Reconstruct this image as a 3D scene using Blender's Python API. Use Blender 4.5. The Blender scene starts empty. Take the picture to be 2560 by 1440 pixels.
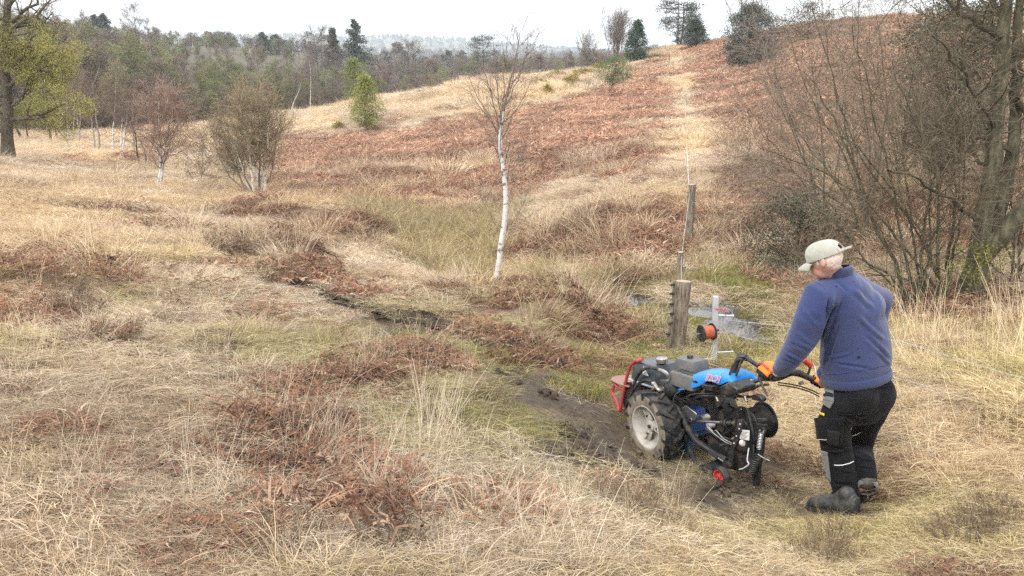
import bpy, math, random
import numpy as np
from mathutils import Vector, Matrix
from mathutils.bvhtree import BVHTree

# ------------------------------------------------------------------ camera, sky, sun, exposure
S = bpy.context.scene
COL = S.collection
FPX = 1900.0                      # focal length in pixels of the 2560 wide photograph
TH = math.radians(17.0)           # the camera looks 17 degrees down
EYE = 1.6
cd = bpy.data.cameras.new('camera')
cd.sensor_width = 36.0
cd.lens = FPX / 2560 * 36
cd.clip_start = 0.05
cd.clip_end = 9000
cam = bpy.data.objects.new('camera', cd)
cam.location = (0, 0, EYE)
cam.rotation_euler = (math.pi / 2 - TH, 0, 0)
COL.objects.link(cam)
S.camera = cam

SUN_EL, SUN_ROT = math.radians(52), math.radians(222)
w = bpy.data.worlds.new('World')
S.world = w
w.use_nodes = True
nt = w.node_tree
bg = nt.nodes['Background']
sky = nt.nodes.new('ShaderNodeTexSky')
sky.sky_type = 'NISHITA'
sky.sun_disc = False
sky.sun_elevation = SUN_EL
sky.sun_rotation = SUN_ROT
sky.air_density = 1.5
sky.dust_density = 3.0
tc = nt.nodes.new('ShaderNodeTexCoord')
nz = nt.nodes.new('ShaderNodeTexNoise')
nz.inputs['Scale'].default_value = 1.6
nz.inputs['Detail'].default_value = 5
cr = nt.nodes.new('ShaderNodeMapRange')
cr.inputs['From Min'].default_value = 0.3
cr.inputs['From Max'].default_value = 0.7
cr.inputs['To Min'].default_value = 12.5
cr.inputs['To Max'].default_value = 15.5
cc = nt.nodes.new('ShaderNodeCombineColor')
mul = nt.nodes.new('ShaderNodeMath')
mul.operation = 'MULTIPLY'
mul.inputs[1].default_value = 1.03
mx = nt.nodes.new('ShaderNodeMix')
mx.data_type = 'RGBA'
mx.inputs['Factor'].default_value = 0.9        # an overcast: nine tenths cloud
L = nt.links.new
L(tc.outputs['Generated'], nz.inputs['Vector'])
L(nz.outputs['Fac'], cr.inputs['Value'])
L(cr.outputs[0], cc.inputs[0]); L(cr.outputs[0], cc.inputs[1])
L(cr.outputs[0], mul.inputs[0]); L(mul.outputs[0], cc.inputs[2])
L(sky.outputs[0], mx.inputs['A']); L(cc.outputs[0], mx.inputs['B'])
L(mx.outputs['Result'], bg.inputs['Color'])
bg.inputs['Strength'].default_value = 0.08

sd = bpy.data.lights.new('sun', 'SUN')
sd.energy = 1.5
sd.angle = math.radians(12)
sd.color = (1.0, 0.96, 0.90)
sun = bpy.data.objects.new('sun', sd)
dsun = Vector((math.sin(SUN_ROT) * math.cos(SUN_EL), math.cos(SUN_ROT) * math.cos(SUN_EL), math.sin(SUN_EL)))
sun.rotation_euler = dsun.to_track_quat('Z', 'Y').to_euler()
COL.objects.link(sun)

S.view_settings.view_transform = 'Standard'
S.view_settings.look = 'None'
S.view_settings.exposure = 1.02
S.view_settings.gamma = 1.0
S.view_settings.use_curve_mapping = False
S.render.engine = 'CYCLES'
S.cycles.max_bounces = 5
S.cycles.diffuse_bounces = 3
S.cycles.glossy_bounces = 2
S.cycles.transmission_bounces = 2
S.cycles.volume_bounces = 2
S.cycles.transparent_max_bounces = 4
S.cycles.use_denoising = False        # grain is truer to the grass than a smoothed picture
S.cycles.use_adaptive_sampling = False
S.cycles.sample_clamp_indirect = 4
HAZE = 0.00042

# ------------------------------------------------------------------ helpers
rng = np.random.default_rng(11)

def px(u, v, Y):
    """the point at distance Y ahead that the photograph shows at pixel (u, v)"""
    dx, dy = (u - 1280) / FPX, (v - 720) / FPX
    ry = math.cos(TH) - dy * math.sin(TH)
    rz = -math.sin(TH) - dy * math.cos(TH)
    return Vector((dx * Y / ry, Y, EYE + Y * rz / ry))

def ray(u, v):
    p = px(u, v, 1.0)
    return (p - Vector((0, 0, EYE))).normalized()

def proj(x, y, z):
    c, s = math.cos(TH), math.sin(TH)
    zz = z - EYE
    d = y * c - zz * s
    d = np.where(d < 0.05, 0.05, d)
    up = y * s + zz * c
    return 1280 + FPX * x / d, 720 - FPX * up / d

def hsh(ix, iy, seed):
    h = (ix.astype(np.int64) * 374761393 + iy.astype(np.int64) * 668265263 + seed * 974711) & 0x7fffffff
    h = ((h ^ (h >> 13)) * 1274126177) & 0x7fffffff
    h = ((h ^ (h >> 15)) * 1103515245 + 12345) & 0x7fffffff
    return (h ^ (h >> 16)) % 65536 / 65535.0

def vnoise(x, y, seed=0):
    x = np.asarray(x, float); y = np.asarray(y, float)
    ix, iy = np.floor(x), np.floor(y)
    fx, fy = x - ix, y - iy
    fx = fx * fx * (3 - 2 * fx); fy = fy * fy * (3 - 2 * fy)
    a, b = hsh(ix, iy, seed), hsh(ix + 1, iy, seed)
    c, d = hsh(ix, iy + 1, seed), hsh(ix + 1, iy + 1, seed)
    return (a + (b - a) * fx) * (1 - fy) + (c + (d - c) * fx) * fy

def fbm(x, y, seed=0, o=3):
    s = 0; a = 0.5; t = 0
    for k in range(o):
        s = s + a * vnoise(x * 2 ** k, y * 2 ** k, seed + k * 17); t += a; a *= 0.5
    return s / t

def tag(o, label=None, cat=None, group=None, kind=None):
    if label: o['label'] = label
    if cat: o['category'] = cat
    if group: o['group'] = group
    if kind: o['kind'] = kind
    return o

def link(name, me, parent=None, coll=None):
    o = bpy.data.objects.new(name, me)
    (coll or COL).objects.link(o)
    if parent is not None: o.parent = parent
    return o

def thing(name, label, cat, loc=(0, 0, 0), rz=0, group=None):
    o = bpy.data.objects.new(name, None)
    o.empty_display_size = 0.2
    COL.objects.link(o)
    o.location = loc
    o.rotation_euler = (0, 0, rz)
    return tag(o, label, cat, group)

class MB:
    """collects vertices and faces as arrays, builds one mesh"""
    def __init__(s):
        s.V = []; s.F = []; s.C = []; s.n = 0; s.M = []
    def add(s, V, faces, col=(1, 1, 1), mi=0):
        V = np.asarray(V, float).reshape(-1, 3)
        for f in faces:
            f = np.asarray(f, int)
            if len(f):
                s.F.append(f + s.n); s.M.append(np.full(len(f), mi))
        c = np.asarray(col, float)
        if c.ndim == 1: c = np.tile(c[:3], (len(V), 1))
        s.V.append(V); s.C.append(c); s.n += len(V)
        return s
    def mesh(s, name, mats, smooth=False):
        me = bpy.data.meshes.new(name)
        V = np.concatenate(s.V) if s.V else np.zeros((0, 3)); C = np.concatenate(s.C) if s.C else np.zeros((0, 3))
        ln = np.concatenate([np.full(len(f), f.shape[1]) for f in s.F])
        lv = np.concatenate([f.ravel() for f in s.F])
        me.vertices.add(len(V)); me.vertices.foreach_set('co', V.ravel().astype(np.float32))
        me.loops.add(len(lv)); me.loops.foreach_set('vertex_index', lv.astype(np.int32))
        me.polygons.add(len(ln))
        me.polygons.foreach_set('loop_start', np.concatenate([[0], np.cumsum(ln)[:-1]]).astype(np.int32))
        me.polygons.foreach_set('loop_total', ln.astype(np.int32))
        mi = np.concatenate(s.M)
        for m in (mats if isinstance(mats, (list, tuple)) else [mats]): me.materials.append(m)
        me.polygons.foreach_set('material_index', mi.astype(np.int32))
        me.polygons.foreach_set('use_smooth', np.full(len(ln), smooth))
        a = me.attributes.new('bc', 'FLOAT_COLOR', 'POINT')
        a.data.foreach_set('color', np.concatenate([C, np.ones((len(C), 1))], 1).astype(np.float32).ravel())
        me.update(calc_edges=True)
        me.validate()
        return me
    def build(s, name, mats, parent=None, smooth=False, coll=None):
        return link(name, s.mesh(name, mats, smooth), parent, coll)

def nrm(a):
    return a / np.maximum(np.linalg.norm(a, axis=-1, keepdims=True), 1e-9)

def tubes(P, R, k=5, caps=False):
    """P[n,m,3], R[n,m]: n tubes with m rings of k vertices"""
    P = np.asarray(P, float); R = np.asarray(R, float)
    if P.ndim == 2: P = P[None]; R = R[None]
    n, m, _ = P.shape
    T = nrm(np.gradient(P, axis=1))
    ref = np.where(np.abs(T[:, :1, 2:3]) > 0.8, np.array([1., 0.1, 0]), np.array([0.05, 0.1, 1.]))
    A = nrm(np.cross(T, np.broadcast_to(ref, T.shape)))
    for i in range(1, m):                                     # carry the frame along so that rings do not twist
        a = A[:, i - 1] - T[:, i] * np.sum(A[:, i - 1] * T[:, i], -1, keepdims=True)
        A[:, i] = nrm(a)
    B = np.cross(T, A)
    th = np.arange(k) / k * 2 * math.pi
    V = P[:, :, None, :] + R[:, :, None, None] * (np.cos(th)[None, None, :, None] * A[:, :, None] + np.sin(th)[None, None, :, None] * B[:, :, None])
    idx = np.arange(n * m * k).reshape(n, m, k)
    a = idx[:, :-1]; b = idx[:, 1:]
    Q = np.stack([a, np.roll(a, -1, 2), np.roll(b, -1, 2), b], -1).reshape(-1, 4)
    F = [Q]
    if caps:
        F += [idx[:, 0, ::-1].reshape(n, k), idx[:, -1].reshape(n, k)]
    return V.reshape(-1, 3), F

def ribbons(P, Wd, side=None, r=None):
    """P[n,m,3], Wd[n,m] : flat strips"""
    r = r or rng
    n, m, _ = P.shape
    T = nrm(np.gradient(P, axis=1))
    if side is None: side = r.normal(size=(n, 1, 3))
    A = nrm(np.cross(T, np.broadcast_to(side, T.shape)))
    V = np.stack([P - A * Wd[..., None] * .5, P + A * Wd[..., None] * .5], 2)
    idx = np.arange(n * m * 2).reshape(n, m, 2)
    Q = np.stack([idx[:, :-1, 0], idx[:, :-1, 1], idx[:, 1:, 1], idx[:, 1:, 0]], -1).reshape(-1, 4)
    return V.reshape(-1, 3), [Q]

def rep(c, m):
    return np.repeat(c, m, 0)

# ------------------------------------------------------------------ materials
def new_mat(name):
    m = bpy.data.materials.new(name); m.use_nodes = True
    t = m.node_tree
    return m, t, t.nodes['Principled BSDF']

def plant_mat(name, instanced, transl=0.3, spec=0.15, rough=0.7):
    m, t, b = new_mat(name)
    a = t.nodes.new('ShaderNodeAttribute'); a.attribute_name = 'bc'
    mu = t.nodes.new('ShaderNodeMix'); mu.data_type = 'RGBA'; mu.blend_type = 'MULTIPLY'; mu.inputs['Factor'].default_value = 1
    t.links.new(a.outputs['Color'], mu.inputs['A'])
    if instanced:
        i = t.nodes.new('ShaderNodeAttribute'); i.attribute_type = 'INSTANCER'; i.attribute_name = 'tint'
        t.links.new(i.outputs['Color'], mu.inputs['B'])
    else:
        i = t.nodes.new('ShaderNodeObjectInfo')
        t.links.new(i.outputs['Color'], mu.inputs['B'])
    t.links.new(mu.outputs['Result'], b.inputs['Base Color'])
    b.inputs['Roughness'].default_value = rough
    b.inputs['Specular IOR Level'].default_value = spec
    if transl:
        tr = t.nodes.new('ShaderNodeBsdfTranslucent')
        t.links.new(mu.outputs['Result'], tr.inputs['Color'])
        ms = t.nodes.new('ShaderNodeMixShader'); ms.inputs[0].default_value = transl
        t.links.new(b.outputs[0], ms.inputs[1]); t.links.new(tr.outputs[0], ms.inputs[2])
        t.links.new(ms.outputs[0], t.nodes['Material Output'].inputs['Surface'])
    return m

M_HERB = plant_mat('dead grass and fern', True, 0.16)
M_LEAF = plant_mat('leaf', False, 0.35)
M_TWIG = plant_mat('twig', False, 0.0, 0.1, 0.85)
M_EVER = plant_mat('evergreen leaf', False, 0.12, 0.45, 0.4)

def noise_mat(name, cols, scale=8, rough=0.7, bump=0.3, bscale=40, metal=0.0, spec=0.3, stretch=None, stops=None, detail=6, bdist=0.01):
    m, t, b = new_mat(name)
    tcd = t.nodes.new('ShaderNodeTexCoord')
    mp_ = t.nodes.new('ShaderNodeMapping')
    if stretch: mp_.inputs['Scale'].default_value = stretch
    t.links.new(tcd.outputs['Object'], mp_.inputs['Vector'])
    n = t.nodes.new('ShaderNodeTexNoise'); n.inputs['Scale'].default_value = scale; n.inputs['Detail'].default_value = detail
    n.inputs['Roughness'].default_value = 0.6
    t.links.new(mp_.outputs[0], n.inputs['Vector'])
    r = t.nodes.new('ShaderNodeValToRGB')
    stops = stops or [0.3 + 0.4 * i / max(1, len(cols) - 1) for i in range(len(cols))]
    e = r.color_ramp.elements
    while len(e) < len(cols): e.new(0.5)
    for i, (s, c) in enumerate(zip(stops, cols)):
        e[i].position = s; e[i].color = (*c, 1)
    t.links.new(n.outputs['Fac'], r.inputs[0])
    t.links.new(r.outputs[0], b.inputs['Base Color'])
    b.inputs['Roughness'].default_value = rough
    b.inputs['Metallic'].default_value = metal
    b.inputs['Specular IOR Level'].default_value = spec
    if bump:
        n2 = t.nodes.new('ShaderNodeTexNoise'); n2.inputs['Scale'].default_value = bscale; n2.inputs['Detail'].default_value = 5
        t.links.new(mp_.outputs[0], n2.inputs['Vector'])
        bp = t.nodes.new('ShaderNodeBump'); bp.inputs['Strength'].default_value = bump; bp.inputs['Distance'].default_value = bdist
        t.links.new(n2.outputs['Fac'], bp.inputs['Height'])
        t.links.new(bp.outputs[0], b.inputs['Normal'])
    return m
# ------------------------------------------------------------------ the lie of the land
# heights read off the photograph: pixel u, v and the distance of the ground seen there
CP = [(0,1440,2.2),(0,1200,2.9),(0,1000,4.0),(0,850,5.3),(0,700,7.5),(0,600,10),(0,500,14.5),(0,440,21),(0,400,30),(0,362,50),(0,340,66),
      (320,1440,2.25),(320,1200,3.0),(320,1000,4.2),(320,850,5.8),(320,700,8.3),(320,600,11),(320,520,16),(360,460,26),(330,400,38),(300,362,52),(300,342,66),
      (640,1440,2.3),(640,1200,3.2),(640,1000,4.6),(640,850,6.3),(640,700,9.3),(640,600,13),(640,540,17.5),(640,485,24),(640,420,33),(640,340,58),(700,293,76),
      (960,1440,2.35),(960,1200,3.3),(960,1000,4.8),(960,850,6.7),(960,740,9.2),(960,640,14),(960,560,18.5),(960,500,23),(960,420,30),(960,335,46),(960,290,60),(950,246,78),
      (1280,1440,2.45),(1280,1200,3.5),(1280,1000,5.0),(1280,850,7.0),(1250,775,9.0),(1250,705,13),(1280,610,17),(1280,510,23),(1280,400,31),(1280,300,45),(1280,250,58),(1200,203,80),
      (1500,1440,2.5),(1500,1200,3.75),(1500,1000,5.6),(1500,880,7.6),(1540,820,9.2),(1560,740,10.8),(1500,640,14.2),(1500,540,18),(1500,420,26),(1500,320,37),(1500,250,52),(1450,180,86),
      (1720,1440,2.6),(1700,1280,3.5),(1640,1150,4.8),(1760,1150,4.75),(1720,1000,6.2),(1700,880,7.9),(1760,752,10.5),(1720,680,12.3),(1722,600,15),(1720,450,21),(1715,350,30),(1700,260,45),(1690,200,60),(1680,160,80),(1680,124,98),
      (2100,1440,2.8),(2110,1275,4.05),(2170,1225,4.4),(2050,1100,5.2),(2000,900,7.6),(2000,780,9.8),(2050,640,13),(2050,450,20),(2000,300,32),(1950,200,46),(1950,120,68),(1900,88,85),
      (2400,1440,2.7),(2400,1200,3.9),(2400,1000,5.2),(2350,850,7.0),(2400,740,9.0),(2400,600,13),(2400,450,19),(2350,300,28),(2300,150,44),(2250,52,72),
      (2700,1440,2.6),(2700,1200,3.7),(2700,1000,4.9),(2700,850,6.6),(2700,740,8.6),(2700,600,12),(2700,450,17),(2700,300,26),(2700,150,40),(2700,40,66)]
pts = [tuple(px(*c)) for c in CP]
# ground no pixel shows: behind the crests, under the far wood, round about and behind the photographer
pts += [(0, 0, 0), (0, -6, .35), (8, -5, .5), (-8, -5, .2), (0, -40, 2), (40, -30, 3), (-40, -30, 1), (-40, 10, -.8), (40, 6, 2.2),
        (30, 140, -1), (60, 140, 4), (10, 130, -3.5), (-10, 110, -5.5), (-30, 110, -5.5), (-55, 95, -3.2), (-75, 70, -3), (-50, 180, 1), (-110, 150, 4), (0, 190, -8),
        (60, 250, -4), (-60, 300, 0), (20, 330, -10), (110, 60, 9), (130, 150, 9), (-120, 60, -2), (150, 0, 6), (-150, 0, -1), (0, -150, 3), (0, 500, -12), (300, 400, -5), (-300, 400, 3)]
pts = np.array(pts)

def warp(x, y):
    r = np.hypot(x, y) + 1e-6
    k = np.log1p(r / 4) / r
    return x * k, y * k

def tps(d2):
    return np.where(d2 > 1e-12, d2 * np.log(d2 + 1e-12), 0)

_wx, _wy = warp(pts[:, 0], pts[:, 1])
_N = len(pts)
_K = tps((_wx[:, None] - _wx) ** 2 + (_wy[:, None] - _wy) ** 2) + np.eye(_N) * 0.004
_Pm = np.stack([np.ones(_N), _wx, _wy], 1)
_A = np.block([[_K, _Pm], [_Pm.T, np.zeros((3, 3))]])
_co = np.linalg.solve(_A, np.concatenate([pts[:, 2], np.zeros(3)]))

# hummocks and heaps that stand proud of the bank: pixel, distance, radius, height
HEAPS = [(880, 590, 17.0, 1.5, .42), (690, 535, 18.5, 1.5, .30), (1420, 790, 8.6, .55, .32), (1330, 800, 8.2, .5, .14), (90, 740, 7.0, .8, .22), (640, 615, 12.5, 1.1, .2), (760, 655, 10.5, .6, .12),
         (1150, 730, 9.6, .7, .12), (620, 1085, 3.9, .3, .10), (860, 960, 5.0, .45, .08), (900, 1340, 2.75, .22, .06), (1480, 560, 17, 1.4, .3), (1600, 600, 15.3, 1.2, .22),
         (1400, 690, 12.5, .8, .12), (2490, 1040, 4.9, .3, .12), (330, 405, 36, 1.6, .4), (900, 300, 52, 4, .5), (1060, 290, 52, 3, .4)]
_hp = []
for (u, v, Y, r_, h_) in HEAPS:
    p = px(u, v, Y); _hp.append((p.x, p.y, r_, h_))
POOLS = [(1587, 742, .23, .34), (1762, 760, .27, .55), (1835, 808, .3, .42), (1546, 822, .17, .16), (1890, 838, .2, .2), (1700, 668, .2, .15)]

def base_h(x, y):
    x = np.asarray(x, float); y = np.asarray(y, float)
    wx, wy = warp(x, y)
    z = _co[_N] + _co[_N + 1] * wx + _co[_N + 2] * wy
    for i in range(_N):
        z = z + _co[i] * tps((wx - _wx[i]) ** 2 + (wy - _wy[i]) ** 2)
    r = np.hypot(x, y)
    f = np.clip((r - 260) / 260, 0, 1); f = f * f * (3 - 2 * f)
    z = z * (1 - f) + (-12.0) * f
    az = np.degrees(np.arctan2(x, y))
    # the far ridge, two kilometres off
    el = np.interp(az, [-60, -30, -22, -19, -15, -11, -8, -4, 0, 3, 6, 10, 20, 60], [1.0, 1.1, 1.25, 1.28, 1.33, 1.18, 1.32, 1.12, .8, .55, .3, .3, .4, .6])
    g = np.exp(-((r - 2100) / 420) ** 2)
    g2 = np.exp(-((r - 1150) / 200) ** 2)
    z = z + g * (el * math.pi / 180 * 2100 + 12) * np.where(y > -500, 1, .6) + g2 * 14 * (0.6 + .8 * vnoise(az / 9., r * 0, 5))
    return z

def H(x, y):
    x = np.asarray(x, float); y = np.asarray(y, float)
    z = base_h(x, y)
    r = np.hypot(x, y)
    z = z + (fbm(x * 1.6, y * 1.6, 3) - .5) * 0.13 * np.clip(r / 5, .45, 1) + (fbm(x * .42, y * .42, 9) - .5) * .28 * np.clip((r - 4) / 14, 0, 1)
    z = z + (fbm(x * .12, y * .12, 21) - .5) * .9 * np.clip((r - 22) / 60, 0, 1)
    for (hx, hy, hr, hh) in _hp:
        z = z + hh * np.exp(-((x - hx) ** 2 + (y - hy) ** 2) / hr ** 2)
    return z

def h1(x, y):
    return float(H(np.array([x]), np.array([y]))[0])

def gpt(u, v):
    """the ground point seen at pixel (u, v): march along the ray"""
    d = ray(u, v)
    t = np.geomspace(1.2, 400, 900)
    X, Y, Z = d.x * t, d.y * t, EYE + d.z * t
    hz = H(X, Y)
    k = np.argmax(Z < hz)
    if k == 0: k = len(t) - 1
    a, b = t[k - 1], t[k]
    for _ in range(18):
        m = .5 * (a + b)
        if EYE + d.z * m < h1(d.x * m, d.y * m): b = m
        else: a = m
    return Vector((d.x * b, d.y * b, EYE + d.z * b))

# ------------------------------------------------------------------ what grows where
def inpoly(u, v, poly):
    r = np.zeros(u.shape, bool)
    n = len(poly)
    for i in range(n):
        x1, y1 = poly[i]; x2, y2 = poly[(i + 1) % n]
        c = ((y1 > v) != (y2 > v)) & (u < (x2 - x1) * (v - y1) / (y2 - y1 + 1e-9) + x1)
        r ^= c
    return r

def blob(u, v, lst):
    s = np.zeros(u.shape)
    for (a, b, ra, rb) in lst:
        s = np.maximum(s, np.exp(-(((u - a) / ra) ** 2 + ((v - b) / rb) ** 2)))
    return s

def line(u, v, pl, w):
    d = np.full(u.shape, 1e9)
    for (x1, y1), (x2, y2) in zip(pl[:-1], pl[1:]):
        dx, dy = x2 - x1, y2 - y1
        t = np.clip(((u - x1) * dx + (v - y1) * dy) / (dx * dx + dy * dy), 0, 1)
        d = np.minimum(d, np.hypot(u - x1 - t * dx, (v - y1 - t * dy) * 1.6))
    return np.exp(-(d / w) ** 2)

P_HILL = [(660, 350), (760, 338), (950, 335), (1130, 300), (1300, 282), (1480, 232), (1590, 172), (1670, 138), (1700, 112), (1800, 104), (1950, 60), (2300, 20), (3400, -100), (3400, 640),
          (2100, 640), (1880, 560), (1840, 470), (1772, 330), (1742, 250), (1712, 160), (1690, 160), (1684, 230), (1692, 330), (1690, 385), (1570, 440), (1400, 455), (1320, 515), (1100, 530), (960, 510), (860, 500), (700, 500)]
P_LOW = [(1270, 560), (1400, 545), (1560, 510), (1700, 490), (1700, 640), (1640, 690), (1520, 690), (1380, 650), (1290, 640)]
P_LOWR = [(1760, 470), (1900, 520), (1960, 640), (1830, 650), (1760, 600)]
P_BOG = [(840, 505), (1080, 512), (1330, 490), (1320, 560), (1290, 640), (1250, 700), (1150, 700), (1010, 640), (930, 590)]
P_BOG2 = [(1230, 650), (1400, 680), (1560, 690), (1700, 660), (1860, 650), (2020, 760), (2060, 880), (1820, 880), (1560, 860), (1480, 790), (1330, 745)]
B_BRACK = [(640, 620, 110, 30), (770, 660, 70, 20), (690, 535, 90, 28), (870, 570, 75, 38), (1430, 800, 110, 50), (1180, 720, 70, 32), (1240, 770, 80, 24), (1540, 870, 60, 25), (640, 1090, 120, 45), (760, 1130, 80, 50), (850, 960, 130, 28), (990, 950, 90, 40),
           (900, 1280, 150, 45), (1000, 1240, 60, 40), (1180, 1300, 60, 45), (60, 670, 130, 28), (230, 690, 90, 30), (90, 780, 90, 40), (300, 665, 60, 12), (270, 578, 60, 9), (440, 660, 40, 14), (650, 745, 50, 12), (560, 730, 40, 10), (160, 410, 60, 14), (330, 405, 55, 13),
           (290, 525, 50, 14), (420, 560, 45, 14), (720, 470, 60, 18), (200, 850, 60, 25), (680, 1190, 80, 26), (1060, 905, 70, 18), (2420, 760, 200, 45), (1700, 905, 40, 14), (500, 590, 60, 14), (620, 730, 60, 12), (120, 610, 60, 18), (700, 640, 90, 20)]
B_HEATH = [(640, 1180, 60, 26), (590, 1260, 40, 20), (900, 1390, 110, 35), (2490, 1050, 70, 50), (420, 1080, 60, 22), (1180, 1010, 50, 18), (250, 1320, 60, 18), (2330, 1290, 80, 40), (2480, 1350, 80, 40), (2050, 1180, 60, 20), (90, 780, 70, 36), (880, 580, 60, 34), (690, 545, 70, 20), (1080, 1080, 60, 25), (330, 830, 60, 20), (470, 560, 60, 10)]
L_TRACK = [(740, 705), (830, 752), (930, 790), (1075, 826), (1195, 852), (1260, 876)]
B_MUD = [(1440, 1120, 130, 60), (1560, 1180, 80, 24), (1380, 1010, 90, 30), (1850, 1230, 90, 26), (1480, 1040, 60, 22), (1350, 970, 70, 16), (1560, 1150, 70, 24), (1790, 1250, 70, 20), (1280, 940, 60, 14), (1880, 1180, 60, 16), (1000, 820, 70, 18), (1480, 1160, 70, 20), (1420, 600, 60, 14), (1330, 620, 30, 16),]
B_MOSS = [(1590, 712, 55, 14), (1830, 690, 50, 22), (1790, 790, 80, 55), (1900, 830, 90, 45), (1720, 690, 40, 12), (1850, 740, 70, 40), (1640, 980, 60, 14), (1210, 880, 120, 18), (980, 850, 90, 12), (1420, 990, 90, 18), (1330, 890, 80, 14), (1880, 660, 40, 14), (1640, 850, 50, 40), (1270, 900, 60, 14), (1130, 1050, 40, 10)]

def fields(x, y, z):
    """weights of the ground covers at world points (masks laid out on the land as the photograph shows it)"""
    u, v = proj(x, y, z)
    r = np.hypot(x, y)
    j = np.clip((v - 60) / 500, .12, 1.2)
    u2 = u + (fbm(x * .9, y * .9, 31) - .5) * 110 * j
    v2 = v + (fbm(x * .9, y * .9, 37) - .5) * 60 * j
    hill = inpoly(u2, v2, P_HILL) | inpoly(u2, v2, P_LOW) | inpoly(u2, v2, P_LOWR)
    hill &= (y > 10)
    br = np.where(hill, .95, 0.) * (.75 + .5 * fbm(x * .25, y * .25, 51))
    br = np.where(hill & (fbm(x * .35, y * .35, 77) > .73), .35, br)
    near_b = blob(u2, v2, B_BRACK) * (y < 45)
    br = np.maximum(br, near_b * 1.25)
    br = np.maximum(br, np.where((fbm(x * .7, y * .7, 91) > .70) & (r < 60), .5, 0))
    bog = np.where((inpoly(u2, v2, P_BOG) | inpoly(u2, v2, P_BOG2)) & (y > 7.2) & (y < 27), 1., 0.)
    heath = blob(u2, v2, B_HEATH) * (y < 40)
    heath = np.maximum(heath, np.where((fbm(x * .22, y * .22, 15) > .60) & (r > 38), .7, 0))
    track = line(u + (fbm(x * 2, y * 2, 5) - .5) * 30, v + (fbm(x * 2, y * 2, 6) - .5) * 18, L_TRACK, 21) * ((y > 5) & (y < 13)) * np.clip(.8 + .6 * fbm(x * 1.3, y * 1.3, 66), 0, 1.1)
    mud = np.maximum(track, blob(u2, v2, B_MUD) * (y < 20))
    mudw = np.maximum(line(u, v, L_TRACK, 62) * ((y > 5) & (y < 13)), blob(u2, v2, [(a, b, c * 1.45, d * 1.6) for a, b, c, d in B_MUD]) * (y < 20))
    moss = blob(u2, v2, B_MOSS) * (y < 20)
    pool = np.zeros(u.shape); poolw = np.zeros(u.shape)
    for (a, b, c) in POOLW:
        poolw = np.maximum(poolw, np.exp(-((x - a) ** 2 + (y - b + .12) ** 2) / (c * 1.35) ** 2))
        pool = np.maximum(pool, np.exp(-((x - a) ** 2 + (y - b) ** 2) / c ** 2))
    path = np.where(inpoly(u + (u2 - u) * .35, v, [(1676, 118), (1712, 118), (1722, 160), (1746, 250), (1776, 330), (1830, 470), (1740, 480), (1694, 385), (1682, 230), (1668, 160)]), 1., 0.) * (y > 12)
    br = np.where(path > .5, .04, br)
    return dict(br=br, bog=bog, heath=heath, mud=mud, mudw=mudw, poolw=poolw, hill=hill, moss=moss, pool=pool, path=path, u=u, v=v, r=r)

POOLW = []
for (u_, v_, rx_, ry_) in POOLS:
    p_ = gpt(u_, v_)
    POOLW.append((p_.x, p_.y, max(rx_, ry_) * .95))

_H0 = H
_poolz = [float(_H0(np.array([a]), np.array([b]))[0]) for (a, b, c) in POOLW]
def H(x, y):
    x = np.asarray(x, float); y = np.asarray(y, float)
    z = _H0(x, y)
    for (a, b, c), pz in zip(POOLW, _poolz):
        k = np.exp(-((x - a) ** 2 + (y - b) ** 2) / (c * 1.5) ** 2)
        z = z * (1 - k) + (pz - .06 + (fbm(x * 5, y * 5, 13) - .5) * .14) * k
    # the wheel rut: a shallow trench with a lip of turned soil
    u, v = proj(x, y, z)
    if np.any((u > 650) & (u < 1420) & (v > 660) & (v < 940)):
        t = line(u, v, L_TRACK, 22) * ((y > 5) & (y < 13))
        t2 = line(u - 6, v + 14, L_TRACK, 12) * ((y > 5) & (y < 13))
        z = z - t * .05 + t2 * .035 * (.4 + vnoise(x * 4, y * 4, 8))
    return z

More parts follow.
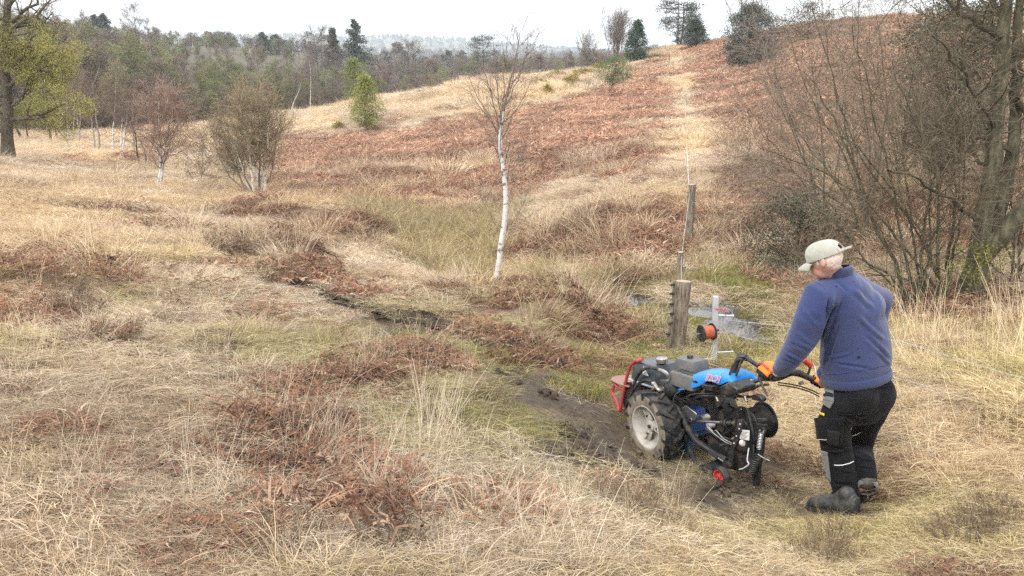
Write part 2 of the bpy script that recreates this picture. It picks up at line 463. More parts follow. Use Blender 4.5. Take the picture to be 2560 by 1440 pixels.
# ------------------------------------------------------------------ the ground, one sheet to the horizon
def make_ground():
    a1 = np.linspace(-44, 44, 380)
    a0 = np.linspace(-180, -46, 30)
    az = np.radians(np.concatenate([a0, a1, -a0[::-1][:-1]]))
    rr = np.concatenate([[0.02, .4, .8], np.geomspace(1.2, 130, 330), np.geomspace(134, 5200, 90)])
    A, R_ = np.meshgrid(az, rr, indexing='ij')
    X, Y = np.sin(A) * R_, np.cos(A) * R_
    Z = H(X.ravel(), Y.ravel()).reshape(X.shape)
    V = np.stack([X, Y, Z], -1)
    n, m = X.shape
    idx = np.arange(n * m).reshape(n, m)
    a = idx; b = np.roll(idx, -1, 0)
    Q = np.stack([a[:, :-1], b[:, :-1], b[:, 1:], a[:, 1:]], -1).reshape(-1, 4)[:, ::-1]
    f = fields(X.ravel(), Y.ravel(), Z.ravel())
    x, y, r = X.ravel(), Y.ravel(), f['r']
    base = np.array([.19, .14, .085])
    C = base * (.75 + .5 * fbm(x * .8, y * .8, 41))[:, None]
    def mixc(C, w_, c): 
        w_ = np.clip(w_, 0, 1)[:, None]
        return C * (1 - w_) + np.array(c) * w_
    far = np.clip((r - 55) / 60, 0, 1)
    C = mixc(C, np.clip((f['r'] - 25) / 30, 0, .8), (.40, .31, .19))
    C = mixc(C, f['br'], (.20, .125, .09))
    C = mixc(C, f['bog'], (.17, .13, .055))
    C = mixc(C, f['heath'] * .8, (.11, .075, .05))
    C = mixc(C, f['path'] * .9, (.36, .30, .185))
    C = mixc(C, f['moss'], (.12, .12, .03))
    C = mixc(C, f['mud'] * 1.6, (.078, .060, .044))
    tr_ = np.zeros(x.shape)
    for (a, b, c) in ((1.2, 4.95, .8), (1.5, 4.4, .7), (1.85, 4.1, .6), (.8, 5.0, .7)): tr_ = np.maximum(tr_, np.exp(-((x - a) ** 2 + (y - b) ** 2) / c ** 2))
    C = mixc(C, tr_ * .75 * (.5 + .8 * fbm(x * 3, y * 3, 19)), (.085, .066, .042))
    C = mixc(C, f['pool'] * 1.5, (.03, .025, .018))
    wood = np.clip((y - np.interp(f['u'], [-250, 0, 200, 420, 700, 950, 1200, 1500, 1750, 1900], [70, 70, 70, 76, 84, 92, 100, 110, 118, 300])) / 3, 0, 1) * (y > 60)
    wood = np.maximum(wood, np.clip((r - 180) / 40, 0, 1))
    C = mixc(C, wood, (.10, .085, .055))
    farw = np.clip((r - 500) / 300, 0, 1)
    C = mixc(C, farw, (.075, .08, .05))
    fld = (fbm(x * .004, y * .004, 101) > .58)
    C = np.where((fld & (r > 900))[:, None], np.array([.11, .12, .07]), C)
    mb = MB(); mb.add(V, [Q], C)
    m_, t, bs = new_mat('heath ground')
    at = t.nodes.new('ShaderNodeAttribute'); at.attribute_name = 'bc'
    geo = t.nodes.new('ShaderNodeNewGeometry')
    n1 = t.nodes.new('ShaderNodeTexNoise'); n1.inputs['Scale'].default_value = 14; n1.inputs['Detail'].default_value = 8; n1.inputs['Roughness'].default_value = .7
    t.links.new(geo.outputs['Position'], n1.inputs['Vector'])
    mr = t.nodes.new('ShaderNodeMapRange'); mr.inputs['From Min'].default_value = .3; mr.inputs['From Max'].default_value = .7
    mr.inputs['To Min'].default_value = .45; mr.inputs['To Max'].default_value = 1.55
    t.links.new(n1.outputs['Fac'], mr.inputs['Value'])
    mu = t.nodes.new('ShaderNodeMix'); mu.data_type = 'RGBA'; mu.blend_type = 'MULTIPLY'; mu.inputs['Factor'].default_value = 1
    cb = t.nodes.new('ShaderNodeCombineColor')
    for k in range(3): t.links.new(mr.outputs[0], cb.inputs[k])
    t.links.new(at.outputs['Color'], mu.inputs['A']); t.links.new(cb.outputs[0], mu.inputs['B'])
    t.links.new(mu.outputs['Result'], bs.inputs['Base Color'])
    bs.inputs['Specular IOR Level'].default_value = .25
    # dark soil is wet and shines a little
    sep = t.nodes.new('ShaderNodeSeparateColor'); t.links.new(at.outputs['Color'], sep.inputs[0])
    rm = t.nodes.new('ShaderNodeMapRange'); rm.inputs['From Min'].default_value = .04; rm.inputs['From Max'].default_value = .12
    rm.inputs['To Min'].default_value = .38; rm.inputs['To Max'].default_value = .95
    t.links.new(sep.outputs[0], rm.inputs['Value']); t.links.new(rm.outputs[0], bs.inputs['Roughness'])
    bp = t.nodes.new('ShaderNodeBump'); bp.inputs['Strength'].default_value = .8; bp.inputs['Distance'].default_value = .05
    t.links.new(n1.outputs['Fac'], bp.inputs['Height']); t.links.new(bp.outputs[0], bs.inputs['Normal'])
    o = mb.build('ground', m_, smooth=True)
    tag(o, 'rolling heath ground of dead grass and bracken running down to a boggy dip', 'ground', kind='structure')
    return o
ground = make_ground()

# standing water in the bog
m_, t_, b_ = new_mat('peaty water')
b_.inputs['Base Color'].default_value = (.02, .018, .012, 1); b_.inputs['Roughness'].default_value = .04; b_.inputs['IOR'].default_value = 2.3
nw = t_.nodes.new('ShaderNodeTexNoise'); nw.inputs['Scale'].default_value = 9
bw = t_.nodes.new('ShaderNodeBump'); bw.inputs['Strength'].default_value = .06
t_.links.new(nw.outputs['Fac'], bw.inputs['Height']); t_.links.new(bw.outputs[0], b_.inputs['Normal'])
M_WATER = m_
pool_words = ['small bright puddle in the bog grass left of the thick fence post', 'bright boggy puddle between the thick post and the steel stake', 'sedge choked puddle behind the steel stake', 'tiny puddle beside the rusty bracken heap',
              'small dark puddle right of the steel stake', 'wet glint behind the thick post at the foot of the bank']
for i, ((a, b, c), pz) in enumerate(zip(POOLW, _poolz)):
    th = np.linspace(0, 2 * math.pi, 40, endpoint=False)
    rad = c * (.95 + .5 * (vnoise(np.cos(th) * 2 + i * 9, np.sin(th) * 2, 4) - .5))
    V = np.stack([a + np.cos(th) * rad, b + np.sin(th) * rad, np.full(40, pz - .035)], 1)
    mb = MB(); mb.add(V, [np.arange(40)[None]])
    o = mb.build('water', M_WATER)
    tag(o, pool_words[i], 'puddle', kind='structure')
# ------------------------------------------------------------------ small plants: prototypes
PROTO = bpy.data.collections.new('plant_prototypes')          # not linked: only its meshes are reused

def lerp(a, b, t):
    return np.asarray(a) + (np.asarray(b) - np.asarray(a)) * t

def blades(mb, base, az, phi0, phi1, length, width, col, seg=4, tip=.15, r=None, wob=.12):
    """bent strips: they leave the ground at phi0 from the vertical and end at phi1"""
    r = r or rng
    n = len(base)
    t = np.linspace(0, 1, seg + 1)
    phi = phi0[:, None] + (phi1 - phi0)[:, None] * t[None] ** .8
    a = az[:, None] + np.cumsum(r.normal(0, wob, (n, seg + 1)), 1)
    d = np.stack([np.sin(phi) * np.cos(a), np.sin(phi) * np.sin(a), np.cos(phi)], -1) * (length / seg)[:, None, None]
    P = base[:, None, :] + np.concatenate([np.zeros((n, 1, 3)), np.cumsum(d[:, :-1], 1)], 1)
    W = width[:, None] * (1 - (1 - tip) * t[None] ** 1.5)
    side = nrm(np.stack([np.cos(az + 1.57) * .6, np.sin(az + 1.57) * .6, np.full(n, .0)], -1) + r.normal(0, .45, (n, 3)))[:, None]
    V, F = ribbons(P, W, np.cross(np.gradient(P, axis=1), side))
    c = rep(col, (seg + 1) * 2)
    mb.add(V, F, c)

STRAW = np.array([[.68, .56, .385], [.56, .45, .30], [.78, .675, .50], [.41, .31, .20], [.63, .535, .41], [.53, .465, .385], [.25, .185, .125]])
def straw_col(r, n, p=(.22, .22, .13, .15, .12, .07, .09)):
    c = STRAW[r.choice(7, n, p=p)] * r.uniform(.8, 1.15, (n, 1))
    return c

def disc(r, n, R):
    a = r.uniform(0, 2 * math.pi, n); q = np.sqrt(r.uniform(0, 1, n)) * R
    return np.stack([np.cos(a) * q, np.sin(a) * q, np.zeros(n)], 1)

def p_mat(seed, n=1250, R=.42, comb=.9):
    r = np.random.default_rng(seed); mb = MB()
    b = disc(r, n, R); b[:, 2] = r.uniform(-.01, .05, n)
    az = r.normal(0, comb, n) + np.where(r.random(n) < .15, r.uniform(0, 6.28, n), 0)
    ph0 = np.radians(r.uniform(50, 88, n)); ph1 = np.radians(r.uniform(84, 118, n))
    blades(mb, b, az, ph0, ph1, r.uniform(.04, .10, n) * r.choice([1, 1, 1.6, 2.2], n), r.uniform(.0018, .0040, n), straw_col(r, n), 3, r=r, wob=.30)
    for k in range(4):                                        # a few tufts still standing in it
        m = 22; c0 = disc(r, 1, R * .85); b = disc(r, m, .05) + c0
        az = r.uniform(0, 6.28, m); p0 = np.radians(r.uniform(5, 45, m))
        blades(mb, b, az, p0, p0 + np.radians(r.uniform(20, 95, m)), r.uniform(.08, .2, m), r.uniform(.0022, .0048, m), straw_col(r, m), 3, r=r)
    return mb.mesh('straw_mat', M_HERB)

def p_tuft(seed, n=80, R=.10, l0=.16, l1=.42, pal=None):
    r = np.random.default_rng(seed); mb = MB()
    b = disc(r, n, R)
    az = np.arctan2(b[:, 1], b[:, 0]) + r.normal(0, .8, n)
    ph0 = np.radians(r.uniform(2, 38, n)); ph1 = ph0 + np.radians(r.uniform(10, 95, n))
    c = straw_col(r, n) if pal is None else pal[r.integers(0, len(pal), n)] * r.uniform(.75, 1.2, (n, 1))
    blades(mb, b, az, ph0, ph1, r.uniform(l0, l1, n), r.uniform(.0022, .005, n), c, 4, r=r)
    return mb.mesh('grass_tuft', M_HERB)

def p_stalks(seed, n=22, l0=.45, l1=.95):
    r = np.random.default_rng(seed); mb = MB()
    b = disc(r, n, .24); az = r.uniform(0, 6.28, n)
    ph0 = np.radians(r.uniform(2, 30, n)); ph1 = ph0 + np.radians(r.uniform(-4, 22, n))
    blades(mb, b, az, ph0, ph1, r.uniform(l0, l1, n), r.uniform(.0022, .0036, n), straw_col(r, n, (.2, .1, .5, 0, .2, 0, 0)) * 1.05, 4, .5, r=r, wob=.05)
    k = 30; b = disc(r, k, .12); az = r.uniform(0, 6.28, k)
    blades(mb, b, az, np.radians(r.uniform(10, 50, k)), np.radians(r.uniform(60, 110, k)), r.uniform(.15, .35, k), r.uniform(.002, .0045, k), straw_col(r, k), 3, r=r)
    return mb.mesh('seed_stalks', M_HERB)

RUST = np.array([[.225, .118, .078], [.18, .094, .064], [.28, .16, .105], [.125, .072, .054], [.31, .215, .155], [.40, .295, .22]])
def frond(mb, r, p0, az, phi0, phi1, Ln, wd, c, npin=17, sub=True):
    """one dead fern frond: a stem with pairs of drooping, curled pinnae"""
    m = npin + 3
    t = np.linspace(0, 1, m)
    phi = phi0 + (phi1 - phi0) * t ** 1.1
    a = az + np.cumsum(r.normal(0, .07, m))
    d = np.stack([np.sin(phi) * np.cos(a), np.sin(phi) * np.sin(a), np.cos(phi)], -1) * Ln / m
    P = p0 + np.concatenate([[np.zeros(3)], np.cumsum(d[:-1], 0)])
    V, F = ribbons(P[None], (.006 * (1 - .8 * t))[None] * (Ln / .5), r.normal(size=(1, 1, 3)), r)
    mb.add(V, F, np.array([.42, .27, .16]) * r.uniform(.6, 1.1))
    T = nrm(np.gradient(P, axis=0)); 
    up = nrm(np.cross(np.cross(T, [0, 0, 1.]), T) + 1e-6)
    S_ = nrm(np.cross(T, up))
    i = np.arange(3, m)
    for sg in (-1, 1):
        ln = wd * np.sin(np.clip((i - 2) / (m - 2), 0.05, 1) ** .55 * math.pi * .93 + .12) * r.uniform(.6, 1.15, len(i))
        base = P[i]
        dirv = nrm(S_[i] * sg + T[i] * r.uniform(.2, .8, (len(i), 1)) + r.normal(0, .28, (len(i), 3)) - np.array([0, 0, .35]))
        q = np.linspace(0, 1, 4)
        curl = r.uniform(-.2, .7, (len(i), 1, 1))
        PP = base[:, None] + dirv[:, None] * (ln[:, None] * q)[..., None] - np.array([0, 0, 1.]) * curl * (ln[:, None] * q ** 2)[..., None] * .7
        W_ = (ln[:, None] * .30) * np.array([.5, 1, .7, .08])[None] 
        V, F = ribbons(PP, W_, T[i][:, None] * 0 + up[i][:, None] + r.normal(0, .5, (len(i), 1, 3)), r)
        cc_ = c * r.uniform(.65, 1.3, (len(i), 1))
        mb.add(V, F, rep(cc_, 8))

def p_bracken(seed, n=17, R=.24, big=.8):
    r = np.random.default_rng(seed); mb = MB()
    for k in range(n):
        p = disc(r, 1, R)[0]; p[2] = r.uniform(0, .12) * big
        frond(mb, r, p, r.uniform(0, 6.28), math.radians(r.uniform(20, 75)), math.radians(r.uniform(85, 135)), r.uniform(.2, .46) * big, r.uniform(.025, .055) * big, RUST[r.choice(6, p=[.27, .2, .22, .13, .12, .06])])
    return mb.mesh('bracken_heap', M_HERB)

def p_fernmat(seed, n=210, R=.5):
    """collapsed fern litter: curled scraps and bent stems"""
    r = np.random.default_rng(seed); mb = MB()
    b = disc(r, n, R); b[:, 2] = r.uniform(0, .13, n) * (1 - np.hypot(b[:, 0], b[:, 1]) / R * .6)
    az = r.uniform(0, 6.28, n)
    ph0 = np.radians(r.uniform(25, 88, n)); ph1 = ph0 + np.radians(r.uniform(20, 110, n))
    c = RUST[r.choice(6, n, p=[.24, .22, .2, .16, .12, .06])] * r.uniform(.7, 1.25, (n, 1))
    blades(mb, b, az, ph0, ph1, r.uniform(.08, .27, n), r.uniform(.006, .030, n), c, 3, .1, r=r, wob=.4)
    k = 16; b = disc(r, k, R); az = r.uniform(0, 6.28, k)
    ph0 = np.radians(r.uniform(35, 80, k)); ph1 = ph0 + np.radians(r.uniform(0, 50, k))
    blades(mb, b, az, ph0, ph1, r.uniform(.2, .5, k), r.uniform(.004, .007, k), np.array([.47, .33, .22]) * r.uniform(.6, 1.2, (k, 1)), 5, .4, r=r)
    return mb.mesh('fern_litter', M_HERB)

def p_heather(seed, n=90):
    r = np.random.default_rng(seed); mb = MB()
    b = disc(r, n, .17); az = np.arctan2(b[:, 1], b[:, 0]) + r.normal(0, .6, n)
    ph0 = np.radians(r.uniform(5, 50, n)); ph1 = ph0 + np.radians(r.uniform(-25, 25, n))
    ln = r.uniform(.07, .20, n)
    blades(mb, b, az, ph0, ph1, ln, r.uniform(.002, .0035, n), np.array([.16, .12, .09]) * r.uniform(.6, 1.3, (n, 1)), 4, .5, r=r)
    k = n * 12; j = r.integers(0, n, k); t = r.uniform(.3, 1, k)
    phm = (ph0 + (ph1 - ph0) * t * .5)[j] if False else ph0[j]
    bb = b[j] + np.stack([np.sin(phm) * np.cos(az[j]), np.sin(phm) * np.sin(az[j]), np.cos(phm)], 1) * (ln[j] * t)[:, None]
    blades(mb, bb, r.uniform(0, 6.28, k), np.radians(r.uniform(5, 60, k)), np.radians(r.uniform(5, 60, k)), r.uniform(.012, .03, k), r.uniform(.002, .004, k),
           np.array([[.14, .125, .07], [.17, .11, .08], [.11, .10, .065], [.22, .17, .13]])[r.integers(0, 4, k)] * r.uniform(.7, 1.3, (k, 1)), 1, .5, r=r)
    return mb.mesh('heather_sprigs', M_HERB)

def p_moss(seed, n=150):
    r = np.random.default_rng(seed); mb = MB()
    b = disc(r, n, .16); az = r.uniform(0, 6.28, n)
    pal = np.array([[.17, .20, .05], [.24, .26, .07], [.12, .14, .04], [.30, .29, .11], [.35, .29, .15]])
    blades(mb, b, az, np.radians(r.uniform(10, 75, n)), np.radians(r.uniform(40, 110, n)), r.uniform(.05, .15, n), r.uniform(.003, .006, n), pal[r.integers(0, 5, n)] * r.uniform(.7, 1.2, (n, 1)), 3, r=r)
    return mb.mesh('moss_cushion', M_HERB)

BOGP = np.array([[.38, .30, .16], [.30, .25, .125], [.47, .385, .23], [.23, .205, .095], [.54, .45, .30], [.35, .25, .13]])
def p_clod(seed):
    r = np.random.default_rng(seed); mb = MB()
    for k in range(7):
        th, ph = np.meshgrid(np.linspace(0, 2 * math.pi, 8, endpoint=False), np.linspace(.25, math.pi - .25, 5), indexing='ij')
        rad = r.uniform(.018, .05) * (1 + r.normal(0, .22, th.shape))
        c = disc(r, 1, .12)[0] + [0, 0, r.uniform(0, .03)]
        V = np.stack([np.cos(th) * np.sin(ph) * rad * 1.3, np.sin(th) * np.sin(ph) * rad, np.cos(ph) * rad * .8], -1) + c
        idx = np.arange(40).reshape(8, 5)
        a = idx[:, :-1]; b = np.roll(idx, -1, 0)[:, :-1]; b2 = np.roll(idx, -1, 0)[:, 1:]; a2 = idx[:, 1:]
        mb.add(V, [np.stack([a, a2, b2, b], -1).reshape(-1, 4), idx[:, 0][None], idx[::-1, -1][None]], np.array([.072, .054, .040]) * r.uniform(.6, 1.5))
    return mb.mesh('soil_clods', M_HERB)

def scatter(name, protos, P, scale, rz, tilt, tint, idx, label, cat, zs=None):
    """one object of countless plants: points that carry the prototypes"""
    c = bpy.data.collections.new(name + '_kinds')
    for i, me in enumerate(protos):
        o = bpy.data.objects.new('%s_kind_%02d' % (name, i), me)
        c.objects.link(o)
    n = len(P)
    me = bpy.data.meshes.new(name)
    me.vertices.add(n); me.vertices.foreach_set('co', np.asarray(P, np.float32).ravel())
    cz, sz = np.cos(rz), np.sin(rz)                         # lean with the slope, whatever way the plant is turned
    rot = np.stack([cz * tilt[:, 0] + sz * tilt[:, 1], -sz * tilt[:, 0] + cz * tilt[:, 1], rz], 1)
    sc = np.stack([scale, scale, scale * (zs if zs is not None else 1.0)], 1)
    for nm, ty, fld, arr in (('rot', 'FLOAT_VECTOR', 'vector', rot), ('scl', 'FLOAT_VECTOR', 'vector', sc)):
        me.attributes.new(nm, ty, 'POINT').data.foreach_set(fld, arr.astype(np.float32).ravel())
    me.attributes.new('pick', 'INT', 'POINT').data.foreach_set('value', idx.astype(np.int32))
    me.attributes.new('tint', 'FLOAT_COLOR', 'POINT').data.foreach_set('color', np.concatenate([tint, np.ones((n, 1))], 1).astype(np.float32).ravel())
    o = link(name, me)
    g = bpy.data.node_groups.new(name + '_scatter', 'GeometryNodeTree')
    g.interface.new_socket('Geometry', in_out='INPUT', socket_type='NodeSocketGeometry')
    g.interface.new_socket('Geometry', in_out='OUTPUT', socket_type='NodeSocketGeometry')
    gi = g.nodes.new('NodeGroupInput'); go = g.nodes.new('NodeGroupOutput')
    ci = g.nodes.new('GeometryNodeCollectionInfo'); ci.inputs['Collection'].default_value = c
    ci.inputs['Separate Children'].default_value = True; ci.inputs['Reset Children'].default_value = True
    ip = g.nodes.new('GeometryNodeInstanceOnPoints'); ip.inputs['Pick Instance'].default_value = True
    m2p = g.nodes.new('GeometryNodeMeshToPoints')
    def na(nm, ty):
        q = g.nodes.new('GeometryNodeInputNamedAttribute'); q.data_type = ty; q.inputs['Name'].default_value = nm
        return [s for s in q.outputs if s.enabled][0]
    g.links.new(gi.outputs[0], m2p.inputs[0]); g.links.new(m2p.outputs[0], ip.inputs['Points'])
    g.links.new(ci.outputs[0], ip.inputs['Instance'])
    g.links.new(na('pick', 'INT'), ip.inputs['Instance Index'])
    e2r = g.nodes.new('FunctionNodeEulerToRotation')
    g.links.new(na('rot', 'FLOAT_VECTOR'), e2r.inputs[0]); g.links.new(e2r.outputs[0], ip.inputs['Rotation'])
    g.links.new(na('scl', 'FLOAT_VECTOR'), ip.inputs['Scale'])
    g.links.new(ip.outputs[0], go.inputs[0])
    md = o.modifiers.new('scatter', 'NODES'); md.node_group = g
    return tag(o, label, cat, kind='stuff')

# ------------------------------------------------------------------ small plants: where they stand
def band(y0, y1, dens, seed):
    r = np.random.default_rng(seed)
    hw = lambda y: 0.80 * y + 1.0
    area = (hw(y0) + hw(y1)) * (y1 - y0)
    n = int(area * dens)
    y = np.sqrt(r.uniform(y0 ** 2, y1 ** 2, n))
    x = r.uniform(-1, 1, n) * hw(y)
    z = H(x, y)
    return x, y, z

def slope_tilt(x, y, e=.15):
    z0 = H(x, y); zx = H(x + e, y); zy = H(x, y + e)
    return np.stack([np.arctan2(zy - z0, e), -np.arctan2(zx - z0, e)], 1)

# per class: lists of arrays
ACC = {}
def edge_y(u):           # distance of the far wood's near edge, across the picture
    return np.interp(u, [-250, 0, 200, 420, 700, 950, 1200, 1500, 1750, 1900], [70, 70, 70, 76, 84, 92, 100, 110, 118, 300])
def put(cls, x, y, z, scale, rz, tint, idx, tilt, zs=None):
    if len(x) == 0: return
    ACC.setdefault(cls, []).append((np.stack([x, y, z], 1), scale, rz, tilt, tint, idx, np.ones(len(x)) if zs is None else zs))

def machine_clear(x, y):
    """plants are trodden down under the machine and the boots"""
    t = np.zeros(np.shape(x))
    for (a, b, c) in ((1.2, 4.95, .75), (1.5, 4.4, .6), (1.85, 4.1, .55), (1.0, 5.5, .7), (.75, 4.9, .6)):
        t = np.maximum(t, np.exp(-((x - a) ** 2 + (y - b) ** 2) / c ** 2))
    return t

BANDS = [(1.5, 3.6, 30, .74, 1), (3.6, 7.2, 20, .88, 2), (7.2, 13, 10, 1.25, 3), (13, 26, 5.0, 1.6, 4), (26, 52, 2.0, 2.3, 5), (52, 112, .7, 3.8, 6), (3.4, 12, 26, 1.0, 7), (9.5, 26, 8.0, 1.3, 8), (26, 60, 3.6, 2.1, 9), (60, 112, 1.2, 3.6, 10)]
for (y0, y1, dens, sc, seed) in BANDS:
    r = np.random.default_rng(100 + seed)
    x, y, z = band(y0, y1, dens, seed)
    f = fields(x, y, z)
    tilt = slope_tilt(x, y) * .8 + r.normal(0, .07, (len(x), 2))
    n = len(x)
    q = r.random(n)
    sc_ = sc * r.uniform(.75, 1.3, n)
    flow = fbm(x * .5, y * .5, 63) * 9.0                     # the wind and feet have laid the straw in swirls
    rz = flow + r.normal(0, .6, n)
    rz_any = r.uniform(0, 6.28, n)
    shade = .82 + .36 * fbm(x * .5, y * .5, 71)
    grey = fbm(x * .33, y * .33, 73)
    warm = fbm(x * .2, y * .2, 79)
    tint = shade[:, None] * lerp(np.array([1.05, 1.0, .95]), np.array([.93, .93, 1.02]), np.clip((grey - .35) * 3, 0, 1)[:, None])
    tint = tint * lerp(np.array([1.05, 1.03, .95]), np.array([1.03, 1.04, 1.0]), np.clip((warm - .3) * 2.5, 0, 1)[:, None])
    tint *= r.uniform(.88, 1.1, (n, 1))
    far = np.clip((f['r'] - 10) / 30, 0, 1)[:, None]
    dead = np.clip(f['mud'] * 1.25, 0, .95) + np.clip(f['poolw'] * 2.0, 0, 1)
    live = (r.random(n) > dead)
    if seed == 7: live &= False
    elif True: pass
    live &= ~(y > edge_y(f['u']) - 1.5)
    near_mud = np.clip(f['mudw'] * 1.8, 0, 1)
    treads = machine_clear(x, y)
    # bracken
    bm = live & (q < f['br'])
    if seed >= 8:
        bm = live & f['hill'] & (q < f['br']); live &= False
    hgt = f['r'] < 8
    k1 = bm & (f['r'] < 9.5)
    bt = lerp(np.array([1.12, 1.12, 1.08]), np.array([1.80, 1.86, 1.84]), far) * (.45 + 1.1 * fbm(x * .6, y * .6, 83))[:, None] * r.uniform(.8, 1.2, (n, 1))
    kf = k1 & (r.random(n) < .85)
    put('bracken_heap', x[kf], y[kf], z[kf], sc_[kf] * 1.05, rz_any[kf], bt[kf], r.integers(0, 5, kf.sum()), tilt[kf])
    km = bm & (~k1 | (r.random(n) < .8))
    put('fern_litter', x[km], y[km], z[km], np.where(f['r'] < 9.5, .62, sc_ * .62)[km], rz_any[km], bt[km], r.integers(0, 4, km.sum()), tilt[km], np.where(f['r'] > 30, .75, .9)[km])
    ks = bm & (f['r'] < 30) & (r.random(n) < .10)
    put('straw_grass', x[ks], y[ks], z[ks], sc_[ks], rz[ks], tint[ks], r.integers(4, 8, ks.sum()), tilt[ks])
    sc2 = live & ~bm & (f['r'] < 14) & (r.random(n) < .10 * (fbm(x * .8, y * .8, 113) > .45)) & (f['bog'] < .5)
    put('fern_litter', x[sc2], y[sc2], z[sc2] + .03, np.full(sc2.sum(), .42), rz_any[sc2], bt[sc2] * 1.05, r.integers(0, 4, sc2.sum()), tilt[sc2], np.full(sc2.sum(), .6))
    # heather
    hm = live & ~bm & (r.random(n) < np.maximum(f['heath'] * .8, .14 * (fbm(x * .9, y * .9, 141) > .60) * (f['r'] < 12) * (f['bog'] < .5)))
    put('heather', x[hm], y[hm], z[hm], np.where(f['r'] > 30, sc_ * .42, sc_)[hm], rz_any[hm], (np.array([1.0, .95, .95]) * r.uniform(.8, 1.3, (n, 1)))[hm], r.integers(0, 3, hm.sum()), tilt[hm])
    # moss and bog grass
    mo = live & ~bm & ~hm & (r.random(n) < f['moss'] * 1.0) & (f['poolw'] < .45)
    put('moss', x[mo], y[mo], z[mo], sc_[mo] * 1.1, rz_any[mo], r.uniform(.8, 1.15, (n, 1))[mo] * np.ones((1, 3)), r.integers(0, 3, mo.sum()), tilt[mo])
    bo = live & ~bm & ~hm & ~mo & (f['bog'] > .5) & (f['poolw'] < .35)
    bgt = (np.array([1., 1., 1.]) * (.75 + .6 * fbm(x * .8, y * .8, 87))[:, None]) * r.uniform(.85, 1.15, (n, 1))
    put('bog_grass', x[bo], y[bo], z[bo], sc_[bo] * .95, rz_any[bo], bgt[bo], r.integers(0, 5, bo.sum()), tilt[bo], np.where(f['poolw'] > .08, .5, .8)[bo])
    # straw everywhere else
    st = live & ~bm & ~hm & ~mo & ~bo
    st &= ~(f['hill'] & (f['path'] < .5) & (r.random(n) < np.where(fbm(x * .35, y * .35, 77) > .73, .4, .95)))
    tall = r.random(n)
    laid = st & (tall < np.where(f['r'] < 6, .95, .86)) & (r.random(n) > near_mud)
    green = np.clip(np.exp(-(((f['u'] - 1500) / 420) ** 2 + ((f['v'] - 1010) / 190) ** 2)) + .8 * np.exp(-(((f['u'] - 2150) / 420) ** 2 + ((f['v'] - 1330) / 120) ** 2)), 0, 1) * (f['r'] < 9)
    tint2 = tint * lerp(np.array([1., 1., 1.]), np.array([.66, .70, .42]), (green * (r.random(n) < .8))[:, None])
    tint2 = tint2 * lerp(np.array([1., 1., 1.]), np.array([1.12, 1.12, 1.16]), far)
    ol = np.clip((fbm(x * .7, y * .7, 131) - .50) * 7, 0, 1) * (f['r'] < 11); gb = np.clip((fbm(x * .6, y * .6, 137) - .55) * 7, 0, 1) * (f['r'] < 26)
    tint2 = tint2 * lerp(np.array([1., 1., 1.]), np.array([.80, .84, .56]), (ol * .8)[:, None]) * lerp(np.array([1., 1., 1.]), np.array([.78, .72, .66]), (gb * .85)[:, None]) * np.where(f['path'] > .5, 1.08, 1.)[:, None]
    laid &= r.random(n) > np.clip(treads * .8, 0, .75)
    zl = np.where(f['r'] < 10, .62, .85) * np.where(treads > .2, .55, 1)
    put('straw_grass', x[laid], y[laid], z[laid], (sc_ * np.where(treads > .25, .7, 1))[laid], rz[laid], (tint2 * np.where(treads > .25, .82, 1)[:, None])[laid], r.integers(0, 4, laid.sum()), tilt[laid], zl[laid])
    up = st & (tall >= np.where(f['r'] < 6, .95, .86)) & (treads < .3) & (r.random(n) > near_mud)
    small = (seed == 7) & (((r.random(n) < .5) & (f['mudw'] > .12)) | ((treads > .2) & (r.random(n) < .55))) & (r.random(n) > np.clip(f['mud'] * 1.05, 0, .82)) & (f['pool'] < .3)
    put('straw_grass', x[small], y[small], z[small], sc_[small] * .5, rz[small], tint2[small] * .8, r.integers(8, 11, small.sum()), tilt[small], np.where(treads > .2, .4, .7)[small])
    put('straw_grass', x[up], y[up], z[up], (sc_ * .8)[up], rz_any[up], tint2[up], r.integers(4, 8, up.sum()), tilt[up], np.where(f['r'] < 6, .7, .85)[up])
    # seed stalks standing up out of it
    rightside = np.exp(-(((f['u'] - 2420) / 190) ** 2 + ((f['v'] - 880) / 110) ** 2)) * (y < 10)
    mid = np.exp(-(((f['u'] - 1000) / 330) ** 2 + ((f['v'] - 1120) / 160) ** 2)) * (y < 9)
    left = np.exp(-(((f['u'] - 130) / 260) ** 2 + ((f['v'] - 800) / 110) ** 2)) * .8
    ps = .025 + .42 * mid + .45 * rightside + .12 * left
    sk = live & (r.random(n) < ps) & (f['r'] < 16) & (treads < .2) & (f['path'] < .5)
    put('seed_stalks', x[sk], y[sk], z[sk], (sc_ * np.where(rightside > .3, .85, .58))[sk], rz_any[sk], (tint * 1.05)[sk], r.integers(0, 4, sk.sum()), tilt[sk])
    # clods of turned peat
    cl = (r.random(n) < np.clip(f['mud'] - .35, 0, 1) * (2.6 if seed == 7 else 1.4)) & (f['r'] < 14)
    put('peat_clods', x[cl], y[cl], z[cl], (sc_ * np.where(seed == 7, .45, .7))[cl], rz_any[cl], r.uniform(.6, 1.4, (n, 1))[cl] * np.ones((1, 3)), r.integers(0, 3, cl.sum()), tilt[cl])
    m7 = (seed == 7) & (r.random(n) < f['moss'] * .9) & (f['mud'] < .4) & (f['pool'] < .3)
    put('moss', x[m7], y[m7], z[m7], sc_[m7] * .9, rz_any[m7], (np.array([1.15, .98, .8]) * r.uniform(.7, 1.1, (n, 1)))[m7], r.integers(0, 3, m7.sum()), tilt[m7], np.full(m7.sum(), .8))
    # a little straw trodden into the mud
    tm = (seed == 7) & (f['mud'] > .3) & (r.random(n) < .40) & (f['pool'] < .3)
